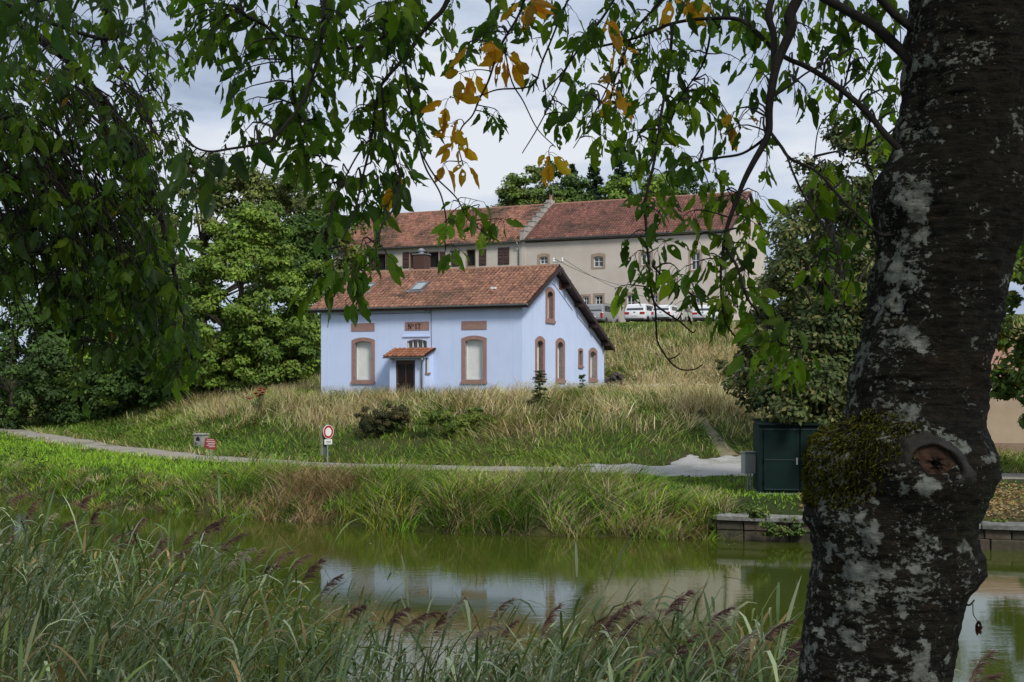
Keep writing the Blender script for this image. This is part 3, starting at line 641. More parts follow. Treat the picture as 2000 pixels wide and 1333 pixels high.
# roof structure
def slope_slab(name, y0, z0, y1, z1, x0, x1, th, mat):
    return MB().prismx([(y0, z0-th), (y1, z1-th), (y1, z1), (y0, z0)] if y0 < y1 else [(y1, z1-th), (y0, z0-th), (y0, z0), (y1, z1)], x0, x1).build(name, mat, house)
slope_slab('front_roof', -OVE, ZE, TR_, ZR, -OVG, W_+OVG, 0.14, M['brown_wood'])
slope_slab('rear_roof', TR_+0.001, ZR, DP+OVR, ZB, -OVG, W_+OVG, 0.14, M['brown_wood'])
for s in (1,):
    for (y0, z0, y1, z1) in ((-OVE-0.03, ZE-0.02, TR_, ZR), (TR_, ZR, DP+OVR+0.03, ZB-0.02)):
        MB().prismx([(y0, z0-0.22), (y1, z1-0.22), (y1, z1+0.02), (y0, z0+0.02)], W_+OVG+0.002, W_+OVG+0.045).build('barge_board', M['brown_wood'], house)
lF = math.hypot(TR_+OVE, ZR-ZE); vF = Vector((0, TR_+OVE, ZR-ZE))/lF; nF = Vector((0, -vF.z, vF.y))
lR = math.hypot(DP+OVR-TR_, ZR-ZB); vR = Vector((0, -(DP+OVR-TR_), ZR-ZB))/lR; nR = Vector((0, -vR.z, vR.y)); nR = nR if nR.z > 0 else -nR
def roofhit(px, py): q = fr.hit(px, py, nF, (0, -OVE, ZE)); return q.x+OVG, (q.y+OVE)*lF/(TR_+OVE)
SKY = []
for quad_ in (((800, 572), (840, 553.5)), ((700, 574), (733, 556))):
    u0, v0 = roofhit(*quad_[0]); u1, v1 = roofhit(*quad_[1]); cu = (u0+u1)/2-0.0; SKY.append((cu-0.36, cu+0.36, v0+0.05, v1-0.1))
skip = lambda a, b: np.any([(a > s[0]-0.02) & (a < s[1]+0.02) & (b > s[2]+0.05) & (b < s[3]-0.05) for s in SKY], axis=0)
front_tiles = tiles('roof_tiles', house, (-OVG, -OVE, ZE), (1, 0, 0), vF, nF, W_+2*OVG, lF, 52, 15, TILE_A, TILE_B, 3, 0.42, skip)
tiles('roof_tiles', house, (-OVG, DP+OVR, ZB), (1, 0, 0), vR, nR, W_+2*OVG, lR, 52, 28, TILE_A, TILE_B, 4)
rt = MB()
for r0, r1, x0, x1 in ((0.13, 0.12, 0, 0.42),):
    seg = 7; v = []
    for x, r in ((0, 0.135), (0.05, 0.135), (0.05, 0.12), (0.42, 0.115)):
        for k in range(seg): an = math.pi*k/(seg-1); v.append((x, math.cos(an)*r*1.15, math.sin(an)*r))
    f = [(i*seg+k, (i+1)*seg+k, (i+1)*seg+k+1, i*seg+k+1) for i in range(3) for k in range(seg-1)]; rt.add(v, f)
ridge_me = rt.mesh('ridge_tile'); ridge_me.materials.append(pmat('ridge_terracotta', (0.36, 0.19, 0.125), (0.24, 0.13, 0.09), 3, 0.9, 0.008, 20))
x = -OVG
while x < W_+OVG-0.1:
    o = link('ridge_tile', ridge_me, None, house); o.location = (x, TR_, ZR+0.0+random.uniform(-0.006, 0.006)); o.rotation_euler = (0, random.uniform(-0.01, 0.01), 0); x += 0.388
# skylights
for s in SKY:
    o3 = lambda a, b, n: tuple(Vector((-OVG, -OVE, ZE))+Vector((1, 0, 0))*a+vF*b+nF*n)
    sl = MB(); fo = [(s[0], s[2]), (s[1], s[2]), (s[1], s[3]), (s[0], s[3])]; k = 0.07; fi = [(s[0]+k, s[2]+k), (s[1]-k, s[2]+k), (s[1]-k, s[3]-k), (s[0]+k, s[3]-k)]
    sl.v += [o3(*p, 0.16) for p in fo]+[o3(*p, 0.16) for p in fi]+[o3(*p, -0.02) for p in fo]+[o3(*p, 0.1) for p in fi]
    for i in range(4): j = (i+1) % 4; sl.f += [(i, j, 4+j, 4+i), (i, 8+i, 8+j, j), (4+i, 4+j, 12+j, 12+i)]
    sk = sl.build('skylight', M['zinc'], house); MB().add([o3(*p, 0.12) for p in fi], [(0, 1, 2, 3)]).build('pane', M['sky_glass'], sk)
    MB().add([o3(s[0]-0.15, s[2]-0.14, 0.085), o3(s[1]+0.15, s[2]-0.14, 0.085), o3(s[1]+0.15, s[2]+0.02, 0.11), o3(s[0]-0.15, s[2]+0.02, 0.11)], [(0, 1, 2, 3)]).build('flashing', M['zinc'], sk)
vu, vvv = roofhit(964, 567); MB().bbox(vu-OVG-0.15, vu-OVG+0.15, -OVE+vvv*vF.y-0.1, -OVE+vvv*vF.y+0.12, ZE+vvv*vF.z+0.05, ZE+vvv*vF.z+0.16).build('roof_vent', M['white_pvc'], house)
# gutter and purlins
gp = [(-0.075, 0.0), (-0.065, -0.05), (-0.03, -0.085), (0.03, -0.085), (0.065, -0.05), (0.075, 0.0), (0.06, 0.0), (0.05, -0.045), (0.02, -0.07), (-0.02, -0.07), (-0.05, -0.045), (-0.06, 0.0)]
MB().prismx([(-OVE-0.1+a, ZE+0.0+b) for a, b in gp], -OVG-0.02, W_+OVG+0.04).build('gutter', M['zinc'], house)
MB().box(-OVG, W_+OVG, -OVE-0.03, -OVE-0.005, ZE-0.2, ZE-0.01).build('fascia', M['brown_wood'], house)
for (px, py) in ((1105.6, 561), (1129.6, 593), (1157, 633), (1181, 672)):
    y = min(fr.side(px, py, W_+0.2)[0], DP+0.25); z = rooftop(y)-0.16
    MB().box(W_-0.1, W_+OVG+0.02, y-0.12, y+0.12, z-0.22, z+0.02).build('purlin_end', M['brown_wood'], house)
MB().box(W_-0.1, W_+OVG+0.03, TR_-0.1, TR_+0.1, ZR-0.46, ZR-0.16).build('purlin_end', M['brown_wood'], house)
# chimneys and the insulators at the ridge end
cx, cz0 = fr.front(823, 523, TR_+0.9); hw = 0.37
fl = MB().bbox(cx-hw, cx+hw, TR_+0.55, TR_+1.25, ZR-0.5, fr.front(823, 498.5, TR_+0.9)[1]).build('chimney', M['door_wood'], house); fl['label'] = 'brown boxed chimney with steel cowl'
cz = fr.front(823, 498.5, TR_+0.9)[1]
MB().bbox(cx-hw-0.06, cx+hw+0.06, TR_+0.5, TR_+1.3, cz, cz+0.05).build('capping', M['zinc'], fl)
MB().lathe([(0.14, 0), (0.14, 0.16), (0.2, 0.17), (0.2, 0.24), (0.1, 0.32), (0.02, 0.34)], 14, (cx, TR_+0.9, cz+0.05)).build('cowl', M['steel'], fl)
ch = MB().bbox(W_-0.5, W_+0.0, TR_+1.0, TR_+1.55, ZR-1.2, ZR-0.02).build('chimney', M['brick'], house); ch['label'] = 'small brick chimney behind the ridge end'
MB().bbox(W_-0.56, W_+0.06, TR_+0.94, TR_+1.61, ZR-0.02, ZR+0.06).build('chimney_cap', M['brick'], ch)
br = MB().tube([(W_+OVG-0.1, TR_-0.15, ZR-0.3), (W_+OVG-0.1, TR_-0.15, ZR+0.3)], 0.02).tube([(W_+OVG-0.35, TR_-0.15, ZR+0.22), (W_+OVG+0.22, TR_-0.15, ZR+0.22)], 0.02).build('insulator_bracket', M['steel'], house)
for dx in (-0.32, 0.18): MB().lathe([(0.045, 0), (0.06, 0.05), (0.045, 0.1), (0.06, 0.14), (0.05, 0.2), (0.02, 0.23)], 10, (W_+OVG+dx, TR_-0.15, ZR+0.23)).build('insulator', M['porcelain'], br)
# cables on the walls
def wallcable(pts, to3): MB().tube([to3(a, z, -0.02) for a, z in pts], 0.012, 5).build('wall_cable', M['wire'], house)
wallcable([fr.front(664, 615), fr.front(830, 611.5), fr.front(842, 611)], T3F)
wallcable([fr.front(842, 606), fr.front(842.5, 640), fr.front(843, 677)], T3F)
MB().tube([T3F(*fr.front(831, 601), -0.05), T3F(*fr.front(835, 611), -0.22), T3F(*fr.front(842, 613), -0.2), T3F(*fr.front(843, 606), -0.05)], 0.025, 6).build('wall_bracket', M['steel'], house)
wallcable([fr.side(1078, 554, W_), fr.side(1084, 559, W_), fr.side(1118, 607, W_)], T3G)
wallcable([fr.side(1126, 617, W_), fr.side(1176, 679, W_)], T3G)

# porch
XR = fr.front(846, 740)[0]; PD = -fr.side(829, 740, XR)[0]; PD = min(max(PD, 0.9), 1.7); XL = fr.front(761, 740, -PD)[0]
po = empty('porch', (0, 0, 0), 0, house)
dr = fr.rect(772.8, 704, 810.6, 784, -PD); sw_ = fr.srect(830.5, 699.5, 838, 728, XR)
ptop = fr.front(790, 696, -PD)[1]
mb = MB(); wall_skin(mb, XL, XR, -0.6, lambda a: ptop, [(dr[0], dr[1], -0.59, dr[3])], lambda a, z, i: (a, -PD+i, z), 0.15)
wall_skin(mb, -PD, 0.0, -0.6, lambda a: ptop+(a+PD)*0.40, [sw_], lambda a, z, i: (XR-i, a, z), 0.12)
mb.add([(XL, 0, -0.6), (XL, -PD, -0.6), (XL, -PD, ptop), (XL, 0, ptop+PD*0.4)], [(0, 1, 2, 3)]); mb.build('porch_wall', M['render_blue'], po)
rx0, rx1 = fr.front(749, 697, -PD-0.3)[0], fr.front(829.5, 697, -PD-0.3)[0]; ze = fr.front(790, 697.0, -PD-0.3)[1]; zt = fr.front(812, 681, 0)[1]
pr = MB().prismx([(-PD-0.3, ze-0.07), (0, zt-0.07), (0, zt), (-PD-0.3, ze)], rx0, rx1).build('porch_roof', M['brown_wood'], po)
lP = math.hypot(PD+0.3, zt-ze); vP = Vector((0, PD+0.3, zt-ze))/lP; nP = Vector((0, -vP.z, vP.y))
tm = []
for q in range(3):
    c = [(0.36, 0.15, 0.075), (0.30, 0.12, 0.065), (0.40, 0.18, 0.1)][q]; tm.append(pmat('porch_tile', c, tuple(k*0.6 for k in c), 6, 0.9, 0.006, 25))
cols, rows = 9, 4; du, dv = (rx1-rx0)/cols, lP/rows
prof = [(0.0, 0.035), (0.14, 0.05), (0.3, 0.012), (0.55, 0.004), (0.8, 0.012), (1.0, 0.034)]; K = 6; tmesh = []
for q in range(3):
    t_ = MB()
    for (vv, ex) in ((-0.02, None), (-0.02, 0.05), (dv+0.01, 0.01)):
        for pu, pn_ in prof: t_.v.append((pu*du*0.985, vv, 0.01 if ex is None else pn_*1.2+ex))
    t_.f += [(r_*K+k, r_*K+k+1, (r_+1)*K+k+1, (r_+1)*K+k) for r_ in range(2) for k in range(K-1)]
    mm = t_.mesh('porch_tile'); mm.materials.append(tm[q]); tmesh.append(mm)
ang = math.atan2(vP.z, vP.y)
for i in range(cols):
    for j in range(rows):
        o = link('tile', random.choice(tmesh), None, pr); o.location = Vector((rx0+i*du, -PD-0.3, ze+0.002))+vP*(j*dv)+nP*random.uniform(0, 0.008); o.rotation_euler = (ang+random.uniform(-0.01, 0.01), random.uniform(-0.01, 0.01), 0)
MB().prismx([(-PD-0.36+a*0.8, ze-0.02+b*0.8) for a, b in gp], rx0, rx1+0.02).build('gutter', M['zinc'], po)
xd = XR-0.13; MB().tube([(rx1-0.12, -PD-0.36, ze-0.08), (rx1-0.12, -PD-0.34, ze-0.2), (xd, -PD-0.08, ze-0.5), (xd, -PD-0.06, ze-0.7), (xd, -PD-0.06, -0.5)], 0.05, 8).build('downpipe', M['zinc'], po, True)
door = MB().box(dr[0], dr[1], -PD+0.1, -PD+0.15, -0.55, dr[3]).build('door', M['door_wood'], po)
dw, dz0 = dr[1]-dr[0], dr[3]
for a0, a1, z0, z1 in ((0, 0.12, -0.55, dz0), (dw-0.12, dw, -0.55, dz0), (0.12, dw-0.12, dz0-0.2, dz0), (0.12, dw-0.12, 0.55, 0.75), (dw/2-0.03, dw/2+0.03, 0.75, dz0-0.2)):
    MB().box(dr[0]+a0, dr[0]+a1, -PD+0.05, -PD+0.099, z0, z1).build('door_rail', M['door_wood'], door)
for a0, a1 in ((0.12, dw/2-0.03), (dw/2+0.03, dw-0.12)): MB().box(dr[0]+a0, dr[0]+a1, -PD+0.09, -PD+0.098, 0.75, dz0-0.2).build('pane', pmat('door_glass', (0.02, 0.015, 0.013), (0.012, 0.01, 0.009), 2, 0.3, spec=0.15), door)
MB().tube([(dr[0]+0.09, -PD+0.02, 0.95), (dr[0]+0.09, -PD+0.0, 1.0), (dr[0]+0.2, -PD+0.0, 1.0)], 0.012, 6).build('handle', M['steel'], door)
sw = slab(sw_, lambda a, z, i: (XR-i, a, z), -0.1, 0.11).build('window', M['glass'], po)
slab((sw_[0]-0.06, sw_[1]+0.06, sw_[2]-0.1, sw_[2]), lambda a, z, i: (XR-i, a, z), 0.07, 0.0).build('sill', M['sandstone'], sw)
slab((sw_[1]-0.05, sw_[1], sw_[2], sw_[3]), lambda a, z, i: (XR-i, a, z), -0.05, 0.1).build('frame', M['white_pvc'], sw)
lx, lz = fr.front(765.5, 705, -PD-0.1)
lp = MB().lathe([(0.03, 0.1), (0.07, 0.06), (0.085, 0.0), (0.07, -0.06), (0.02, -0.09)], 12, (lx, -PD-0.12, lz)).build('porch_lamp', M['lamp_white'], po, True); MB().box(lx-0.03, lx+0.03, -PD-0.08, -PD, lz+0.03, lz+0.1).build('bracket', M['white_pvc'], lp)

# ---- the long grey building up the hill: two houses sharing a stepped fire wall
RB = -math.radians(24.5); BZ = 8.6
uB = Vector((math.cos(RB), math.sin(RB), 0)); P1 = Vector((1.09, 118.0, BZ)); LL, LR_, DB, TB = 20.67, 19.35, 12.8, 6.4
gl = empty('cream_house', P1-uB*LL, RB); tag(gl, 'long cream house with brown louvred shutters left of the stepped parapet', 'house')
gr = empty('grey_house', P1, RB); tag(gr, 'long beige rendered house with small white windows right of the stepped parapet', 'house')
fl_, f2 = Frame(P1-uB*LL, RB), Frame(P1, RB)
def big_house(root, fm, ln, zeave, zridge, mat, holes, seed, ca, cb, cols, rows, end_left, end_right, gable_holes=()):
    top = lambda y: zeave+(zridge-zeave)*(y/TB if y <= TB else (DB-y)/(DB-TB))
    class TG:
        breaks = [TB]
        def __call__(s, a): return top(a)-0.15
    mb = MB(); wall_skin(mb, 0, ln, -1.0, lambda a: zeave-0.15, holes, T3F, 0.22); mb.build('front_wall', mat, root)
    mb = MB(); wall_skin(mb, 0, DB, -1.0, TG(), list(gable_holes), lambda a, z, i: (ln-i, a, z), 0.2); mb.build('right_gable_wall', mat, root)
    mb = MB(); wall_skin(mb, 0, DB, -1.0, TG(), [], lambda a, z, i: (i, a, z), 0, True); mb.build('left_gable_wall', mat, root)
    mb = MB(); mb.add([(0, DB, -1), (ln, DB, -1), (ln, DB, zeave-0.15), (0, DB, zeave-0.15)], [(3, 2, 1, 0)]); mb.build('back_wall', mat, root)
    ov = 0.3; s = (zridge-zeave)/TB; z0 = zeave-ov*s; x0, x1 = -end_left, ln+end_right
    rf = MB().prismx([(-ov, z0-0.12), (TB, zridge-0.12), (DB+ov, z0-0.12), (DB+ov, z0), (TB, zridge), (-ov, z0)], x0, x1).build('roof', M['brown_wood'], root)
    l = math.hypot(TB+ov, zridge-z0); v = Vector((0, TB+ov, zridge-z0))/l; n = Vector((0, -v.z, v.y))
    tiles('roof_tiles', rf, (x0, -ov, z0), (1, 0, 0), v, n, x1-x0, l, cols, rows, ca, cb, seed, 0.55)
    tiles('roof_tiles', rf, (x0, DB+ov, z0), (1, 0, 0), (0, -v.y, v.z), (0, v.z, v.y), x1-x0, l, cols, rows, ca, cb, seed+1, 0.55)
    MB().tube([(x0, TB, zridge+0.02), (x1, TB, zridge+0.02)], 0.12, 8).build('ridge', ridge_me.materials[0], rf)
    MB().prismx([(-ov-0.09+a*1.2, z0-0.02+b*1.2) for a, b in gp], x0, x1).build('gutter', M['zinc'], root)
    return top
def bwin(root, o, fm_mat, glassy=True, sur=0.18, arch=False, deep=0.16, bars=True, surmat=None):
    outer = arch_outline(o[0]-sur, o[1]+sur, o[2]-sur*0.8, o[3]+sur+(0.1 if arch else 0), 0.12 if arch else 0.002)
    inner = arch_outline(o[0], o[1], o[2], o[3], 0.08 if arch else 0.001)
    wn = ring_mesh(outer, inner, T3F, 0.03, deep).build('window', surmat or M['pale_stone'], root)
    ring_mesh(arch_outline(*o, 0.02), arch_outline(o[0]+0.09, o[1]-0.09, o[2]+0.09, o[3]-0.1, 0.01), T3F, -deep+0.03, deep+0.05).build('frame', fm_mat, wn)
    q = MB(); poly_plane(q, [(o[0], o[2]), (o[1], o[2]), (o[1], o[3]), (o[0], o[3])], T3F, deep+0.03); q.build('pane', M['glass'] if glassy else M['dark'], wn)
    if bars:
        a = (o[0]+o[1])/2; slab((a-0.035, a+0.035, o[2], o[3]), T3F, -deep+0.02, deep+0.02).build('glazing_bar', fm_mat, wn)
        z = o[2]+(o[3]-o[2])*0.52; slab((o[0], o[1], z-0.022, z+0.022), T3F, -deep+0.015, deep+0.015).build('glazing_bar', fm_mat, wn)
    return wn
def louvre(root, a0, a1, z0, z1, out=0.05):
    sh = slab((a0, a1, z0, z1), T3F, out, -0.02).build('shutter', M['shutter_brown'], root)
    n = 11; k = 0.07; sl = []
    for i in range(n):
        q = z0+k+(z1-z0-2*k)*i/n; p = (z1-z0-2*k)/n
        if abs(i-5) < 1: continue
        mb = MB(); mb.add([(a0+k, -out-0.012, q), (a1-k, -out-0.012, q), (a1-k, -out-0.045, q+p*0.25), (a0+k, -out-0.045, q+p*0.25), (a1-k, -out-0.002, q+p*0.95), (a0+k, -out-0.002, q+p*0.95)], [(0, 1, 2, 3), (3, 2, 4, 5)])
        mb.build('slat', M['shutter_brown'], sh)
    return sh
ZEL = fl_.front(800, 480)[1]+0.05; ZEL = 8.55
zeR = f2.front(1200, 459.5, -0.3)[1]+0.2; zeL = fl_.front(900, 477, -0.3)[1]+0.2
qR = f2.hit(1250, 389.5, (0, 1, 0), (0, TB, 0)); qL = fl_.hit(900, 411.5, (0, 1, 0), (0, TB, 0))
lw = [(736.5, 497, 753.4, 528), (801, 493.5, 835, 524), (838, 493, 856.5, 523), (912, 488.5, 928, 520)]
LH = [fl_.rect(*q) for q in lw]
rw = [(1054, 501.5, 1070, 516), (1159, 501, 1178.5, 522), (1252, 495.5, 1271.5, 518), (1349.5, 492, 1367.5, 527.5), (1139.5, 579.5, 1150, 596), (1162.5, 577.5, 1177, 596), (1224, 576, 1240, 606), (1272.5, 576, 1284.5, 592), (1352, 573.6, 1366, 592.5)]
RH = [f2.rect(*q) for q in rw]
gh = f2.srect(1458.2, 437, 1465.6, 456, LR_)
big_house(gl, fl_, LL-0.25, zeL, qL.z, M['render_left'], LH, 21, (0.35, 0.17, 0.115), (0.27, 0.13, 0.09), 78, 19, 0.3, 0.0)
big_house(gr, f2, LR_, zeR, qR.z, M['render_grey'], [(a-0.0, b, c, d) for a, b, c, d in RH], 31, (0.25, 0.11, 0.085), (0.17, 0.08, 0.062), 74, 19, 0.0, 0.25, [gh])
for o in LH: bwin(gl, o, M['door_wood'], False, 0.1, deep=0.2, bars=False, surmat=M['pale_stone'])
for (a, b, c, d) in ((720.8, 497.5, 734.5, 528), (754.6, 496.5, 766, 527), (787, 493, 799, 524), (859.5, 492, 870, 523), (936, 487.5, 950, 519), (882, 490, 898, 521), (973, 484, 983.5, 517.5), (984.2, 483.5, 995, 517), (674.6, 498.5, 683.8, 527), (684.4, 498, 693.5, 527)):
    louvre(gl, *fl_.rect(a, b, c, d))
for k, o in enumerate(RH): bwin(gr, o, M['white_pvc'], True, 0.2, arch=k < 2, bars=True)
q = MB(); poly_plane(q, [(gh[0], gh[2]), (gh[1], gh[2]), (gh[1], gh[3]), (gh[0], gh[3])], lambda a, z, i: (LR_-i, a, z), 0.18); gw_ = q.build('gable_window', M['dark'], gr)
ring_mesh(arch_outline(gh[0]-0.15, gh[1]+0.15, gh[2]-0.15, gh[3]+0.15, 0.01), arch_outline(*gh, 0.01), lambda a, z, i: (LR_-i, a, z), 0.03, 0.1).build('surround', M['sandstone'], gw_)
# stepped parapet between the two: one stone step at a time, front and rear
pa = MB().prismx([(-0.05, -1.0), (DB, -1.0), (DB, zeR-0.3), (TB, qR.z-0.05), (-0.05, zeR-0.3)], -0.24, 0.16).build('fire_wall', M['render_grey'], gr)
ns = 7; st = M['pale_step'] = pmat('step_stone', (0.42, 0.39, 0.34), (0.30, 0.275, 0.235), 2, 0.9, 0.01, 12)
for sgn in (0, 1):
    for i in range(ns):
        y0 = -0.35+(TB+0.35)*i/ns; y1 = -0.35+(TB+0.35)*(i+1)/ns+0.06; z0 = zeR-0.25+(qR.z-zeR)*i/ns; z1 = zeR+0.12+(qR.z-zeR)*(i+1)/ns-0.05
        if sgn: y0, y1 = DB-y1, DB-y0
        s_ = MB().bbox(-0.27, 0.19, y0, y1, z0, z1, 0.02).build('step', st, pa)
        MB().bbox(-0.31, 0.23, y0-0.06, y1+0.02, z1, z1+0.07, 0.015).build('coping', M['concrete'], s_)
MB().bbox(-0.34, 0.26, TB-0.45, TB+0.45, qR.z-0.2, qR.z+0.42, 0.02).build('step', st, pa)
pot = MB().lathe([(0.17, 0), (0.2, 0.05), (0.15, 0.1), (0.13, 0.4), (0.17, 0.45), (0.15, 0.5)], 12, (0.0, TB, qR.z+0.42)).build('chimney_pot', ridge_me.materials[0], gr)
MB().tube([(0.1, TB+0.3, qR.z+0.3), (0.1, TB+0.3, qR.z+2.1)], 0.02, 5).build('aerial_mast', M['steel'], gr)
MB().tube([(-0.55, -0.42, zeL-0.25), (-0.5, -0.3, zeL-0.6), (-0.45, -0.1, zeL-0.9), (-0.45, -0.1, -0.5)], 0.06, 8).build('downpipe', M['zinc'], gr, True)
MB().tube([(LR_-0.3, -0.42, zeR-0.25), (LR_-0.3, -0.3, zeR-0.6), (LR_-0.3, -0.1, zeR-0.9), (LR_-0.3, -0.1, -0.5)], 0.06, 8).build('downpipe', M['zinc'], gr, True)
MB().tube([(0.2, -0.12, zeR-0.42), (LR_*0.5, -0.12, zeR-0.45), (LR_, -0.12, zeR-0.42)], 0.05, 5).build('eaves_cable', M['wire'], gr)

# overhead wires from the ridge insulators to the corner of the grey house
for k, dx in enumerate((-0.32, 0.18)):
    a = fr.w((W_+OVG+dx, TR_-0.15, ZR+0.42)); b = f2.w((LR_*0.72, -0.05, 3.0+0.9*(1-k))); pts = []
    for i in range(17): s = i/16; p = a.lerp(b, s); p.z -= 1.2*4*s*(1-s)*0.6; pts.append(p-a)
    o = MB().tube(pts, 0.014, 4).build('overhead_wire', M['wire'], None, False, a)
    tag(o, ('upper' if k == 0 else 'lower')+' of two thin wires running from blue house ridge to beige house', 'wire')

# a pale house glimpsed behind the tree on the right, and a beige building beyond the quay
rh = empty('pale_house', at_d(1690, 128), RB); rh.location.z = 9.0; tag(rh, 'pale house with red tiled roof glimpsed behind the dark tree', 'house')
MB().box(-7, 9, 0, 9, -1.5, 4.6).build('wall', M['render_left'], rh)
MB().prismx([(-0.5, 4.4), (9.5, 4.4), (4.5, 8.2)], -7.4, 9.4).build('roof', M['brown_wood'], rh)
l = math.hypot(5.0, 3.8); tiles('roof_tiles', rh, (-7.4, -0.5, 4.42), (1, 0, 0), (0, 5.0/l, 3.8/l), (0, -3.8/l, 5.0/l), 16.8, l, 50, 14, (0.42, 0.19, 0.13), (0.33, 0.15, 0.1), 55)
for x in (-4.5, -1, 3, 6):
    wn = MB().box(x-0.5, x+0.5, -0.02, 0.05, 1.6, 3.1).build('window', M['white_pvc'], rh); MB().box(x-0.42, x+0.42, -0.03, -0.021, 1.7, 3.0).build('pane', M['glass'], wn)
bb = empty('beige_building', (19.6, 55.5, 0.7), -math.radians(12)); tag(bb, 'beige building with plinth behind the maple at the right edge', 'building')
MB().box(-2.6, 14, 0, 8, 0.75, 3.6).build('wall', pmat('beige_render', (0.46, 0.36, 0.25), (0.39, 0.30, 0.21), 1.2, 0.95, 0.006, 20), bb)
MB().box(-2.7, 14.1, -0.06, 8.1, -0.6, 0.75).build('plinth', pmat('brown_plinth', (0.30, 0.21, 0.15), (0.24, 0.165, 0.12), 1.2, 0.95), bb)
MB().box(-2.75, 14.1, -0.1, 8.0, 3.0, 3.1).build('string_course', M['white_pvc'], bb)
MB().prismx([(-0.4, 3.6), (8.4, 3.6), (4, 5.0)], -3.0, 14.4).build('roof', ridge_me.materials[0], bb)
make_grass()
# ------------------------------------------------------------------ quay wall
qa, qb = Vector((5.25, 32.98, 0)), Vector((20.5, 27.73, 0)); qd = (qb-qa).normalized(); qang = math.atan2(qd.y, qd.x)
quay = empty('quay_wall', qa, qang); tag(quay, 'old sandstone quay wall with pale coping along the far canal edge', 'wall')
QL = (qb-qa).length
qm = [pmat('quay_stone', c, tuple(k*0.5 for k in c), 5, 0.9, 0.02, 9) for c in ((0.085, 0.07, 0.045), (0.06, 0.055, 0.035), (0.10, 0.078, 0.055))]
cm = [pmat('coping_stone', c, tuple(k*0.35 for k in c), 5, 0.9, 0.03, 11) for c in ((0.27, 0.265, 0.235), (0.20, 0.2, 0.18))]
MB().box(0, QL, 0.09, 0.6, -1.2, 0.48).build('core', M['dark'], quay)
rq = random.Random(3)
for z0, z1 in ((-0.35, -0.02), (-0.01, 0.25), (0.265, 0.49)):
    x = -rq.uniform(0, 0.5)
    while x < QL:
        ln = rq.uniform(0.6, 1.25); a, b = max(x, 0), min(x+ln, QL); p = rq.uniform(0, 0.05)+(0.06 if z0 < -0.1 else 0)*-1
        if b-a > 0.1: MB().bbox(a+0.012, b-0.012, p, 0.3, z0, z1, 0.022).build('stone', rq.choice(qm), quay)
        x += ln
x = 0.0
while x < QL:
    ln = rq.uniform(1.1, 1.6); MB().bbox(x+0.008, min(x+ln, QL)-0.008, -0.07+rq.uniform(-0.012, 0.012), 0.62, 0.50, 0.64+rq.uniform(-0.03, 0.012), 0.035).build('coping_stone', rq.choice(cm), quay); x += ln

# ------------------------------------------------------------------ green shed and cabinet
sp = at_d(1482, 36.8); shed = empty('metal_shed', sp, -math.radians(6)); tag(shed, 'dark green metal shed on the quay beside the grey cabinet', 'shed')
gm = pmat('green_metal', (0.004, 0.018, 0.015), (0.003, 0.011, 0.010), 2, 0.75, 0.002, 30, spec=0.15); zt = 1.98
MB().box(0, 2.45, 0.03, 2.0, 0.02, zt).build('body', gm, shed)
MB().prismx([(-0.05, zt+0.0), (2.05, zt+0.1), (2.05, zt+0.14), (-0.05, zt+0.04)], -0.03, 2.48).build('roof', gm, shed)
MB().box(-0.02, 2.47, 0.0, 2.02, -0.15, 0.02).build('base_slab', M['concrete'], shed)
for k, (a0, a1) in enumerate(((0.14, 1.14), (1.18, 2.18))):
    dd = MB().box(a0, a1, -0.012, 0.028, 0.1, zt-0.12).build('door', gm, shed)
    for z in (0.12, 0.97, 1.84): MB().box(a0+0.02, a1-0.02, -0.03, -0.013, z, z+0.035).build('crossbar', pmat('worn_green', (0.015, 0.03, 0.028), (0.005, 0.018, 0.016), 14, 0.6), dd)
    for z in (0.35, 0.98, 1.7): MB().tube([(a0+0.015 if k == 0 else a1-0.015, -0.03, z-0.06), (a0+0.015 if k == 0 else a1-0.015, -0.03, z+0.06)], 0.014, 6).build('hinge', gm, dd)
    if k == 0: MB().box(a1-0.09, a1-0.04, -0.05, -0.013, 0.85, 1.05).build('handle', M['steel'], dd)
cp = at_d(1463, 38.0); cab = empty('utility_cabinet', cp, math.radians(14)); tag(cab, 'grey metal cabinet on two posts left of the green shed', 'cabinet')
s_ = 38.0/F
cz0 = 0.52
MB().bbox(-0.2, 0.2, -0.14, 0.14, cz0, cz0+0.62, 0.012).build('box', pmat('cabinet_grey', (0.34, 0.35, 0.33), (0.27, 0.28, 0.26), 3, 0.55, stretch=(6, 6, 0.6)), cab)
MB().bbox(-0.17, 0.17, -0.152, -0.141, cz0+0.03, cz0+0.58, 0.004).build('door', pmat('cabinet_door', (0.36, 0.37, 0.35), (0.26, 0.27, 0.25), 5, 0.55, stretch=(8, 8, 0.5)), cab)
MB().bbox(-0.225, 0.225, -0.17, 0.17, cz0+0.62, cz0+0.645, 0.006).build('lid', M['steel'], cab)
for z in (cz0+0.1, cz0+0.5): MB().box(0.2, 0.225, -0.1, -0.04, z, z+0.06).build('hinge', M['wire'], cab)
for x in (-0.045, 0.045): MB().tube([(x, 0, -0.3), (x, 0, cz0)], 0.022, 8).build('post', M['steel'], cab)

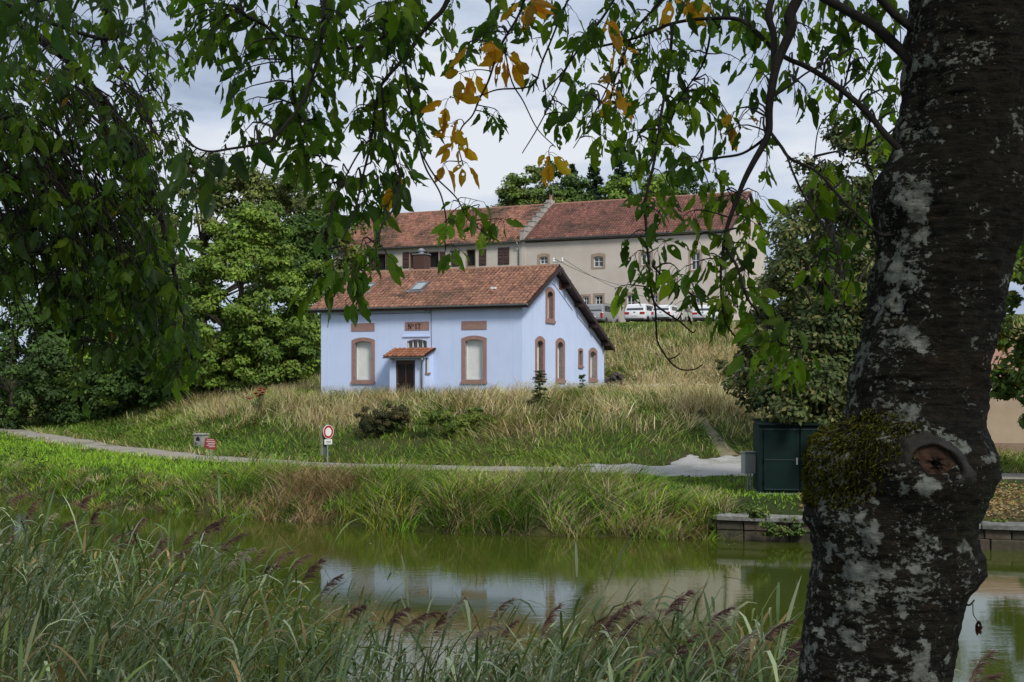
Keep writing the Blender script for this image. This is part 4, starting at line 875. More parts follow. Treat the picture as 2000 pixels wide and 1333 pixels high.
# ------------------------------------------------------------------ road signs
red = pmat('sign_red', (0.42, 0.015, 0.02), (0.36, 0.013, 0.018), 4, 0.4); wht = pmat('sign_white', (0.78, 0.78, 0.76), (0.68, 0.68, 0.66), 4, 0.4)
sg = ground(641, 912); sg = empty('no_vehicles_sign', sg, math.radians(52)); tag(sg, 'round red and white no vehicles sign on steel post by the towpath', 'road sign')
k = sg.location.y/F; H = 82*k; zc = (912-844)*k
MB().tube([(0, 0.04, -0.3), (0, 0.04, H-0.04)], 0.032, 10).build('post', M['steel'], sg)
def disc(mb, r0, r1, y0, y1, zc, n=32):
    for i in range(n):
        a, b = 2*math.pi*i/n, 2*math.pi*(i+1)/n
        mb.prism([(math.cos(a)*r1, zc+math.sin(a)*r1), (math.cos(a)*r0, zc+math.sin(a)*r0), (math.cos(b)*r0, zc+math.sin(b)*r0), (math.cos(b)*r1, zc+math.sin(b)*r1)], y0, y1)
    return mb
rd = 13.6*k
pl = disc(MB(), 0.0, rd*0.62, -0.012, 0.0, zc).build('white_centre', wht, sg); disc(MB(), rd*0.62, rd*0.93, -0.013, 0.0, zc).build('red_ring', red, sg); disc(MB(), rd*0.93, rd, -0.014, 0.008, zc).build('white_rim', wht, sg)
zp = (912-863.5)*k
MB().bbox(-0.2, 0.2, -0.012, 0.0, zp-0.1, zp+0.1, 0.01).build('small_plate', wht, sg)
for z in (zp+0.02, zp-0.04): MB().box(-0.13, 0.13, -0.016, -0.0125, z-0.01, z+0.01).build('plate_line', M['wire'], sg)
for z in (zp, zc): MB().box(-0.06, 0.06, 0.0, 0.08, z-0.02, z+0.02).build('clamp', M['steel'], sg)
MB().box(-0.22, -0.2, 0.1, 0.2, H-1.2, H-0.03).build('backing_edge', pmat('backing_edge', (0.3, 0.3, 0.16), (0.2, 0.2, 0.1), 4, 0.6), sg)
MB().box(-0.2, 0.06, 0.1, 0.13, H-1.18, H-0.05).build('backing_board', pmat('board_back', (0.09, 0.11, 0.09), (0.06, 0.08, 0.06), 4, 0.6), sg)

ip = ground(412, 896); isg = empty('heritage_sign', ip, math.radians(38)); tag(isg, 'small dark red pointed sign with white lettering lines on short post', 'sign')
k = ip.y/F
MB().tube([(0, 0.03, -0.2), (0, 0.03, 36*k)], 0.025, 8).build('post', M['steel'], isg)
mr = pmat('sign_maroon', (0.22, 0.03, 0.025), (0.17, 0.022, 0.02), 5, 0.5)
z0, z1 = 17*k, 41*k; pb = MB().prism([(-0.26, z1-0.02), (-0.3, (z0+z1)/2), (-0.26, z0+0.06), (0.2, z0), (0.24, z0+0.05), (0.24, z1-0.12), (0.1, z1-0.05)], -0.012, 0.012).build('board', mr, isg)
for j, (a, b) in enumerate(((-0.2, 0.12), (-0.22, 0.18), (-0.15, 0.2), (-0.2, 0.16), (-0.1, 0.18))):
    z = z1-0.1-j*0.075; MB().box(a, b, -0.016, -0.0125, z-0.008, z+0.008).build('white_line', wht, pb)

mp_ = ground(393, 874); mbx = empty('meter_box', mp_, -math.radians(25)); tag(mbx, 'small concrete meter box with slab lid on the grass bank', 'box')
k = mp_.y/F; a = 10.5*k; hh = 27*k
MB().bbox(-a, a, -a, a, -0.3, hh*0.35, 0.015).build('base', M['concrete'], mbx); MB().bbox(-a*0.97, a*0.97, -a*0.97, a*0.97, hh*0.36, hh*0.9, 0.015).build('body', M['concrete'], mbx)
MB().bbox(-a*1.12, a*1.12, -a*1.12, a*1.12, hh*0.9, hh, 0.02).build('lid', M['concrete'], mbx)
arch = arch_outline(-a*0.42, a*0.42, hh*0.46, hh*0.78, hh*0.14); q = MB(); q.prism(arch, -a*0.985, -a*0.94); q.build('niche', M['dark'], mbx)

# rubble heap / rough stones beside the back corner of the blue house
rp = ground(1200, 765, 60); rub = empty('rubble_heap', rp, 0); tag(rub, 'low heap of dark stones at right corner of the blue house', 'stones')
rr_ = random.Random(8); sm = [pmat('rubble_stone', c, tuple(k*0.5 for k in c), 5, 0.95, 0.03, 8) for c in ((0.10, 0.085, 0.07), (0.075, 0.065, 0.055))]
for i in range(26):
    bm = bmesh.new(); bmesh.ops.create_icosphere(bm, subdivisions=1, radius=1)
    for v in bm.verts: v.co *= rr_.uniform(0.8, 1.15)
    me = bpy.data.meshes.new('stone'); bm.to_mesh(me); bm.free(); o = link('stone', me, rr_.choice(sm), rub)
    lvl = i/26; o.location = (rr_.uniform(-0.55, 0.75)*(1-0.5*lvl), rr_.uniform(-0.6, 0.5), 0.1+lvl*0.95); o.scale = (rr_.uniform(0.2, 0.36), rr_.uniform(0.2, 0.3), rr_.uniform(0.11, 0.2)); o.rotation_euler = (rr_.uniform(-.3, .3), rr_.uniform(-.3, .3), rr_.uniform(0, 6))

# ------------------------------------------------------------------ parked cars
car_rub = pmat('tyre_rubber', (0.02, 0.02, 0.02), (0.03, 0.03, 0.03), 5, 0.85); rimm = pmat('alloy_rim', (0.45, 0.46, 0.47), (0.35, 0.36, 0.37), 4, 0.35, metal=0.7)
tail = pmat('tail_light', (0.45, 0.02, 0.02), (0.3, 0.01, 0.012), 8, 0.2); plate_m = wht; trim = pmat('black_trim', (0.025, 0.025, 0.027), (0.02, 0.02, 0.02), 5, 0.6)
carglass = pmat('car_glass', (0.025, 0.03, 0.035), (0.03, 0.035, 0.04), 1, 0.05, spec=0.9)
def slices(mb, prof, hws):
    """prof: list of (y, z); hws: list of (x, shrink) slices across the width"""
    cy = sum(p[0] for p in prof)/len(prof); cz = sum(p[1] for p in prof)/len(prof); b = len(mb.v); n = len(prof)
    for x, k in hws:
        for y, z in prof: mb.v.append((x, cy+(y-cy)*(1-k*0.6), cz+(z-cz)*(1-k)))
    for i in range(len(hws)-1):
        for j in range(n): mb.f.append((b+i*n+j, b+i*n+(j+1) % n, b+(i+1)*n+(j+1) % n, b+(i+1)*n+j))
    mb.f.append(tuple(b+j for j in range(n-1, -1, -1))); mb.f.append(tuple(b+(len(hws)-1)*n+j for j in range(n)))
def car(name, px, d, label, paint, Lc=4.35, Wc=1.78, Hc=1.48, belt=0.95, rear=0.55, light=(0.42, 0.16), yaw=None, roofbars=False, spare=False, dz=0.0):
    p = at_d(px, d); p.z += dz; r = empty(name, p, RB if yaw is None else yaw); tag(r, label, 'car', 'cars parked in front of the beige house')
    hw = Wc/2
    body = [(0.05, 0.32), (0.0, 0.42), (0.0, 0.62), (0.07, belt-0.04), (0.12, belt), (Lc*0.5, belt+0.0), (Lc-1.05, belt-0.02), (Lc-0.35, belt-0.2), (Lc-0.05, belt-0.38), (Lc, 0.5), (Lc-0.06, 0.28), (Lc-0.5, 0.22), (0.5, 0.22)]
    mb = MB(); slices(mb, body, [(-hw, 0.14), (-hw*0.965, 0.05), (-hw*0.86, 0.0), (hw*0.86, 0.0), (hw*0.965, 0.05), (hw, 0.14)]); bd = mb.build('body', paint, r, True)
    cabp = [(0.10, belt-0.05), (rear*0.62, Hc-0.16), (rear, Hc-0.05), (rear+0.45, Hc), (Lc*0.5, Hc-0.005), (Lc*0.6, Hc-0.06), (Lc-1.1, belt-0.04)]
    tw = 0.80; mb = MB(); n = len(cabp)
    for sx in (-1, 1):
        for y, z in cabp: tt = (z-belt)/(Hc-belt); mb.v.append((sx*hw*(0.955-(0.955-tw)*max(0, tt)), y, z))
        for y, z in cabp: tt = (z-belt)/(Hc-belt); mb.v.append((sx*hw*(0.90-(0.90-tw+0.08)*max(0, tt)), y-(0.02 if y < 1 else -0.02), z+0.015))
    A = lambda i, k: k*n+i
    for j in range(n-1): mb.f += [(A(j, 0), A(j+1, 0), A(j+1, 1), A(j, 1)), (A(j, 1), A(j+1, 1), A(j+1, 3), A(j, 3)), (A(j, 3), A(j+1, 3), A(j+1, 2), A(j, 2))]
    mb.f += [tuple(A(j, 0) for j in range(n)), tuple(A(j, 2) for j in range(n-1, -1, -1))]
    mb.build('cabin', paint, r)
    # glass
    y0, z0 = 0.10+0.02, belt+0.03; y1, z1 = rear*0.72, Hc-0.13
    def rw_(tt): return y0+(y1-y0)*tt-0.035, z0+(z1-z0)*tt
    (ya, za), (yb, zb) = rw_(0.04), rw_(0.98)
    MB().add([(-hw*0.80, ya, za), (hw*0.80, ya, za), (hw*0.70, yb, zb), (-hw*0.70, yb, zb)], [(0, 1, 2, 3)]).build('rear_window', carglass, r)
    for sx in (-1, 1):
        for (fa, fb, ga, gb) in ((0.62, 1.35, 0.75, 1.33), (1.41, 2.15, 1.39, 2.08), (2.21, Lc-1.5, 2.14, Lc*0.6-0.02)):
            if fa < rear*0.7+0.1: fa = max(fa, 0.5)
            zl, zu = belt+0.04, Hc-0.14
            xl = lambda z: sx*(hw*(0.955-(0.955-tw)*(z-belt)/(Hc-belt))+0.008)
            MB().add([(xl(zl), fa, zl), (xl(zl), fb, zl), (xl(zu), gb, zu), (xl(zu), max(ga, rear+0.15), zu)], [(0, 1, 2, 3) if sx > 0 else (3, 2, 1, 0)]).build('side_window', carglass, r)
    MB().add([(-hw*0.8, Lc-1.17, belt+0.03), (hw*0.8, Lc-1.17, belt+0.03), (hw*0.72, Lc*0.6+0.06, Hc-0.1), (-hw*0.72, Lc*0.6+0.06, Hc-0.1)], [(3, 2, 1, 0)]).build('windscreen', carglass, r)
    for sx in (-1, 1):
        lw_, lh = light; xo = sx*hw*0.945
        MB().bbox(min(xo, xo-sx*lw_), max(xo, xo-sx*lw_), -0.012, 0.16, belt-0.12-lh, belt-0.1, 0.02).build('tail_light', tail, r)
        MB().box(sx*hw*0.99, sx*(hw*0.99+0.16), Lc*0.62, Lc*0.62+0.1, belt+0.02, belt+0.14).build('door_mirror', paint, r)
        for wy in (0.78, Lc-0.85):
            wl = empty('wheel', (sx*(hw-0.09), wy, 0.31), 0, r)
            q = MB().lathe([(0.2, -0.1), (0.29, -0.1), (0.315, -0.07), (0.315, 0.07), (0.29, 0.1), (0.2, 0.1)], 20); o = q.build('tyre', car_rub, wl, True); o.rotation_euler = (0, math.pi/2, 0)
            q = MB().lathe([(0.21, -0.085), (0.21, 0.085), (0.17, 0.08), (0.06, 0.05), (0.03, 0.09)] if sx > 0 else [(0.03, -0.09), (0.06, -0.05), (0.17, -0.08), (0.21, -0.085), (0.21, 0.085)], 14); o = q.build('rim', rimm, wl); o.rotation_euler = (0, math.pi/2, 0)
            MB().lathe([(0.355, -0.05), (0.355, 0.012), (0.33, 0.015), (0.33, -0.05)], 20).build('wheel_arch', trim, wl).rotation_euler = (0, sx*math.pi/2, 0)
    MB().bbox(-0.26, 0.26, -0.02, 0.02, 0.58, 0.69, 0.008).build('number_plate', plate_m, r)
    MB().bbox(-hw*0.86, hw*0.86, -0.035, 0.1, 0.27, 0.40, 0.03).build('bumper', trim, r)
    MB().bbox(-0.09, 0.09, -0.0, 0.06, belt-0.14, belt-0.08, 0.01).build('badge', rimm, r)
    if roofbars:
        for sx in (-1, 1): MB().tube([(sx*hw*0.72, rear+0.1, Hc), (sx*hw*0.72, rear+0.2, Hc+0.06), (sx*hw*0.72, Lc*0.55, Hc+0.06), (sx*hw*0.72, Lc*0.58, Hc)], 0.02, 6).build('roof_bar', trim, r)
    return r
pw = pmat('white_car_paint', (0.72, 0.73, 0.74), (0.66, 0.67, 0.68), 1, 0.22, spec=0.6); ps = pmat('silver_car_paint', (0.36, 0.37, 0.38), (0.31, 0.32, 0.33), 1, 0.3, metal=0.4, spec=0.6)
pg_ = pmat('pale_green_car_paint', (0.36, 0.38, 0.33), (0.3, 0.32, 0.28), 1, 0.25, spec=0.6)
car('parked_car', 1158, 107, 'silver off-road car nearest the blue house roof, with roof bars', ps, 4.3, 1.82, 1.72, 1.05, 0.3, (0.2, 0.42), roofbars=True)
car('parked_car', 1239, 105, 'white crossover car between the silver car and small hatchback', pw, 4.4, 1.84, 1.62, 1.02, 0.5, (0.4, 0.17))
car('parked_car', 1290, 103.6, 'small white hatchback parked in front of the pale green car', pw, 3.7, 1.66, 1.42, 0.93, 0.42, (0.2, 0.2))
car('parked_car', 1315, 108.5, 'pale grey-green hatchback partly hidden behind the small white hatchback', pg_, 4.0, 1.72, 1.55, 0.98, 0.5, (0.2, 0.3))
car('parked_car', 1372, 102, 'white estate car furthest right in the row of parked cars', pw, 4.7, 1.82, 1.46, 0.93, 0.5, (0.44, 0.15))
pst = at_d(1407, 99.5); o = MB().tube([(0, 0, -0.3), (0, 0, 1.15)], 0.07, 8).build('bollard', M['concrete'], None, True, pst); tag(o, 'thin pale post at the right end of the parked cars', 'post')
# ------------------------------------------------------------------ trees and shrubs further off
def tree(name, label, base, blobs, nleaf, lsize, cols, seed, group=None, trunk_r=0.25, clump=0.9, nclump=90, trunk_h=None, spread=0.55, cat='tree', up=0.3):
    """blobs: (centre offset from base, radii); leaves gather in clumps near the blobs' surface"""
    rng = np.random.default_rng(seed); r = empty(name, base); tag(r, label, cat, group)
    vol = np.array([b[1][0]*b[1][1]*b[1][2] for b in blobs])**0.67; vol /= vol.sum()
    cc = []
    for _ in range(nclump):
        c, rad = blobs[rng.choice(len(blobs), p=vol)]; u_ = rnd_unit(rng, 1)[0]; rr = rng.uniform(spread, 1.0)**0.6; cc.append((np.array(c)+u_*np.array(rad)*rr*rng.uniform(0.85, 1.12), u_))
    C = np.array([q[0] for q in cc]); U_ = np.array([q[1] for q in cc]); C[:, 2] = np.maximum(C[:, 2], 0.25*clump)
    k = rng.integers(0, nclump, nleaf); cs = clump*rng.uniform(0.55, 1.35, nclump)
    off = rnd_unit(rng, nleaf)*(rng.random((nleaf, 1))**0.45); off[:, 2] *= 0.62
    pos = C[k]+off*cs[k][:, None]; pos[:, 2] = np.maximum(pos[:, 2], 0.02)
    tone = rng.random(nclump); cA, cB = np.array(cols[0]), np.array(cols[1])
    col = cA*(1-tone[k][:, None])+cB*tone[k][:, None]
    if len(cols) > 2: s_ = rng.random(nleaf) < cols[3]; col[s_] = cols[2]
    col = np.clip(col*(1+rng.normal(0, 0.2, (nleaf, 1))), 0.005, 0.7)
    soup('crown', leaf_quads(pos, lsize*rng.uniform(0.6, 1.3, nleaf), rng, up, nrm=off*0.9+U_[k]*0.2), QT, col, M['leaf'], r)
    zt = trunk_h or max(c[0][2] for c in blobs)*0.9
    mb = MB(); lean = rng.normal(0, 0.03, 2); pts = [(lean[0]*z+0.06*math.sin(z*1.7+seed), lean[1]*z+0.05*math.cos(z*1.3), z) for z in np.linspace(-0.4, zt, 9)]
    mb.tube(pts, [trunk_r*(1.25 if i == 0 else 1-0.085*i) for i in range(9)], 9); mb.build('trunk', M['bark_far'], r, True)
    mb = MB()
    for i in rng.choice(nclump, min(34, nclump), replace=False):
        e_ = Vector(C[i]); s0 = Vector(pts[int(np.clip(round((e_.z/zt)*5)+0, 1, 6))]); m_ = s0.lerp(e_, 0.5)+Vector((0, 0, 0.12*(e_-s0).length)); mb.tube([s0, s0.lerp(m_, 0.6), m_, m_.lerp(e_, 0.6), e_], [trunk_r*0.34, trunk_r*0.26, trunk_r*0.2, trunk_r*0.13, trunk_r*0.05], 5)
    mb.build('limbs', M['bark_far'], r, True)
    return r
def conifer(label, base, H, R, nleaf, col, seed, group):
    rng = np.random.default_rng(seed); r = empty('spruce_tree', base); tag(r, label, 'tree', group)
    mb = MB().tube([(0, 0, -0.3), (0, 0, H*0.5), (0, 0, H)], [R*0.1, R*0.06, 0.02], 8); mb.build('trunk', M['bark_far'], r, True)
    nb = 420; z = H*(1-rng.random(nb)**0.9*0.75); a = rng.uniform(0, 2*np.pi, nb); ln = R*(1-z/H)**0.85*rng.uniform(0.75, 1.1, nb)+0.15
    k = rng.integers(0, nb, nleaf); tt = rng.random(nleaf)**0.7; rr = ln[k]*tt; sag = 0.32*rr-0.10*rr*rr/np.maximum(ln[k], 0.1)
    pos = np.stack([np.cos(a[k])*rr, np.sin(a[k])*rr, z[k]-sag], -1)+rng.normal(0, 1, (nleaf, 3))*np.array((0.16, 0.16, 0.07))*(0.5+ln[k][:, None]*0.25)
    c = np.clip(np.array(col)*(1+rng.normal(0, 0.25, (nleaf, 1))), 0.005, 0.5)
    soup('crown', leaf_quads(pos, 0.26*rng.uniform(0.6, 1.3, nleaf), rng, 0.1, 0.4), QT, c, M['leaf'], r)
    return r
def base_at(px, d, dz=0): p = at_d(px, d); p.z += dz; return p
OL, MID, DK = (0.17, 0.20, 0.05), (0.085, 0.155, 0.03), (0.035, 0.068, 0.018)
LIME = (0.19, 0.29, 0.04)
g1 = 'trees on the left behind the far bank'
b = base_at(480, 84); tree('broadleaf_tree', 'big bright green leafy tree left of the blue house', b, [((0, 0, 6.2), (4.7, 4.5, 5.6)), ((-2.3, -1, 4.0), (3.2, 3, 3.8)), ((2.6, -1, 4.0), (3.0, 3, 4.0)), ((0.5, 0, 10.0), (2.8, 2.8, 2.6)), ((0, -1.5, 2.2), (4.6, 2.5, 2.2))], 72000, 0.14, (MID, LIME, OL, 0.15), 101, g1, 0.32, 0.8, 380, 9.5)
b = base_at(585, 92); tree('broadleaf_tree', 'dark bushy tree against the left wall of the blue house', b, [((0, 0, 5), (2.8, 3, 4.6)), ((0.5, 0, 9.5), (2.0, 2, 3.0)), ((0, -1, 2), (3.0, 2, 2))], 22000, 0.18, (DK, MID), 102, g1, 0.25, 1.0, 110, 8)
b = base_at(400, 104); tree('broadleaf_tree', 'tall thin-leaved tree showing above the bright green tree', b, [((0, 0, 11), (3.6, 3.4, 5.6)), ((3.2, 0, 12.3), (3.2, 3, 4.0)), ((7, 0, 12.4), (3.2, 3, 3.4)), ((10, 0, 9.4), (2.6, 3, 4.6))], 24000, 0.2, (OL, (0.1, 0.13, 0.045)), 103, g1, 0.3, 1.1, 130, 12)
b = base_at(640, 118); tree('broadleaf_tree', 'dark tree rising behind the left end of cream house', b, [((-3.0, 2, 10), (3.6, 3.4, 4.6)), ((-5, 1, 6), (3.0, 3, 4))], 9000, 0.24, (DK, MID), 104, g1, 0.3, 1.1, 70, 10)
for i, (px, d, w_, hh, cA, cB, lab) in enumerate(((20, 92, 5.2, 9.0, DK, MID, 'dark tall bush at the left edge behind the grassy bank'), (150, 90, 4.0, 5.6, DK, (0.055, 0.095, 0.025), 'dark rounded bush behind hanging cherry foliage, second from left'), (235, 91, 3.6, 7.4, MID, LIME, 'yellow green bush behind hanging cherry foliage'), (320, 86, 3.4, 5.8, DK, MID, 'dark bush just left of the bright green tree'), (90, 112, 8.5, 19, DK, MID, 'tall dark tree behind the bushes at far left'), (255, 114, 6.0, 16, DK, MID, 'tall green tree behind the bushes left of centre'))):
    b = base_at(px, d); tree('bush' if hh < 9.5 else 'broadleaf_tree', lab, b, [((0, 0, hh*0.5), (w_*0.9, w_*0.8, hh*0.5)), ((w_*0.3, -0.5, hh*0.25), (w_*0.8, w_*0.6, hh*0.28)), ((-w_*0.3, -0.5, hh*0.3), (w_*0.8, w_*0.6, hh*0.3))], 10500 if hh < 9.5 else 16000, 0.17 if hh < 9.5 else 0.3, (cA, cB), 110+i, g1, 0.15, 0.85 if hh < 9.5 else 1.3, 90 if hh < 9.5 else 170, hh*0.8, cat='bush' if hh < 9.5 else 'tree')
g2 = 'trees on the hill behind the long roofs'
def top_tree(px, ytop, d): return EYE+(HZ-ytop)/F*d
for i, (px, ytop, d, w_, cA, cB, lab) in enumerate(((1035, 340, 150, 3.4, OL, MID, 'broad olive tree behind the stepped parapet'), (1085, 330, 153, 3.6, MID, (0.06, 0.1, 0.03), 'green tree right behind the stepped parapet'), (1255, 330, 150, 4.2, MID, LIME, 'green leafy tree behind roof right of the spruces'), (1330, 345, 156, 4.0, DK, MID, 'dark leafy tree behind the right half of the red roof'), (1010, 372, 148, 2.4, OL, MID, 'low olive tree left of the stepped parapet top'))):
    b = base_at(px, d); ht = top_tree(px, ytop-14, d)-b.z
    tree('broadleaf_tree', lab, b, [((0, 0, ht-3.6), (w_, w_, 3.6)), ((w_*0.5, 0, ht-5), (w_*0.8, w_*0.8, 3.4)), ((-w_*0.5, 0, ht-5.2), (w_*0.8, w_*0.8, 3.2))], 9000, 0.24, (cA, cB), 130+i, g2, 0.25, 1.1, 70, ht*0.8)
for i, (px, ytop, d, R, lab) in enumerate(((1118, 322, 156, 2.6, 'left of three dark spruces behind the roof'), (1160, 318, 158, 2.9, 'middle of three dark spruces behind the roof'), (1212, 312, 157, 2.8, 'right of three dark spruces behind the roof'))):
    b = base_at(px, d); conifer(lab, b, top_tree(px, ytop, d)-b.z, R*2.1, 13000, (0.022, 0.042, 0.022), 140+i, g2)
# dark hornbeam beside the shed, maple at the right edge
b = base_at(1640, 39.5); tree('hornbeam_tree', 'dark small-leaved tree overhanging the green shed', b, [((0.1, 0, 6.2), (2.5, 2.3, 3.4)), ((-0.5, 0, 3.6), (2.7, 2.2, 2.2)), ((0.3, 0, 9.4), (1.7, 1.6, 2.0)), ((-0.9, -3.1, 2.35), (1.5, 1.3, 0.75)), ((-1.4, -1.6, 3.0), (1.4, 1.6, 1.1)), ((1.2, 0, 4), (2.0, 2, 3))], 54000, 0.092, ((0.045, 0.072, 0.024), (0.115, 0.145, 0.05), (0.2, 0.18, 0.07), 0.12), 150, None, 0.2, 0.55, 300, 9.0)
b = base_at(1560, 52); tree('hornbeam_tree', 'olive tree behind the dark tree on right, with gaps of sky', b, [((0.6, 0, 6.5), (2.3, 2, 3.0)), ((1.2, 0, 9.6), (1.5, 1.5, 1.9)), ((-0.3, 0, 4), (1.9, 2, 2.6)), ((2, 0, 6), (1.6, 2, 3))], 22000, 0.12, (OL, (0.09, 0.11, 0.05)), 151, None, 0.2, 0.62, 170, 9)
b = base_at(2150, 44); tree('maple_tree', 'maple with green leaves reaching in at the right edge', b, [((-0.3, 0, 5.6), (3.6, 3, 3.0)), ((-1.9, -0.6, 4.0), (2.0, 2, 1.6)), ((-2.0, -0.8, 2.6), (1.5, 1.5, 0.9)), ((-0.3, 0, 8), (2.4, 2.4, 2))], 27000, 0.14, (MID, (0.12, 0.18, 0.04), (0.3, 0.24, 0.04), 0.05), 152, None, 0.24, 0.7, 150, 7.5)
# shrubs on the bank
def shrub(name, label, px, py, w_, hh, n, ls, cA, cB, seed, **k):
    b = ground(px, py); s = b.y/F; w_, hh = w_*s, hh*s; q = random.Random(seed)
    bl = [((q.uniform(-0.38, 0.38)*w_, q.uniform(-0.2, 0.2)*w_, hh*q.uniform(0.12, 0.55)), (w_*q.uniform(0.1, 0.24), w_*q.uniform(0.12, 0.22), hh*q.uniform(0.18, 0.42))) for _ in range(9)]+[((0, 0, hh*0.3), (w_*0.3, w_*0.3, hh*0.3))]
    return tree(name, label, b, bl, n, ls, (cA, cB), seed, None, 0.035, k.get('clump', 0.24), k.get('nc', 60), hh*0.7, cat='bush', spread=0.1)
shrub('bush', 'dark brownish broom bush on the bank below the door', 748, 852, 104, 86, 15000, 0.045, (0.035, 0.05, 0.02), (0.10, 0.085, 0.035), 160, nc=110)
shrub('bush', 'low bright green bramble clump below the right window', 895, 850, 150, 72, 15000, 0.055, (0.08, 0.13, 0.025), (0.22, 0.28, 0.05), 161, nc=110)
shrub('bush', 'dark grey-green shrub on bank below the hanging cherry leaves', 285, 790, 70, 50, 4000, 0.06, DK, (0.09, 0.11, 0.04), 162)
shrub('bush', 'dark green weeds around the foot of the taller sapling', 1050, 800, 40, 30, 1800, 0.05, (0.05, 0.075, 0.022), (0.13, 0.14, 0.05), 163)
shrub('bush', 'leafy weeds at the foot of the porch', 766, 800, 40, 24, 1300, 0.06, (0.10, 0.15, 0.05), (0.16, 0.2, 0.07), 164)
shrub('bush', 'scrubby bush on the slope below the parked cars', 1445, 750, 95, 80, 9000, 0.06, (0.06, 0.085, 0.025), (0.14, 0.14, 0.05), 165)
shrub('bush', 'green weeds growing out of the quay wall right of the trunk', 1958, 1052, 58, 40, 900, 0.05, (0.06, 0.1, 0.025), (0.13, 0.18, 0.04), 166, clump=0.14, nc=24)
shrub('bush', 'leafy weeds hanging over the left end of the quay wall', 1420, 1050, 70, 45, 2200, 0.05, (0.055, 0.10, 0.025), (0.13, 0.19, 0.04), 167, clump=0.18, nc=34)
for i, (px, py, w_, lab) in enumerate(((1500, 1048, 40, 'small green weed tuft on the quay wall left of the trunk'), (1545, 1046, 46, 'bramble spray hanging down the quay wall beside the trunk'), (1475, 1012, 36, 'grassy weeds sprouting over the quay coping near its left end'))):
    b = at_d(px, 32.2-0.6*(i == 2)); b = P(px, py, b.y); q = b.y/F; tree('bush', lab, b, [((0, 0, w_*q*0.35), (w_*q*0.5, 0.2, w_*q*0.4)), ((w_*q*0.3, 0, w_*q*0.15), (w_*q*0.4, 0.15, w_*q*0.25))], 700, 0.045, ((0.055, 0.10, 0.025), (0.14, 0.19, 0.045)), 190+i, None, 0.01, 0.13, 22, w_*q*0.3, cat='bush')
for (px, yb, yt, wpx, lab, seed) in ((1054, 800, 722, 34, 'taller feathery sapling in front of the blue gable wall', 170), (1137, 778, 733, 16, 'small thin sapling near right corner of the gable', 171)):
    b = ground(px, yb, 55); s = b.y/F; H = (yb-yt)*s; rng = np.random.default_rng(seed); r = empty('sapling', b); tag(r, lab, 'sapling')
    MB().tube([(0, 0, -0.1), (0.02, 0, H*0.5), (0.0, 0, H*0.95)], [0.02, 0.014, 0.006], 5).build('stem', M['bark_far'], r)
    pos = []; V = []
    for q in range(44 if seed == 170 else 18):
        z = H*(0.12+0.86*rng.random()); a = rng.uniform(0, 6.28); ln = wpx*s*0.62*(1.05-0.55*z/H); 
        for kk in range(9):
            tt = (kk+1)/9
            for sd in (-1, 1):
                c = np.array((math.cos(a)*ln*tt-math.sin(a)*sd*0.06, math.sin(a)*ln*tt+math.cos(a)*sd*0.06, z+0.1*tt-0.25*ln*tt*tt)); pos.append(c)
    pos = np.array(pos); soup('leaves', leaf_quads(pos, 0.085*rng.uniform(0.7, 1.2, len(pos)), rng, 0.5, 0.4), QT, np.clip(np.array((0.055, 0.095, 0.035) if seed == 170 else (0.1, 0.16, 0.07))*(1+rng.normal(0, 0.2, (len(pos), 1))), 0.01, 1), M['leaf'], r)
# rose bush with red blooms
b = ground(507, 812); b.z += 0.15; s = b.y/F*1.15; r = empty('rose_bush', b); tag(r, 'rose bush with a few red and pink blooms on the bank', 'rose bush'); rng = np.random.default_rng(180)
bloom = [pmat('red_petal', (0.50, 0.035, 0.05), (0.36, 0.02, 0.03), 8, 0.6), pmat('pink_petal', (0.62, 0.16, 0.18), (0.5, 0.1, 0.12), 8, 0.6)]
stm = MB(); lp_ = []
for i, (ox, oy, big) in enumerate(((0.0, 36, 1), (6, 33, 1), (-6, 31, 1), (3, 29, 1), (-2, 27, 1), (8, 38, 0.8), (2, 40, 0.9), (-17, 23, 1.0), (-13, 24, .7))):
    c = Vector((ox*s, rng.uniform(-0.1, 0.1), oy*s)); stm.tube([(ox*s*0.2, 0, -0.05), (ox*s*0.6, c.y*0.5, c.z*0.6), c], [0.012, 0.009, 0.006], 5)
    mb = MB()
    for L_ in range(4):
        for k in range(5):
            a = k*1.2566+L_*0.6; rr = 0.075*big*(1-L_*0.2)*1.7; t1 = 0.35+0.3*L_; ca, sa = math.cos(a), math.sin(a)
            mb.add([(ca*0.01, sa*0.01, 0), (ca*rr-sa*rr*0.6, sa*rr+ca*rr*0.6, rr*t1), (ca*rr*1.15, sa*rr*1.15, rr*(t1+0.35)), (ca*rr+sa*rr*0.6, sa*rr-ca*rr*0.6, rr*t1)], [(0, 1, 2, 3)])
    mb.build('bloom', bloom[0] if i < 7 else bloom[1], r, False, c)
    for k in range(26): lp_.append(np.array((ox*s*rng.uniform(0.1, 1), rng.uniform(-0.15, 0.15), c.z*rng.uniform(0.15, 0.95)))+rng.normal(0, 0.07, 3))
stm.build('stems', M['bark_far'], r); lp_ = np.array(lp_); soup('leaves', leaf_quads(lp_, 0.045*rng.uniform(0.7, 1.2, len(lp_)), rng, 0.3), QT, np.clip(np.array((0.05, 0.085, 0.03))*(1+rng.normal(0, 0.2, (len(lp_), 1))), 0.01, 1), M['leaf'], r)
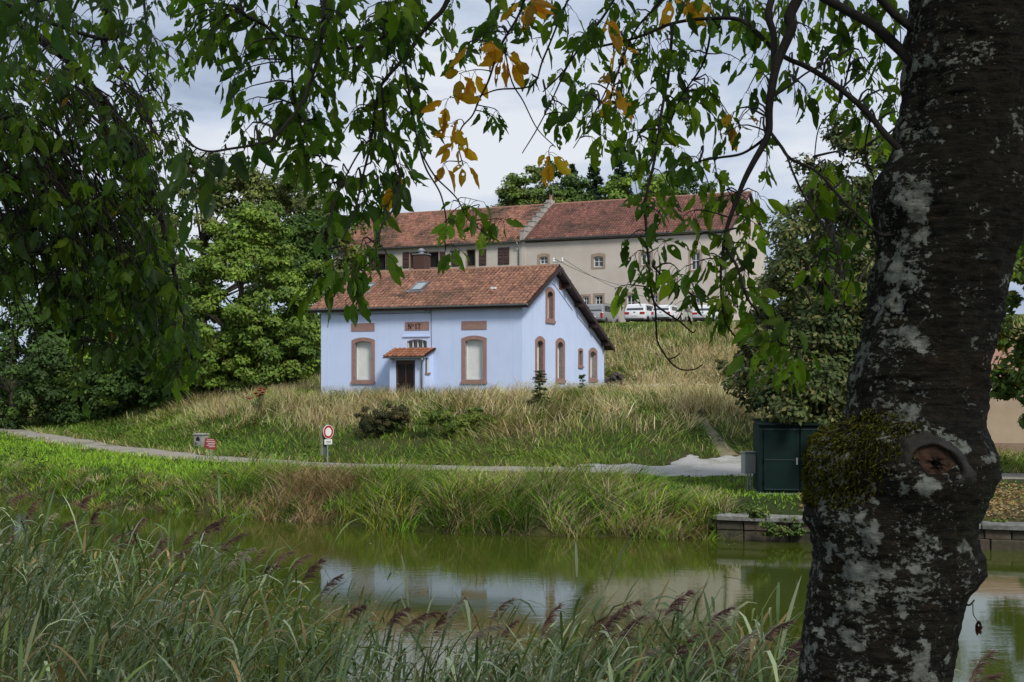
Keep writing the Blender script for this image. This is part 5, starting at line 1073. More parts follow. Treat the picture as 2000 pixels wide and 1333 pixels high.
# ------------------------------------------------------------------ the old cherry tree in the foreground
TD = 4.2
EDGE = [(1620, 1500, 1905), (1500, 1535, 1880), (1333, 1559, 1853), (1260, 1570, 1864), (1205, 1578, 1875), (1166, 1584, 1883), (1139, 1587, 1908), (1117, 1590, 1925), (1095, 1593, 1919), (1067, 1592, 1905), (1040, 1584, 1905), (1018, 1570, 1908), (985, 1578, 1922), (957, 1584, 1936), (930, 1576, 1949), (886, 1581, 1944), (858, 1595, 1933), (838, 1625, 1926), (820, 1653, 1922), (781, 1664, 1925), (732, 1668, 1927), (671, 1686, 1944), (600, 1704, 1957), (540, 1708, 1968), (504, 1715, 1978), (472, 1723, 1990), (432, 1717, 1998), (405, 1709, 2006), (378, 1711, 2008), (342, 1722, 2008), (315, 1740, 2006), (288, 1751, 2006), (252, 1753, 2008), (216, 1762, 2012), (180, 1767, 2016), (135, 1771, 2022), (90, 1775, 2028), (45, 1780, 2034), (0, 1787, 2040), (-120, 1795, 2050), (-350, 1800, 2060), (-700, 1806, 2040), (-1000, 1815, 2010)][::-1]
ey = np.array([q[0] for q in EDGE], float); eL = np.array([q[1] for q in EDGE], float); eR = np.array([q[2] for q in EDGE], float)
tb = Vector((P(1706, 1333, TD).x, TD, 0)); tb.z = hz(tb.x, tb.y)
cherry = empty('cherry_tree', tb); tag(cherry, 'old lichened cherry tree leaning in the right foreground with drooping branches', 'tree')
bm_, bt, bb_ = nodes('cherry_bark'); bb_.inputs['Roughness'].default_value = 0.85; bb_.inputs['Specular IOR Level'].default_value = 0.25
nA = noise_node(bt, 24, 10, 0.78, stretch=(1, 1, 1.7)); rA = ramp(bt, nA.outputs['Fac'], [(0.3, (0.008, 0.007, 0.005)), (0.52, (0.028, 0.024, 0.015)), (0.72, (0.075, 0.06, 0.035))])
nG = noise_node(bt, 3.5, 6, 0.6); rG = ramp(bt, nG.outputs['Fac'], [(0.55, (0, 0, 0)), (0.68, (0.6,)*3)]); c1_ = mixc(bt, rG.outputs[0], rA.outputs[0], (0.04, 0.045, 0.012))
tcx = bt.nodes.new('ShaderNodeTexCoord'); sx_ = bt.nodes.new('ShaderNodeSeparateXYZ'); bt.links.new(tcx.outputs['Object'], sx_.inputs[0])
side = ramp(bt, sx_.outputs['X'], [(0.0, (1,)*3), (0.34, (0.15,)*3)])    # lichen grows on the canal side
nL = noise_node(bt, 16, 9, 0.72, stretch=(1, 1, 1.3)); nL2 = noise_node(bt, 6.5, 5, 0.6)
a1 = bt.nodes.new('ShaderNodeMath'); a1.operation = 'MULTIPLY'; a1.inputs[1].default_value = 0.075; bt.links.new(side.outputs[0], a1.inputs[0])
a2 = bt.nodes.new('ShaderNodeMath'); a2.operation = 'MULTIPLY_ADD'; a2.inputs[1].default_value = 0.55; bt.links.new(nL2.outputs['Fac'], a2.inputs[0]); bt.links.new(a1.outputs[0], a2.inputs[2])
a3 = bt.nodes.new('ShaderNodeMath'); a3.operation = 'MULTIPLY_ADD'; a3.inputs[1].default_value = 0.55; bt.links.new(nL.outputs['Fac'], a3.inputs[0]); bt.links.new(a2.outputs[0], a3.inputs[2])
rL0 = ramp(bt, a3.outputs[0], [(0.648, (0, 0, 0)), (0.668, (0.95,)*3)])
nS = noise_node(bt, 55, 4, 0.6, stretch=(1, 1, 1.6)); nS2 = noise_node(bt, 7, 3, 0.5)
a4 = bt.nodes.new('ShaderNodeMath'); a4.operation = 'MULTIPLY_ADD'; a4.inputs[1].default_value = 0.6; bt.links.new(nS.outputs['Fac'], a4.inputs[0])
a5 = bt.nodes.new('ShaderNodeMath'); a5.operation = 'MULTIPLY_ADD'; a5.inputs[1].default_value = 0.45; bt.links.new(nS2.outputs['Fac'], a5.inputs[0]); bt.links.new(a1.outputs[0], a5.inputs[2]); bt.links.new(a5.outputs[0], a4.inputs[2])
rS = ramp(bt, a4.outputs[0], [(0.65, (0, 0, 0)), (0.675, (0.8,)*3)])
mxl = bt.nodes.new('ShaderNodeMath'); mxl.operation = 'MAXIMUM'; bt.links.new(rL0.outputs[0], mxl.inputs[0]); bt.links.new(rS.outputs[0], mxl.inputs[1]); rL = mxl
nO = noise_node(bt, 5.5, 5, 0.6); rO = ramp(bt, nO.outputs['Fac'], [(0.56, (0, 0, 0)), (0.7, (0.55,)*3)]); c1_ = mixc(bt, rO.outputs[0], c1_, (0.06, 0.03, 0.010))
nC = noise_node(bt, 26, 5, 0.6); rC = ramp(bt, nC.outputs['Fac'], [(0.35, (0.16, 0.17, 0.135)), (0.6, (0.50, 0.51, 0.44))])
nH = noise_node(bt, 7, 5, 0.6, stretch=(1, 1, 14)); rH = ramp(bt, nH.outputs['Fac'], [(0.40, (0.35,)*3), (0.48, (1,)*3), (0.62, (1,)*3), (0.68, (1.9, 1.7, 1.4))])   # the level bands of cherry bark
c1_ = mixc(bt, 1.0, c1_, rH.outputs[0], 'MULTIPLY')
bt.links.new(mixc(bt, rL.outputs[0], c1_, rC.outputs[0]), bb_.inputs['Base Color'])
nB = noise_node(bt, 22, 8, 0.7, stretch=(1, 1, 2.0)); nB2 = noise_node(bt, 75, 6, 0.7, stretch=(1, 1, 1.6))
hA = bt.nodes.new('ShaderNodeMath'); hA.operation = 'MULTIPLY_ADD'; hA.inputs[1].default_value = 0.7; bt.links.new(nB2.outputs['Fac'], hA.inputs[0]); bt.links.new(nB.outputs['Fac'], hA.inputs[2])
hB = bt.nodes.new('ShaderNodeMath'); hB.operation = 'MULTIPLY_ADD'; hB.inputs[1].default_value = 0.25; bt.links.new(rL.outputs[0], hB.inputs[0]); bt.links.new(hA.outputs[0], hB.inputs[2])
bump(bt, bb_, hB.outputs[0], 0.034, 1.0)
SEG = 108; rows = np.r_[np.arange(-1000, -20, 16), np.arange(-20, 1400, 4.2), np.arange(1400, 1621, 14)]
rad_s = np.interp(rows, ey, (eR-eL)/2); kk = np.hanning(61); kk /= kk.sum(); rad_sm = np.convolve(np.pad(rad_s, 30, mode='edge'), kk, 'valid')
TV = np.zeros((len(rows), SEG, 3)); lum = lambda py, q: 0
for i, py in enumerate(rows):
    Lp, Rp = np.interp(py, ey, eL), np.interp(py, ey, eR); cxp = (Lp+Rp)/2; ax_ = (Rp-Lp)/2*TD/F; by = rad_sm[i]*TD/F*0.98; z = EYE+(HZ-py)/F*TD; x0 = (cxp-1000)/F*TD
    for k in range(SEG):
        an = 2*math.pi*k/SEG; ca, sa = math.cos(an), math.sin(an)
        q = Vector((ca*3.2, sa*3.2, z*9)); q2 = Vector((ca*2, sa*2, z*4.5)); q3 = Vector((ca*9, sa*9, z*42))
        dn = 0.011*mnoise.noise(q)+0.012*mnoise.noise(q2)+0.006*mnoise.noise(q3)+0.004*mnoise.noise(Vector((ca*4, sa*4, z*60)))-0.010*max(0, 0.28-abs(mnoise.noise(Vector((ca*6, sa*6, z*22)))))
        TV[i, k] = (x0+ca*(ax_+dn), TD+0.02+sa*(by+dn*1.6), z+0.006*mnoise.noise(q*1.3))
# swelling round the old cut on the front
sc_c = np.array(((1772-1000)/F*TD, 0, EYE+(HZ-895)/F*TD))
for i, py in enumerate(rows):
    if 780 < py < 1080:
        for k in range(SEG):
            p = TV[i, k]
            if p[1] < TD:
                d2 = ((p[0]-sc_c[0])/0.11)**2+((p[2]-sc_c[2])/0.105)**2; p[1] -= 0.075*math.exp(-d2)-0.085*math.exp(-d2/0.22)
                d3 = ((p[0]-(1640-1000)/F*TD)/0.10)**2+((p[2]-(EYE+(HZ-905)/F*TD))/0.07)**2; p[1] -= 0.02*math.exp(-d3)
base_off = np.array(tb)
tr_v = (TV-base_off).reshape(-1, 3); nR = len(rows)
tf = [(i*SEG+k, (i+1)*SEG+k, (i+1)*SEG+(k+1) % SEG, i*SEG+(k+1) % SEG) for i in range(nR-1) for k in range(SEG)]
tf = [q[::-1] for q in tf]
trunk = MB().add(tr_v.tolist(), tf+[tuple(range(SEG))]).build('trunk', bm_, cherry, True)
# moss cushion of short fronds
rng = np.random.default_rng(77); mpos = []; mn = []
for _ in range(160000):
    i = rng.integers(0, nR); py = rows[i]
    if not 795 < py < 985: continue
    k = rng.integers(SEG//2-6, SEG); p = TV[i, k]; px = 1000+p[0]/p[1]*F
    lim = np.interp(py, [795, 830, 860, 900, 930, 960, 985], [1760, 1800, 1850, 1740, 1710, 1690, 1640]); lo = 1560
    if px > lim+rng.normal(0, 22) or py < np.interp(px, [1570, 1640, 1700, 1760, 1850], [840, 830, 800, 805, 845])+rng.normal(0, 8): continue
    ed_ = min((lim-px)/70, (py-795)/40, (985-py)/60, 1.0)
    if vnoise(np.array([px]), np.array([py]), 14, 5)[0]*0.6+vnoise(np.array([px]), np.array([py]), 40, 6)[0]*0.4 < 0.48-0.3*ed_: continue
    an = 2*math.pi*k/SEG; mpos.append(p-base_off); mn.append((math.cos(an), math.sin(an), 0.25))
mpos = np.array(mpos); mn = np.array(mn); n = len(mpos); ln = rng.uniform(0.005, 0.016, n)[:, None]; dr_ = mn*0.7+rng.normal(0, 0.5, (n, 3)); sd_ = rnd_unit(rng, n)*0.0018
V = np.stack([mpos-sd_-mn*0.004, mpos+sd_-mn*0.004, mpos+dr_*ln*0.6+sd_, mpos+dr_*ln+np.array((0, 0, -0.008)), mpos+dr_*ln*0.6-sd_], 1)
ms = soup('moss', V, [(0, 1, 2, 3, 4)], np.clip(np.array((0.13, 0.13, 0.016))*(1+rng.normal(0, 0.35, (n, 1)))*np.array((1, 1, 1)), 0.005, 0.4), M['blade'], trunk)
# the old cut: callus lip, dark hollow and brown heartwood
cen = Vector((sc_c[0], 0, sc_c[2])); ib = int(np.argmin(np.abs(rows-895))); cen.y = min(TV[ib, k][1] for k in range(SEG) if abs(TV[ib, k][0]-cen.x) < 0.03)-0.0
co = cen-tb
def blob_ring(R0, R1, tube_r, name, mat, yoff):
    mb = MB(); n = 28; pts = []; rr = []
    for i in range(n+1):
        a = 2*math.pi*i/n; w1 = 1+0.08*math.sin(2*a+1)+0.05*math.sin(5*a); pts.append((co.x+math.cos(a-0.5)*R0*w1, co.y+yoff-0.01*math.sin(a), co.z+math.sin(a-0.5)*R1*w1)); rr.append(tube_r*(1+0.3*math.sin(3*a+2)))
    mb.tube(pts, rr, 8, False); return mb.build(name, mat, trunk, True)
scar = empty('pruning_scar', (0, 0, 0), 0, trunk)
def dish(name, rings, mat, seg=36):
    mb = MB()
    for r_, off in rings:
        for k in range(seg):
            a = 2*math.pi*k/seg; w1 = 1+0.10*math.sin(2*a+0.8)+0.06*math.sin(3*a+2)+0.03*math.sin(7*a)
            x_, z_ = math.cos(a)*0.078*r_*w1, math.sin(a)*0.056*r_*w1; rot = -0.5
            nz = mnoise.noise(Vector((x_*60, z_*60, r_*3)))*0.004
            mb.v.append((co.x+x_*math.cos(rot)-z_*math.sin(rot), co.y+off+nz-0.026, co.z+x_*math.sin(rot)+z_*math.cos(rot)))
    for i in range(len(rings)-1):
        for k in range(seg): mb.f.append((i*seg+k, (i+1)*seg+k, (i+1)*seg+(k+1) % seg, i*seg+(k+1) % seg))
    mb.f.append(tuple((len(rings)-1)*seg+k for k in range(seg))); return mb.build(name, mat, scar, True)
dish('callus_lip', [(1.7, 0.05), (1.45, 0.022), (1.25, 0.002), (1.1, -0.007), (1.0, -0.006), (0.92, 0.006), (0.88, 0.02)], pmat('callus', (0.05, 0.043, 0.034), (0.014, 0.012, 0.009), 24, 0.7, 0.01, 50))
dish('heartwood', [(0.93, 0.012), (0.8, 0.008), (0.5, 0.006), (0.2, 0.007)], pmat('heartwood', (0.12, 0.058, 0.028), (0.016, 0.009, 0.006), 12, 0.85, 0.02, 30, stretch=(2, 1, 1)))

twig_bark = pmat('cherry_twig_bark', (0.026, 0.019, 0.014), (0.014, 0.010, 0.008), 12, 0.8, 0.003, 60)
limb_bark = pmat('cherry_limb_bark', (0.026, 0.021, 0.015), (0.010, 0.008, 0.006), 14, 0.85, 0.006, 40)
def cat_rom(pts, per=6):
    pts = [Vector(p) for p in pts]; out = []
    for i in range(len(pts)-1):
        p0, p1, p2, p3 = pts[max(i-1, 0)], pts[i], pts[i+1], pts[min(i+2, len(pts)-1)]
        for k in range(per):
            s = k/per; out.append(0.5*((2*p1)+(p2-p0)*s+(2*p0-5*p1+4*p2-p3)*s*s+(3*p1-p0-3*p2+p3)*s**3))
    out.append(pts[-1]); return out
class Cherry:
    def __init__(s, root, seed): s.root = root; s.b = Vector(root.location); s.samples = []; s.tw = MB(); s.rng = np.random.default_rng(seed); s.leaves = []
    def branch(s, pts, w0, w1, name='branch'):
        p3 = [P(*q) for q in pts]; c = cat_rom(p3, 6); n = len(c); rr = []
        for i, p in enumerate(c):
            tt = i/(n-1); r = (w0*(1-tt)+w1*tt)*0.5*p.y/F*(1+0.10*mnoise.noise(p*11)); rr.append(r)
            if 0 < i < n-1: c[i] = p+mnoise.noise_vector(p*6)*r*0.7
            s.samples.append((p.copy(), tt))
        MB().tube([p-s.b for p in c], rr, 8 if w0 > 9 else 6).build(name, limb_bark if w0 > 7 else twig_bark, s.root, True)
    def leaf(s, pos, direction, size, col):
        s.leaves.append((Vector(pos), Vector(direction).normalized(), size, col, s.rng.integers(0, 8), s.rng.uniform(0, 6.28)))
    def spray(s, px, py, d, nl, size, cols, maxlen=0.75, droop=1.0):
        rng = s.rng; E = P(px, py, d); best, bc = None, 1e9
        for p, tt in s.samples[::2]:
            qx = 1000+p.x/p.y*F; qy = HZ-(p.z-EYE)/p.y*F
            c = math.hypot(qx-px, qy-py)+(2.5*(qy-py) if qy > py else 0)*0.8+abs(p.y-d)*60
            if c < bc: bc, best = c, p
        S = best.copy(); v = E-S
        if v.length > maxlen*2.2: S = E+Vector((rng.uniform(-.12, .12), rng.uniform(-.1, .1), rng.uniform(0.25, 0.5))); v = E-S
        mid = S+v*0.5+Vector((rng.normal(0, 0.03), rng.normal(0, 0.03), 0.10*v.length+rng.uniform(0, 0.04)))
        pts = []; K = 5
        for i in range(K+1):
            tt = i/K; p = S*(1-tt)**2+mid*2*tt*(1-tt)+E*tt*tt; p += mnoise.noise_vector(p*14)*0.008; pts.append(p)
        r0 = min(0.0048, 0.0022+0.004*v.length); s.tw.tube([p-s.b for p in pts], [r0*(1-0.62*i/K) for i in range(K+1)], 4)
        base_c = np.array(cols)
        for q in range(nl):
            tt = 1-0.45*(q/max(nl-1, 1))**1.2*min(1, 0.3/max(v.length, 0.05)) if q else 1.0
            i = min(int(tt*K), K-1); p = pts[i].lerp(pts[i+1], tt*K-i)
            dr = Vector((rng.normal(0, 0.55), rng.normal(0, 0.55), -1.0*droop+rng.normal(0, 0.35)))
            dr.normalize(); pet = dr.copy(); pet.z += 0.55; pet.normalize(); pl_ = rng.uniform(0.018, 0.035); e_ = p+pet*pl_*0.5+dr*pl_*0.6
            s.tw.tube([p-s.b, p+pet*pl_*0.5-s.b, e_-s.b], [0.0012, 0.001, 0.001], 3, False)
            c = base_c*(1+rng.normal(0, 0.22)); c = np.clip(c*np.array((1+rng.normal(0, 0.1), 1, 1)), 0.005, 0.8)
            s.leaf(e_, dr, size*0.74*rng.uniform(0.55, 1.35), tuple(c))
    def region(s, poly, count, d0, d1, nl=(4, 7), size=0.105, cols=None, gap=14):
        rng = s.rng; poly = np.array(poly, float); lo, hi = poly.min(0), poly.max(0); got = []; tries = 0
        count = int(count*0.9)
        while len(got) < count and tries < count*60:
            tries += 1; p = rng.uniform(lo, hi)
            if not inpoly(np.array([p[0]]), np.array([p[1]]), poly)[0]: continue
            if any(math.hypot(p[0]-q[0], p[1]-q[1]) < gap for q in got): continue
            got.append(p)
            c = (cols or CH)[rng.integers(0, len(cols or CH))]
            s.spray(p[0], p[1], rng.uniform(d0, d1), int(rng.integers(nl[0], nl[1])), size, c)
    def finish(s, limit=300):
        s.tw.build('twigs', twig_bark, s.root, True)['kind'] = 'stuff'
        vis = []
        for i, (p, dr, sz, col, kd, roll) in enumerate(s.leaves):
            px = 1000+p.x/p.y*F if p.y > 0.3 else -9e9; py = HZ-(p.z-EYE)/max(p.y, 0.3)*F
            vis.append(sz/p.y if (0 < px < 2000 and 0 < py < 1333) else 0)
        order = sorted(range(len(vis)), key=lambda i: -vis[i]); big = set(order[:limit]); groups = {}
        for i, (p, dr, sz, col, kd, roll) in enumerate(s.leaves):
            y = dr; ref = Vector((math.cos(roll), math.sin(roll), 0.25)); x = y.cross(ref); x = x.normalized() if x.length > 1e-4 else Vector((1, 0, 0)); z = x.cross(y)
            m3 = Matrix((x, y, z)).transposed()*sz
            if i in big:
                o = bpy.data.objects.new('leaf', LEAF[kd]); COL.objects.link(o); o.parent = s.root
                m4 = m3.to_4x4(); m4.translation = p-s.b; o.matrix_local = m4; o.color = (*col, 1)
            else: groups.setdefault(kd, []).append((np.array(m3), np.array(p-s.b), col))
        allV = []; allC = []; allF = []; off = 0
        for kd, lst in groups.items():
            base = LV[kd]; fc = np.array(LF[kd])
            for m3, p, col in lst:
                allV.append(base @ m3.T+p); allC.append(np.tile(np.array((*col, 1.0)), (len(base), 1))); allF.append(fc+off); off += len(base)
        me = bpy.data.meshes.new('foliage'); V = np.concatenate(allV).astype(np.float32); Fc = np.concatenate(allF).astype(np.int32)
        me.vertices.add(len(V)); me.vertices.foreach_set('co', V.reshape(-1)); me.loops.add(Fc.size); me.loops.foreach_set('vertex_index', Fc.reshape(-1))
        me.polygons.add(len(Fc)); me.polygons.foreach_set('loop_start', np.arange(0, Fc.size, 4, dtype=np.int32)); me.polygons.foreach_set('loop_total', np.full(len(Fc), 4, np.int32)); me.polygons.foreach_set('use_smooth', np.ones(len(Fc), bool))
        at = me.attributes.new('col', 'FLOAT_COLOR', 'POINT'); at.data.foreach_set('color', np.concatenate(allC).astype(np.float32).reshape(-1)); me.update(calc_edges=True)
        link('foliage', me, M['cherry_leaf'], s.root)['kind'] = 'stuff'
# eight leaf shapes: ovate, pointed, folded along the midrib, some eaten into holes
LV, LF, LEAF = [], [], []
rl = random.Random(12)
for kd in range(8):
    nt_, cols_ = 9, (-1, -0.55, 0.0, 0.55, 1); V = []; wmax = rl.uniform(0.17, 0.235); fold = rl.uniform(0.1, 0.55); curl = rl.uniform(0.0, 0.45); tw_ = rl.uniform(-0.5, 0.5)
    for i in range(nt_):
        tt = i/(nt_-1); wv_ = wmax*(math.sin(math.pi*min(1, tt**0.82))**0.8)*(1 if tt < 0.75 else 1-0.35*(tt-0.75)/0.25)+0.004
        for c in cols_:
            x = c*wv_*(1+0.05*math.sin(i*2.4+kd)); z = fold*abs(x)*(1-0.25*tt)-curl*tt*tt*0.5+0.018*math.sin(5*tt*3+c*3+kd)*abs(c); a = tw_*tt; V.append((x*math.cos(a)-z*math.sin(a), tt, x*math.sin(a)+z*math.cos(a)))
    faces = [(i*5+k, i*5+k+1, (i+1)*5+k+1, (i+1)*5+k) for i in range(nt_-1) for k in range(4)]
    nh = [0, 0, 1, 2, 1, 4, 2, 5][kd]
    for q in range(nh): faces.pop(rl.randrange(6, len(faces)))
    LV.append(np.array(V)); LF.append(faces)
    me = bpy.data.meshes.new('cherry_leaf'); me.from_pydata(V, [], faces); me.polygons.foreach_set('use_smooth', [True]*len(faces)); me.materials.append(M['cherry_leaf_obj']); LEAF.append(me)
CH = [(0.075, 0.16, 0.018), (0.10, 0.20, 0.020), (0.055, 0.12, 0.02), (0.15, 0.26, 0.022)]
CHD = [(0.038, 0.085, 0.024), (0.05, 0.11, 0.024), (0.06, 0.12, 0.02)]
LITE = [(0.21, 0.34, 0.025), (0.16, 0.28, 0.022), (0.11, 0.21, 0.02)]
YEL = (0.72, 0.38, 0.03); BRN = (0.07, 0.022, 0.01)

A = Cherry(cherry, 301)
# limbs and branches, as they hang across the view
A.branch([(1850, -500, 4.2), (1700, -260, 4.25), (1554, 0, 4.3), (1544, 58, 4.3), (1517, 131, 4.3), (1504, 194, 4.3), (1502, 247, 4.3), (1496, 268, 4.3), (1470, 320, 4.3), (1444, 378, 4.3), (1418, 452, 4.3), (1411, 500, 4.3)], 25, 6, 'limb')
A.branch([(1600, -200, 4.6), (1510, 0, 4.55), (1512, 70, 4.5), (1511, 131, 4.4), (1506, 180, 4.32)], 16, 11)
A.branch([(1790, 130, 4.2), (1745, 90, 4.25), (1701, 47, 4.3), (1628, 5, 4.45), (1560, -40, 4.6), (1440, -110, 4.8)], 24, 12, 'limb')
A.branch([(1795, 66, 4.2), (1760, 40, 4.2), (1733, 16, 4.2), (1700, -20, 4.2), (1650, -90, 4.3)], 17, 12)
A.branch([(1770, 300, 4.15), (1733, 268, 4.2), (1696, 226, 4.25), (1628, 163, 4.3), (1575, 131, 4.4), (1533, 110, 4.5), (1470, 58, 4.6), (1439, 38, 4.7), (1391, 36, 4.8), (1313, 47, 4.9), (1260, 68, 4.9), (1200, 84, 5.0), (1120, 100, 5.1)], 14, 4)
A.branch([(1313, 45, 4.9), (1307, 131, 4.85), (1290, 236, 4.8), (1276, 326, 4.75), (1260, 399, 4.7), (1263, 462, 4.65), (1268, 525, 4.6), (1271, 567, 4.6), (1279, 604, 4.6), (1281, 641, 4.6), (1284, 668, 4.6), (1305, 702, 4.6), (1328, 721, 4.6), (1355, 722, 4.6), (1372, 712, 4.6)], 7, 2.6)
A.branch([(1305, 702, 4.6), (1318, 698, 4.6), (1328, 690, 4.6)], 3.4, 2.2)
A.branch([(1271, 567, 4.6), (1278, 593, 4.58), (1298, 610, 4.56), (1328, 629, 4.55), (1351, 649, 4.55), (1359, 644, 4.55)], 5, 2.4)
A.branch([(1502, 255, 4.3), (1525, 286, 4.28), (1544, 310, 4.26), (1596, 336, 4.2), (1643, 389, 4.15), (1690, 435, 4.1), (1722, 462, 4.1)], 7, 6)
A.branch([(1535, 300, 4.27), (1554, 347, 4.2), (1575, 389, 4.2), (1612, 446, 4.15), (1633, 488, 4.1), (1640, 540, 4.1)], 5, 3)
A.branch([(1411, 500, 4.3), (1407, 525, 4.3), (1410, 593, 4.3), (1420, 633, 4.3), (1437, 659, 4.3), (1456, 692, 4.3), (1473, 712, 4.3)], 6.5, 2.6)
A.branch([(1414, 480, 4.3), (1438, 520, 4.25), (1450, 560, 4.2), (1466, 593, 4.2), (1496, 626, 4.2), (1516, 656, 4.15), (1522, 669, 4.15), (1542, 675, 4.1), (1569, 679, 4.1)], 6, 2.4)
A.branch([(1275, 520, 4.65), (1300, 545, 4.6), (1331, 562, 4.55), (1355, 578, 4.5), (1380, 585, 4.45), (1404, 580, 4.4)], 4.5, 3)
A.branch([(1496, 268, 4.3), (1450, 300, 4.4), (1400, 310, 4.5), (1360, 318, 4.6), (1320, 350, 4.65)], 6, 3)
A.branch([(1508, 190, 4.3), (1540, 170, 4.3), (1580, 140, 4.3), (1640, 110, 4.3)], 6, 3)
A.branch([(1391, 36, 4.8), (1375, 120, 4.9), (1330, 190, 5), (1310, 240, 5.1)], 5, 2.5)
A.branch([(1120, 100, 5.1), (1090, 170, 5.1), (1050, 250, 5), (1020, 300, 5)], 4, 2)
A.branch([(1200, 84, 5.0), (1190, 160, 5), (1150, 240, 5), (1120, 290, 5)], 4, 2)
A.branch([(1660, 120, 4.4), (1640, 200, 4.4), (1600, 250, 4.4), (1590, 330, 4.4)], 4, 2)
A.branch([(1700, 232, 4.25), (1690, 300, 4.3), (1710, 360, 4.25), (1700, 400, 4.2)], 4, 2)
# the limb that crosses above the frame, with the branches hanging from it
A.branch([(1830, -420, 4.2), (1500, -330, 4.6), (1200, -230, 4.8), (900, -140, 4.8), (640, -110, 4.7), (400, -90, 4.5), (150, -60, 4.3)], 46, 16, 'limb')
A.branch([(930, -150, 4.8), (873, 0, 4.75), (842, 40, 4.7), (824, 61, 4.7), (788, 117, 4.65), (745, 166, 4.6), (734, 202, 4.6), (725, 270, 4.55), (711, 337, 4.5), (690, 420, 4.4), (668, 470, 4.2)], 11, 3)
A.branch([(860, -130, 4.8), (797, 0, 4.75), (779, 36, 4.7), (752, 72, 4.65), (693, 94, 4.6), (648, 92, 4.55), (612, 81, 4.5), (560, 70, 4.5)], 9, 4)
A.branch([(660, -115, 4.7), (635, 0, 4.5), (626, 90, 4.4), (608, 157, 4.3), (590, 198, 4.2), (536, 268, 4.0), (500, 283, 3.9), (450, 291, 3.8), (412, 296, 3.75), (383, 289, 3.7), (362, 270, 3.7)], 8, 4)
A.branch([(540, 262, 4.0), (520, 320, 3.9), (500, 365, 3.8)], 4, 2)
A.branch([(745, 168, 4.6), (752, 247, 4.55), (770, 306, 4.5), (781, 351, 4.4), (770, 405, 4.2), (747, 437, 4.0), (734, 486, 3.85), (722, 512, 3.7), (700, 530, 3.6)], 5.5, 3)
A.branch([(788, 117, 4.65), (806, 225, 4.65), (820, 292, 4.6), (833, 333, 4.6), (860, 378, 4.6), (871, 428, 4.6), (867, 450, 4.6), (870, 490, 4.6)], 5, 2.6)
A.branch([(818, 290, 4.6), (847, 342, 4.6), (890, 385, 4.6), (914, 428, 4.6), (950, 458, 4.6)], 4, 2.2)
A.branch([(1060, -180, 4.9), (1024, 0, 4.9), (977, 90, 4.9), (955, 158, 4.9), (937, 194, 4.9), (923, 225, 4.9), (900, 252, 4.9), (896, 288, 4.9), (905, 324, 4.9)], 6, 2.2)
A.branch([(985, 95, 4.9), (1000, 160, 4.9), (1022, 198, 4.9), (1049, 252, 4.9), (1085, 288, 4.9)], 3.6, 2)
A.branch([(1180, -150, 4.9), (1110, 0, 4.9), (1062, 112, 4.9), (1040, 166, 4.9), (972, 176, 4.9), (932, 189, 4.9), (882, 191, 4.9)], 5, 2.2)
A.branch([(1300, -200, 4.9), (1200, 0, 5), (1140, 80, 5), (1100, 140, 5), (1060, 180, 5)], 6, 2.5)
A.branch([(1380, -150, 4.9), (1290, 0, 5), (1240, 60, 5), (1200, 160, 5), (1190, 220, 5)], 6, 2.5)
A.branch([(520, -100, 4.6), (470, 10, 4.4), (520, 50, 4.4), (545, 78, 4.4)], 9, 5)
A.branch([(600, -110, 4.7), (580, 0, 4.7), (570, 120, 4.8), (585, 240, 4.8), (640, 330, 4.7)], 7, 2.5)
A.branch([(725, 270, 4.55), (700, 300, 4.5), (660, 380, 4.4), (640, 450, 4.2), (650, 520, 4.0)], 4, 2)
# leaves, region by region
A.region([(560, 40), (850, 20), (860, 180), (800, 330), (770, 430), (640, 440), (585, 300)], 112, 4.3, 5.3)
A.region([(330, -20), (830, -20), (800, 80), (560, 120), (430, 170), (340, 110)], 84, 4.0, 5.4)
A.region([(440, 190), (560, 190), (640, 210), (630, 330), (560, 330), (450, 260)], 22, 4.6, 5.2)
A.region([(590, 455), (700, 450), (730, 560), (660, 600), (600, 590)], 12, 3.5, 3.9, (3, 6), 0.112, LITE+CH)
for px, py in ((715, 510), (735, 520), (755, 500), (708, 480), (745, 470)): A.spray(px, py, 3.6, 2, 0.12, CH[1])
A.region([(860, 385), (985, 395), (985, 470), (880, 490)], 9, 4.5, 4.8, (4, 7), 0.10, LITE)
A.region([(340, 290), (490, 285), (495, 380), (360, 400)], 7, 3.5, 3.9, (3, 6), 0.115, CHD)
A.region([(880, -20), (1500, -20), (1500, 110), (1300, 220), (1080, 210), (1000, 90), (880, 120)], 100, 4.6, 6.0, (4, 7), 0.10)
A.region([(1080, 200), (1500, 140), (1500, 380), (1260, 420), (1180, 300), (1090, 250)], 62, 4.5, 5.6, (4, 7), 0.10, CH+LITE)
A.region([(1190, 470), (1300, 440), (1320, 560), (1230, 590), (1190, 560)], 13, 4.5, 4.8, (3, 6), 0.10, LITE+CH)
A.region([(1260, 380), (1500, 380), (1490, 500), (1300, 470)], 18, 4.2, 4.8, (4, 7), 0.10, CH+LITE)
A.region([(1320, 510), (1480, 500), (1500, 620), (1410, 640), (1330, 560)], 22, 4.1, 4.6, (4, 7), 0.10, CH+LITE)
A.region([(1420, 610), (1530, 600), (1600, 690), (1560, 750), (1480, 730)], 17, 4.0, 4.4, (3, 6), 0.10, LITE)
A.region([(1500, -20), (1790, -20), (1770, 280), (1560, 250)], 64, 4.5, 5.8, (4, 7), 0.095, CH+LITE)
A.region([(1590, 280), (1740, 290), (1700, 500), (1640, 600), (1560, 560)], 26, 4.4, 5.2, (3, 6), 0.095, CH+LITE)
A.region([(1975, 440), (2040, 420), (2040, 560), (1985, 540)], 6, 4.6, 5.0, (3, 6), 0.1, LITE)
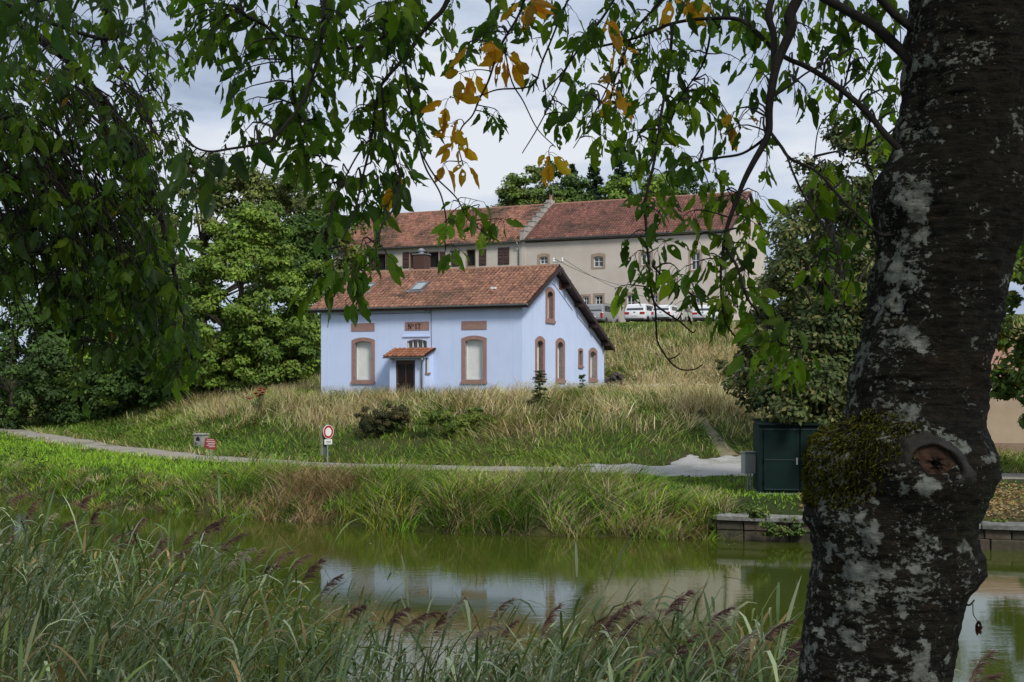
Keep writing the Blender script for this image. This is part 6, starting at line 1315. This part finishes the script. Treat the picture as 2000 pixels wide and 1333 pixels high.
for px, py, k in ((897, 145, 5), (985, 105, 5), (1000, 118, 3), (870, 205, 3), (880, 240, 4), (900, 285, 4), (912, 318, 2), (868, 320, 2), (1074, 305, 5), (1187, 45, 3), (1212, 92, 3), (1207, 170, 4), (1195, 190, 3), (1332, 5, 3), (1372, 8, 3), (925, 80, 2), (1008, 5, 3), (1045, 0, 2), (762, 350, 1), (778, 385, 2), (1440, 240, 1), (1425, 235, 1)):
    A.spray(px, py, 4.85, k+1, 0.125, YEL)
A.spray(1340, 606, 4.55, 4, 0.07, BRN)
for px, py in ((945, 215), (965, 230), (975, 225)): A.spray(px, py, 4.9, 4, 0.085, CH[0])
# the part of the crown overhead, out of the frame, that shades the trunk
rr2 = np.random.default_rng(99)
cc = np.stack([rr2.uniform(-2.5, 6.5, 1000), rr2.uniform(-4, 6, 1000), rr2.uniform(6.2, 9.5, 1000)], -1)
cc = cc[(cc[:, 1] < 0.5) | (cc[:, 2] > EYE+0.30*cc[:, 1]+0.75)]; kq = rr2.integers(0, len(cc), 22000); pq = cc[kq]+rr2.normal(0, 0.28, (22000, 3))
soup('upper_foliage', leaf_quads(pq-np.array(tb), rr2.uniform(0.06, 0.1, 22000), rr2, 0.1, 0.45), QT, np.clip(np.array(CH)[rr2.integers(0, 4, 22000)]*(1+rr2.normal(0, 0.2, (22000, 1))), 0.005, 0.5), M['leaf'], cherry)
for q in range(7):
    an = q*0.9; e_ = Vector((1.6+math.cos(an)*4.5, 4.0+math.sin(an)*4.5, 8.2)); s0 = Vector((1.45, 4.25, 6.6))
    MB().tube([s0-tb, s0.lerp(e_, 0.3)+Vector((0, 0, 0.7))-tb, s0.lerp(e_, 0.65)+Vector((0, 0, 0.8))-tb, e_-tb], [0.12, 0.08, 0.05, 0.02], 8).build('limb', limb_bark, cherry, True)
# snag with a dead leaf on the right flank
A.branch([(1868, 1185, 4.15), (1880, 1178, 4.12), (1893, 1182, 4.1), (1903, 1172, 4.1)], 6, 3)
A.branch([(1900, 1180, 4.1), (1901, 1200, 4.1), (1908, 1212, 4.1), (1910, 1222, 4.1)], 2, 1.5)
for k in range(2): A.leaf(P(1911, 1212, 4.1), Vector((0.15-0.2*k, 0, -1)), 0.05, BRN)
A.finish()

# ------------------------------------------------------------------ second cherry, its crown hanging in from the left
tb2 = Vector((-6.2, 6.0, 0)); tb2.z = hz(tb2.x, tb2.y)
cherry2 = empty('cherry_tree', tb2); tag(cherry2, 'cherry tree whose dense drooping foliage hangs in from the left', 'tree')
B = Cherry(cherry2, 302)
tpts = [(0, 0, -0.3), (0.1, 0.1, 1.5), (0.3, 0.25, 3.0), (0.6, 0.5, 4.6), (0.9, 0.6, 6.0)]
MB().tube(tpts, [0.34, 0.26, 0.23, 0.2, 0.14], 14).build('trunk', bm_, cherry2, True)
B.branch([(-1000, 300, 6.4), (-500, 150, 6.8), (-150, 160, 7.2), (0, 235, 7.4), (60, 275, 7.5), (110, 335, 7.5), (150, 430, 7.6), (230, 520, 7.6), (300, 610, 7.6)], 34, 3, 'limb')
B.branch([(-300, 190, 7.1), (-100, 250, 7.2), (0, 330, 7.2), (60, 430, 7.2), (120, 560, 7.2), (165, 680, 7.2)], 16, 3, 'limb')
B.branch([(-1000, 100, 6.4), (-400, -60, 7), (-50, 20, 7.4), (100, 90, 7.6), (200, 190, 7.7), (280, 330, 7.8), (330, 480, 7.8), (352, 600, 7.7), (375, 700, 7.6)], 30, 3, 'limb')
B.branch([(-400, -150, 6.8), (-100, -120, 7), (120, -60, 7.2), (210, 30, 7.4), (205, 90, 7.5), (235, 130, 7.5), (240, 145, 7.5)], 30, 6)
B.branch([(285, -80, 7.8), (282, 0, 7.8), (287, 70, 7.8), (290, 180, 7.8), (298, 260, 7.8)], 6, 3)
B.branch([(-200, 130, 3.9), (0, 37, 3.9), (40, 22, 3.9), (78, 0, 3.9), (120, -40, 4.0)], 14, 9)
B.branch([(-120, -60, 5.5), (30, 20, 5.5), (65, 35, 5.5), (120, 52, 5.5), (190, 75, 5.5), (228, 72, 5.5), (238, 55, 5.5)], 9, 8)
B.branch([(0, 330, 7.2), (60, 360, 7.3), (130, 400, 7.4), (220, 440, 7.5), (300, 470, 7.5)], 8, 3)
B.branch([(60, 275, 7.5), (130, 300, 7.6), (200, 350, 7.6), (270, 420, 7.6)], 7, 3)
CHB = [(0.075, 0.14, 0.028), (0.09, 0.175, 0.026), (0.14, 0.24, 0.026), (0.055, 0.11, 0.03)]
B.region([(-60, 130), (150, 130), (230, 220), (320, 340), (350, 480), (360, 600), (370, 680), (345, 745), (300, 740), (250, 690), (190, 700), (120, 620), (60, 580), (-60, 560)], 640, 6.6, 8.3, (4, 8), 0.122, CHB, 6)
for q in range(230):                                                # bare twigs streaming down through the foliage
    px = B.rng.uniform(-60, 260); py = B.rng.uniform(120, 480); d = B.rng.uniform(6.9, 8.0); ln = B.rng.uniform(120, 260); sl = B.rng.uniform(0.25, 0.9)
    pts = []
    for k in range(6): tt = k/5; pts.append(P(px+ln*sl*(tt-0.35*tt*tt)+B.rng.normal(0, 3), py+ln*(0.45*tt+0.55*tt*tt), d)-B.b)
    B.tw.tube(pts, [0.0058*(1-0.7*k/5) for k in range(6)], 4)
B.region([(290, 600), (390, 620), (395, 740), (340, 760), (290, 700)], 26, 7.0, 7.8, (4, 8), 0.12, CHB+LITE[:1], 9)
B.region([(200, 640), (290, 640), (280, 700), (220, 700)], 10, 7.0, 7.8, (4, 8), 0.12, CHB, 9)
for px, py in ((140, 740), (155, 765), (150, 752), (160, 775)): B.spray(px, py, 7.1, 3, 0.115, CHB[1])
B.region([(200, 90), (350, 90), (370, 320), (290, 330), (240, 200)], 66, 7.2, 8.2, (4, 8), 0.10, CHB+LITE[:1], 9)
B.region([(-40, -20), (340, -20), (330, 100), (180, 150), (-40, 130)], 78, 5.0, 7.4, (4, 7), 0.105, CHB, 10)
for px, py, d in ((88, 70, 3.6), (70, 40, 3.6), (40, 20, 3.7), (20, 90, 3.7), (60, 110, 3.8), (15, 140, 3.8), (250, 5, 3.8), (190, 0, 3.8), (105, 0, 3.7), (40, 130, 4.2), (10, 20, 3.6)): B.spray(px, py-30, d, 3, 0.13, CHD[1])
for px, py in ((142, 185), (100, 140), (245, 390), (215, 640)): B.spray(px, py, 6.9, 1, 0.11, (0.5, 0.22, 0.03))
cc = np.stack([rr2.uniform(-11, -2.5, 420), rr2.uniform(1, 11, 420), rr2.uniform(4.4, 8.5, 420)], -1); cc = cc[np.abs(cc[:, 0]) > 0.42*cc[:, 1]+0.7]
kq = rr2.integers(0, len(cc), 9000); pq = cc[kq]+rr2.normal(0, 0.28, (9000, 3))
soup('outer_foliage', leaf_quads(pq-np.array(tb2), rr2.uniform(0.06, 0.1, 9000), rr2, 0.1, 0.45), QT, np.clip(np.array(CHB)[rr2.integers(0, 4, 9000)]*(1+rr2.normal(0, 0.2, (9000, 1))), 0.005, 0.5), M['leaf'], cherry2)
B.finish()

# ------------------------------------------------------------------ reeds on the near bank
rng = np.random.default_rng(400)
def dmax(px): return np.interp(px, [-200, 0, 150, 300, 450, 560, 650, 720, 900, 1100, 1300, 1560, 2050], [14.0, 13.2, 13.0, 12.4, 11.6, 10.6, 9.2, 8.2, 8.4, 8.2, 8.2, 7.5, 6.9])
def reed_top(px): return np.interp(px, [-200, 0, 300, 600, 720, 1000, 1600, 2000], [2.76, 2.70, 2.52, 2.38, 2.22, 2.34, 2.40, 2.0])
LT = [(0, 1, 3, 2), (2, 3, 5, 4), (4, 5, 7, 6), (6, 7, 8)]
def arch_leaves(base, yaw, length, width, rise, fall, rng):
    """long strap leaves that rise and arch over"""
    n = len(base); dx, dy = np.cos(yaw), np.sin(yaw); V = np.zeros((n, 9, 3), np.float32); tl = rng.normal(0, 0.5, n)
    for i, (tt, wf) in enumerate(((0, 0.45), (0.3, 1.0), (0.6, 0.85), (0.85, 0.45), (1.0, 0))):
        r = length*tt*(0.55+0.45*tt*fall*0.6); z = length*(rise*tt-fall*tt*tt)
        c = base+np.stack([dx*r, dy*r, z], -1); sd = np.stack([-dy, dx, tl*0.6], -1)*(width*wf*0.5)[:, None]
        if i < 4: V[:, 2*i] = c-sd; V[:, 2*i+1] = c+sd
        else: V[:, 8] = c
    return V
def reed_mass(n, p0=-180, p1=1690):
    px = rng.uniform(p0, p1, n); t_ = rng.random(n)**0.85; dm = dmax(px)+rng.normal(0, 0.3, n); d = 5.6+(dm-5.6)*t_
    x = (px-1000)/F*d; top = reed_top(px)+rng.normal(0, 0.22, n)-0.12*(1-t_); keep = vnoise(x, d, 0.8, 60)+vnoise(x, d, 0.3, 61) > 0.62
    keep &= ~((px > 1600))
    return x[keep], d[keep], top[keep], px[keep]
x, y, top, px = [np.concatenate(q) for q in zip(reed_mass(3000), reed_mass(2300, 690, 1640))]; n = len(x); bz = np.maximum(h(x, y), -0.3); hh = np.maximum(top-bz, 0.5); wind = np.stack([0.10+rng.normal(0, 0.09, n), rng.normal(0, 0.09, n)], -1)
SP = np.zeros((n, 7, 3), np.float32); ax_ = rng.uniform(0, np.pi, n)
for i, (tt, wf) in enumerate(((0, 1), (0.45, 0.8), (0.8, 0.5), (1, 0))):
    c = np.stack([x+wind[:, 0]*hh*tt**2, y+wind[:, 1]*hh*tt**2, bz+hh*tt*0.97], -1); sd = np.stack([np.cos(ax_), np.sin(ax_)*0.3, 0*ax_], -1)*0.0045*wf
    if i < 3: SP[:, 2*i] = c-sd; SP[:, 2*i+1] = c+sd
    else: SP[:, 6] = c
dryst = rng.random(n) < 0.3
rbed = empty('reed_bed', (0, 0, 0)); tag(rbed, 'dense blue-green reed bed along the near edge of the canal', 'reeds', kind='stuff')
o = soup('stems', SP, BT, np.clip(np.where(dryst[:, None], np.array((0.34, 0.25, 0.12)), np.array((0.12, 0.15, 0.05)))*(1+rng.normal(0, 0.2, (n, 1))), 0.01, 0.7), M['reed'], rbed)
lv, lyaw, lc, ll, lw2, lr, lf = [], [], [], [], [], [], []
for j in range(11):
    tt = 0.2+0.78*(j+rng.random(n))/11
    lv.append(np.stack([x+wind[:, 0]*hh*tt**2, y+wind[:, 1]*hh*tt**2, bz+hh*tt*0.97], -1))
    ya = np.where(rng.random(n) < 0.6, rng.normal(0.0, 0.8, n), rng.uniform(0, 2*np.pi, n)); lyaw.append(ya)
    low = tt < 0.42; cc = np.where((rng.random(n) < 0.35)[:, None], np.array((0.44, 0.49, 0.31)), np.array((0.13, 0.20, 0.085))); cc = np.where((rng.random(n) < 0.3)[:, None], np.array((0.20, 0.27, 0.085)), cc)
    tanp = (low & (rng.random(n) < 0.65)) | (rng.random(n) < 0.10); cc = np.where(tanp[:, None], np.array((0.34, 0.24, 0.11)), cc)
    lc.append(cc); ll.append(rng.uniform(0.2, 0.5, n)*(1-0.25*(tt-0.5))); lw2.append(rng.uniform(0.010, 0.025, n)); lr.append(rng.uniform(0.6, 1.45, n)); lf.append(rng.uniform(0.15, 1.05, n))
lv = np.concatenate(lv); lc = np.concatenate(lc); n2 = len(lv)
soup('leaves', arch_leaves(lv, np.concatenate(lyaw), np.concatenate(ll), np.concatenate(lw2), np.concatenate(lr), np.concatenate(lf), rng), LT, np.clip(lc*(1+rng.normal(0, 0.22, (n2, 1))), 0.008, 0.7), M['reed'], rbed)
# dead straw leaning among the stems
px = rng.uniform(-100, 1560, 1500); d = 5.8+rng.random(1500)*(dmax(px)-6.2)*0.75; x = (px-1000)/F*d; pos = np.stack([x, d, np.maximum(h(x, d), -0.2)], -1)
wts = np.where(px < 560, 1.0, 0.35); k = rng.random(1500) < wts; pos = pos[k]; nn = len(pos)
soup('dead_straw', blades(pos, rng.uniform(1.2, 2.35, nn), rng.uniform(0.006, 0.013, nn), rng.uniform(0.05, 0.4, nn), rng), BT, np.clip(np.where((rng.random(nn) < 0.6)[:, None], np.array((0.36, 0.26, 0.13)), np.array((0.24, 0.13, 0.055)))*(1+rng.normal(0, 0.2, (nn, 1))), 0.01, 0.7), M['reed'], rbed)
px = np.concatenate([rng.normal(140, 60, 260), rng.normal(320, 70, 260)]); d = rng.uniform(6.0, 8.6, 520); x = (px-1000)/F*d; pos = np.stack([x, d, np.maximum(h(x, d), -0.2)], -1)
soup('dead_straw', blades(pos, rng.uniform(1.0, 2.1, 520), rng.uniform(0.006, 0.014, 520), rng.uniform(0.05, 0.3, 520), rng), BT, np.clip(np.where((rng.random(520) < 0.5)[:, None], np.array((0.40, 0.28, 0.14)), np.array((0.27, 0.14, 0.055)))*(1+rng.normal(0, 0.2, (520, 1))), 0.01, 0.7), M['reed'], rbed)
# bulrush blades, dark and upright
cl = empty('bulrush_clump', P(760, 1333, 7.4)); cl.location.z = 0; tag(cl, 'clump of upright dark green bulrush blades among the reeds', 'bulrush', kind='stuff')
px = np.concatenate([rng.normal(730, 100, 190), rng.normal(1110, 190, 50)]); d = rng.uniform(6.6, 8.0, len(px)); x = (px-1000)/F*d; pos = np.stack([x, d, 0*x-0.1], -1)-np.array(cl.location)
soup('blade_leaves', blades(pos, rng.uniform(1.6, 2.75, len(px)), rng.uniform(0.014, 0.024, len(px)), np.abs(rng.normal(0.25, 0.16, len(px))), rng, yaw=rng.normal(0.2, 0.9, len(px))), BT, np.clip(np.array((0.07, 0.125, 0.03))*(1+rng.normal(0, 0.25, (len(px), 1))), 0.005, 0.4), M['reed'], cl)

# flowering reeds: each its own plant with stem, plume and leaves
plume_me = []
for q in range(6):
    rg = np.random.default_rng(500+q); n = 120; tt = rg.random(n)**0.9; ln = rg.uniform(0.05, 0.13, n)*(1-0.6*tt)
    bx = 0.17*tt**1.4; bz_ = 0.21*tt-0.08*tt*tt; b_ = np.stack([bx, 0*bx, bz_], -1)
    a = rg.normal(0.15, 0.75, n); dv_ = np.stack([np.cos(a)*0.9+0.25, np.sin(a)*0.55, rg.uniform(-0.35, 0.95, n)], -1); dv_ /= np.linalg.norm(dv_, axis=1, keepdims=True)
    sd = rnd_unit(rg, n)*0.002; e1 = b_+dv_*ln[:, None]*0.55; e2 = b_+dv_*ln[:, None]+np.array((0.012, 0, -0.028))*(ln[:, None]/0.1)
    V = np.stack([b_-sd*0.4, b_+sd*0.4, e1+sd, e2, e1-sd], 1).reshape(-1, 3); f = [tuple(range(i*5, i*5+5)) for i in range(n)]
    me = bpy.data.meshes.new('plume'); me.from_pydata(V.tolist(), [], f)
    tone = [(0.25, 0.135, 0.12), (0.20, 0.105, 0.105), (0.32, 0.20, 0.16), (0.17, 0.09, 0.09), (0.52, 0.44, 0.33), (0.27, 0.15, 0.115)][q]
    me.materials.append(pmat('reed_plume', tone, tuple(k*0.65 for k in tone), 30, 0.9, spec=0.1)); plume_me.append(me)
stem_m = pmat('reed_stem', (0.20, 0.17, 0.075), (0.12, 0.13, 0.05), 6, 0.7)
pl_list = [(22, 978), (62, 962), (160, 955), (128, 985), (92, 1018), (185, 1005), (225, 1015), (262, 1022), (305, 1050), (240, 1045), (330, 1060), (398, 1018), (425, 1010), (292, 1075), (365, 1045), (440, 1052), (470, 1056), (505, 1085), (540, 1080), (575, 1095), (602, 1088), (515, 1105), (450, 1090), (350, 1085), (55, 1010), (15, 1022), (770, 1168), (800, 1190), (885, 1158), (975, 1160), (992, 1185), (1072, 1198), (1205, 1165), (1222, 1188), (1265, 1162), (1312, 1180), (1395, 1175), (1335, 1232), (1352, 1248), (1300, 1238), (1448, 1235), (1472, 1250), (1508, 1215), (1556, 1205), (1532, 1245), (1392, 1228), (1238, 1258), (1155, 1205), (1185, 1185), (1425, 1262), (1360, 1275), (860, 1195), (925, 1205), (1535, 1275), (1910, 1280), (1895, 1300), (690, 1140), (640, 1125)]
protos = []
for i, (px, py) in enumerate(pl_list):
    d = float(dmax(np.array([px]))[()] if False else dmax(px))*random.uniform(0.88, 0.99); tip = P(px, py-12+random.uniform(-22, 22), d)
    bx, by = tip.x-0.22-random.uniform(0, 0.15), d+random.uniform(-0.1, 0.1); bz0 = max(hz(bx, by), -0.25)
    r = empty('flowering_reed', (bx, by, bz0)); right = px > 1850
    if right: tag(r, ('reed with drooping purple plume just right of the cherry trunk' if i % 2 == 0 else 'shorter purple plumed reed at the foot of cherry trunk'), 'reed', 'plumed reeds')
    elif i % 6 == 4: tag(r, 'reed with pale straw coloured plume among purple ones '+('in the left reed bed' if px < 680 else 'in the low middle reeds'), 'reed', 'straw plumed reeds')
    elif px < 680: tag(r, 'tall reed with purple brown feathery plume in the left reed bed', 'reed', 'plumed reeds in the left bed')
    else: tag(r, 'reed with purple brown feathery plume in the low reeds before the trunk', 'reed', 'plumed reeds in the middle bed')
    b0 = tip-r.location; b0 -= Vector((0.05, 0, 0.2)); m_ = Vector((b0.x*0.25, b0.y*0.3, b0.z*0.55))
    MB().tube([(0, 0, -0.1), m_*0.6, m_, m_.lerp(b0, 0.6)+Vector((-0.02, 0, 0.03)), b0], [0.006, 0.0055, 0.005, 0.004, 0.003], 5).build('stem', stem_m, r)
    o = link('plume', plume_me[4 if i % 6 == 4 else random.choice((0, 1, 2, 3, 5))], None, r); o.location = b0; s = random.uniform(0.8, 1.2); o.scale = (s, s, s); o.rotation_euler = (random.uniform(-0.25, 0.25), random.uniform(-0.35, 0.3), random.uniform(-0.6, 0.6))
    kq = 7; tts = np.linspace(0.45, 0.95, kq); mm = np.array(m_); bb0 = np.array(b0); lb = np.array([mm*min(1, t_/0.55) if t_ < 0.55 else mm+(bb0-mm)*(t_-0.55)/0.45 for t_ in tts])
    soup('leaves', arch_leaves(lb, rng.normal(0.0, 1.0, kq), rng.uniform(0.3, 0.5, kq), rng.uniform(0.014, 0.024, kq), rng.uniform(0.5, 1.1, kq), rng.uniform(0.4, 1.2, kq), rng), LT, np.clip(np.array((0.13, 0.19, 0.08))*(1+rng.normal(0, 0.25, (kq, 1))), 0.01, 0.5), M['reed'], r, kind=None)
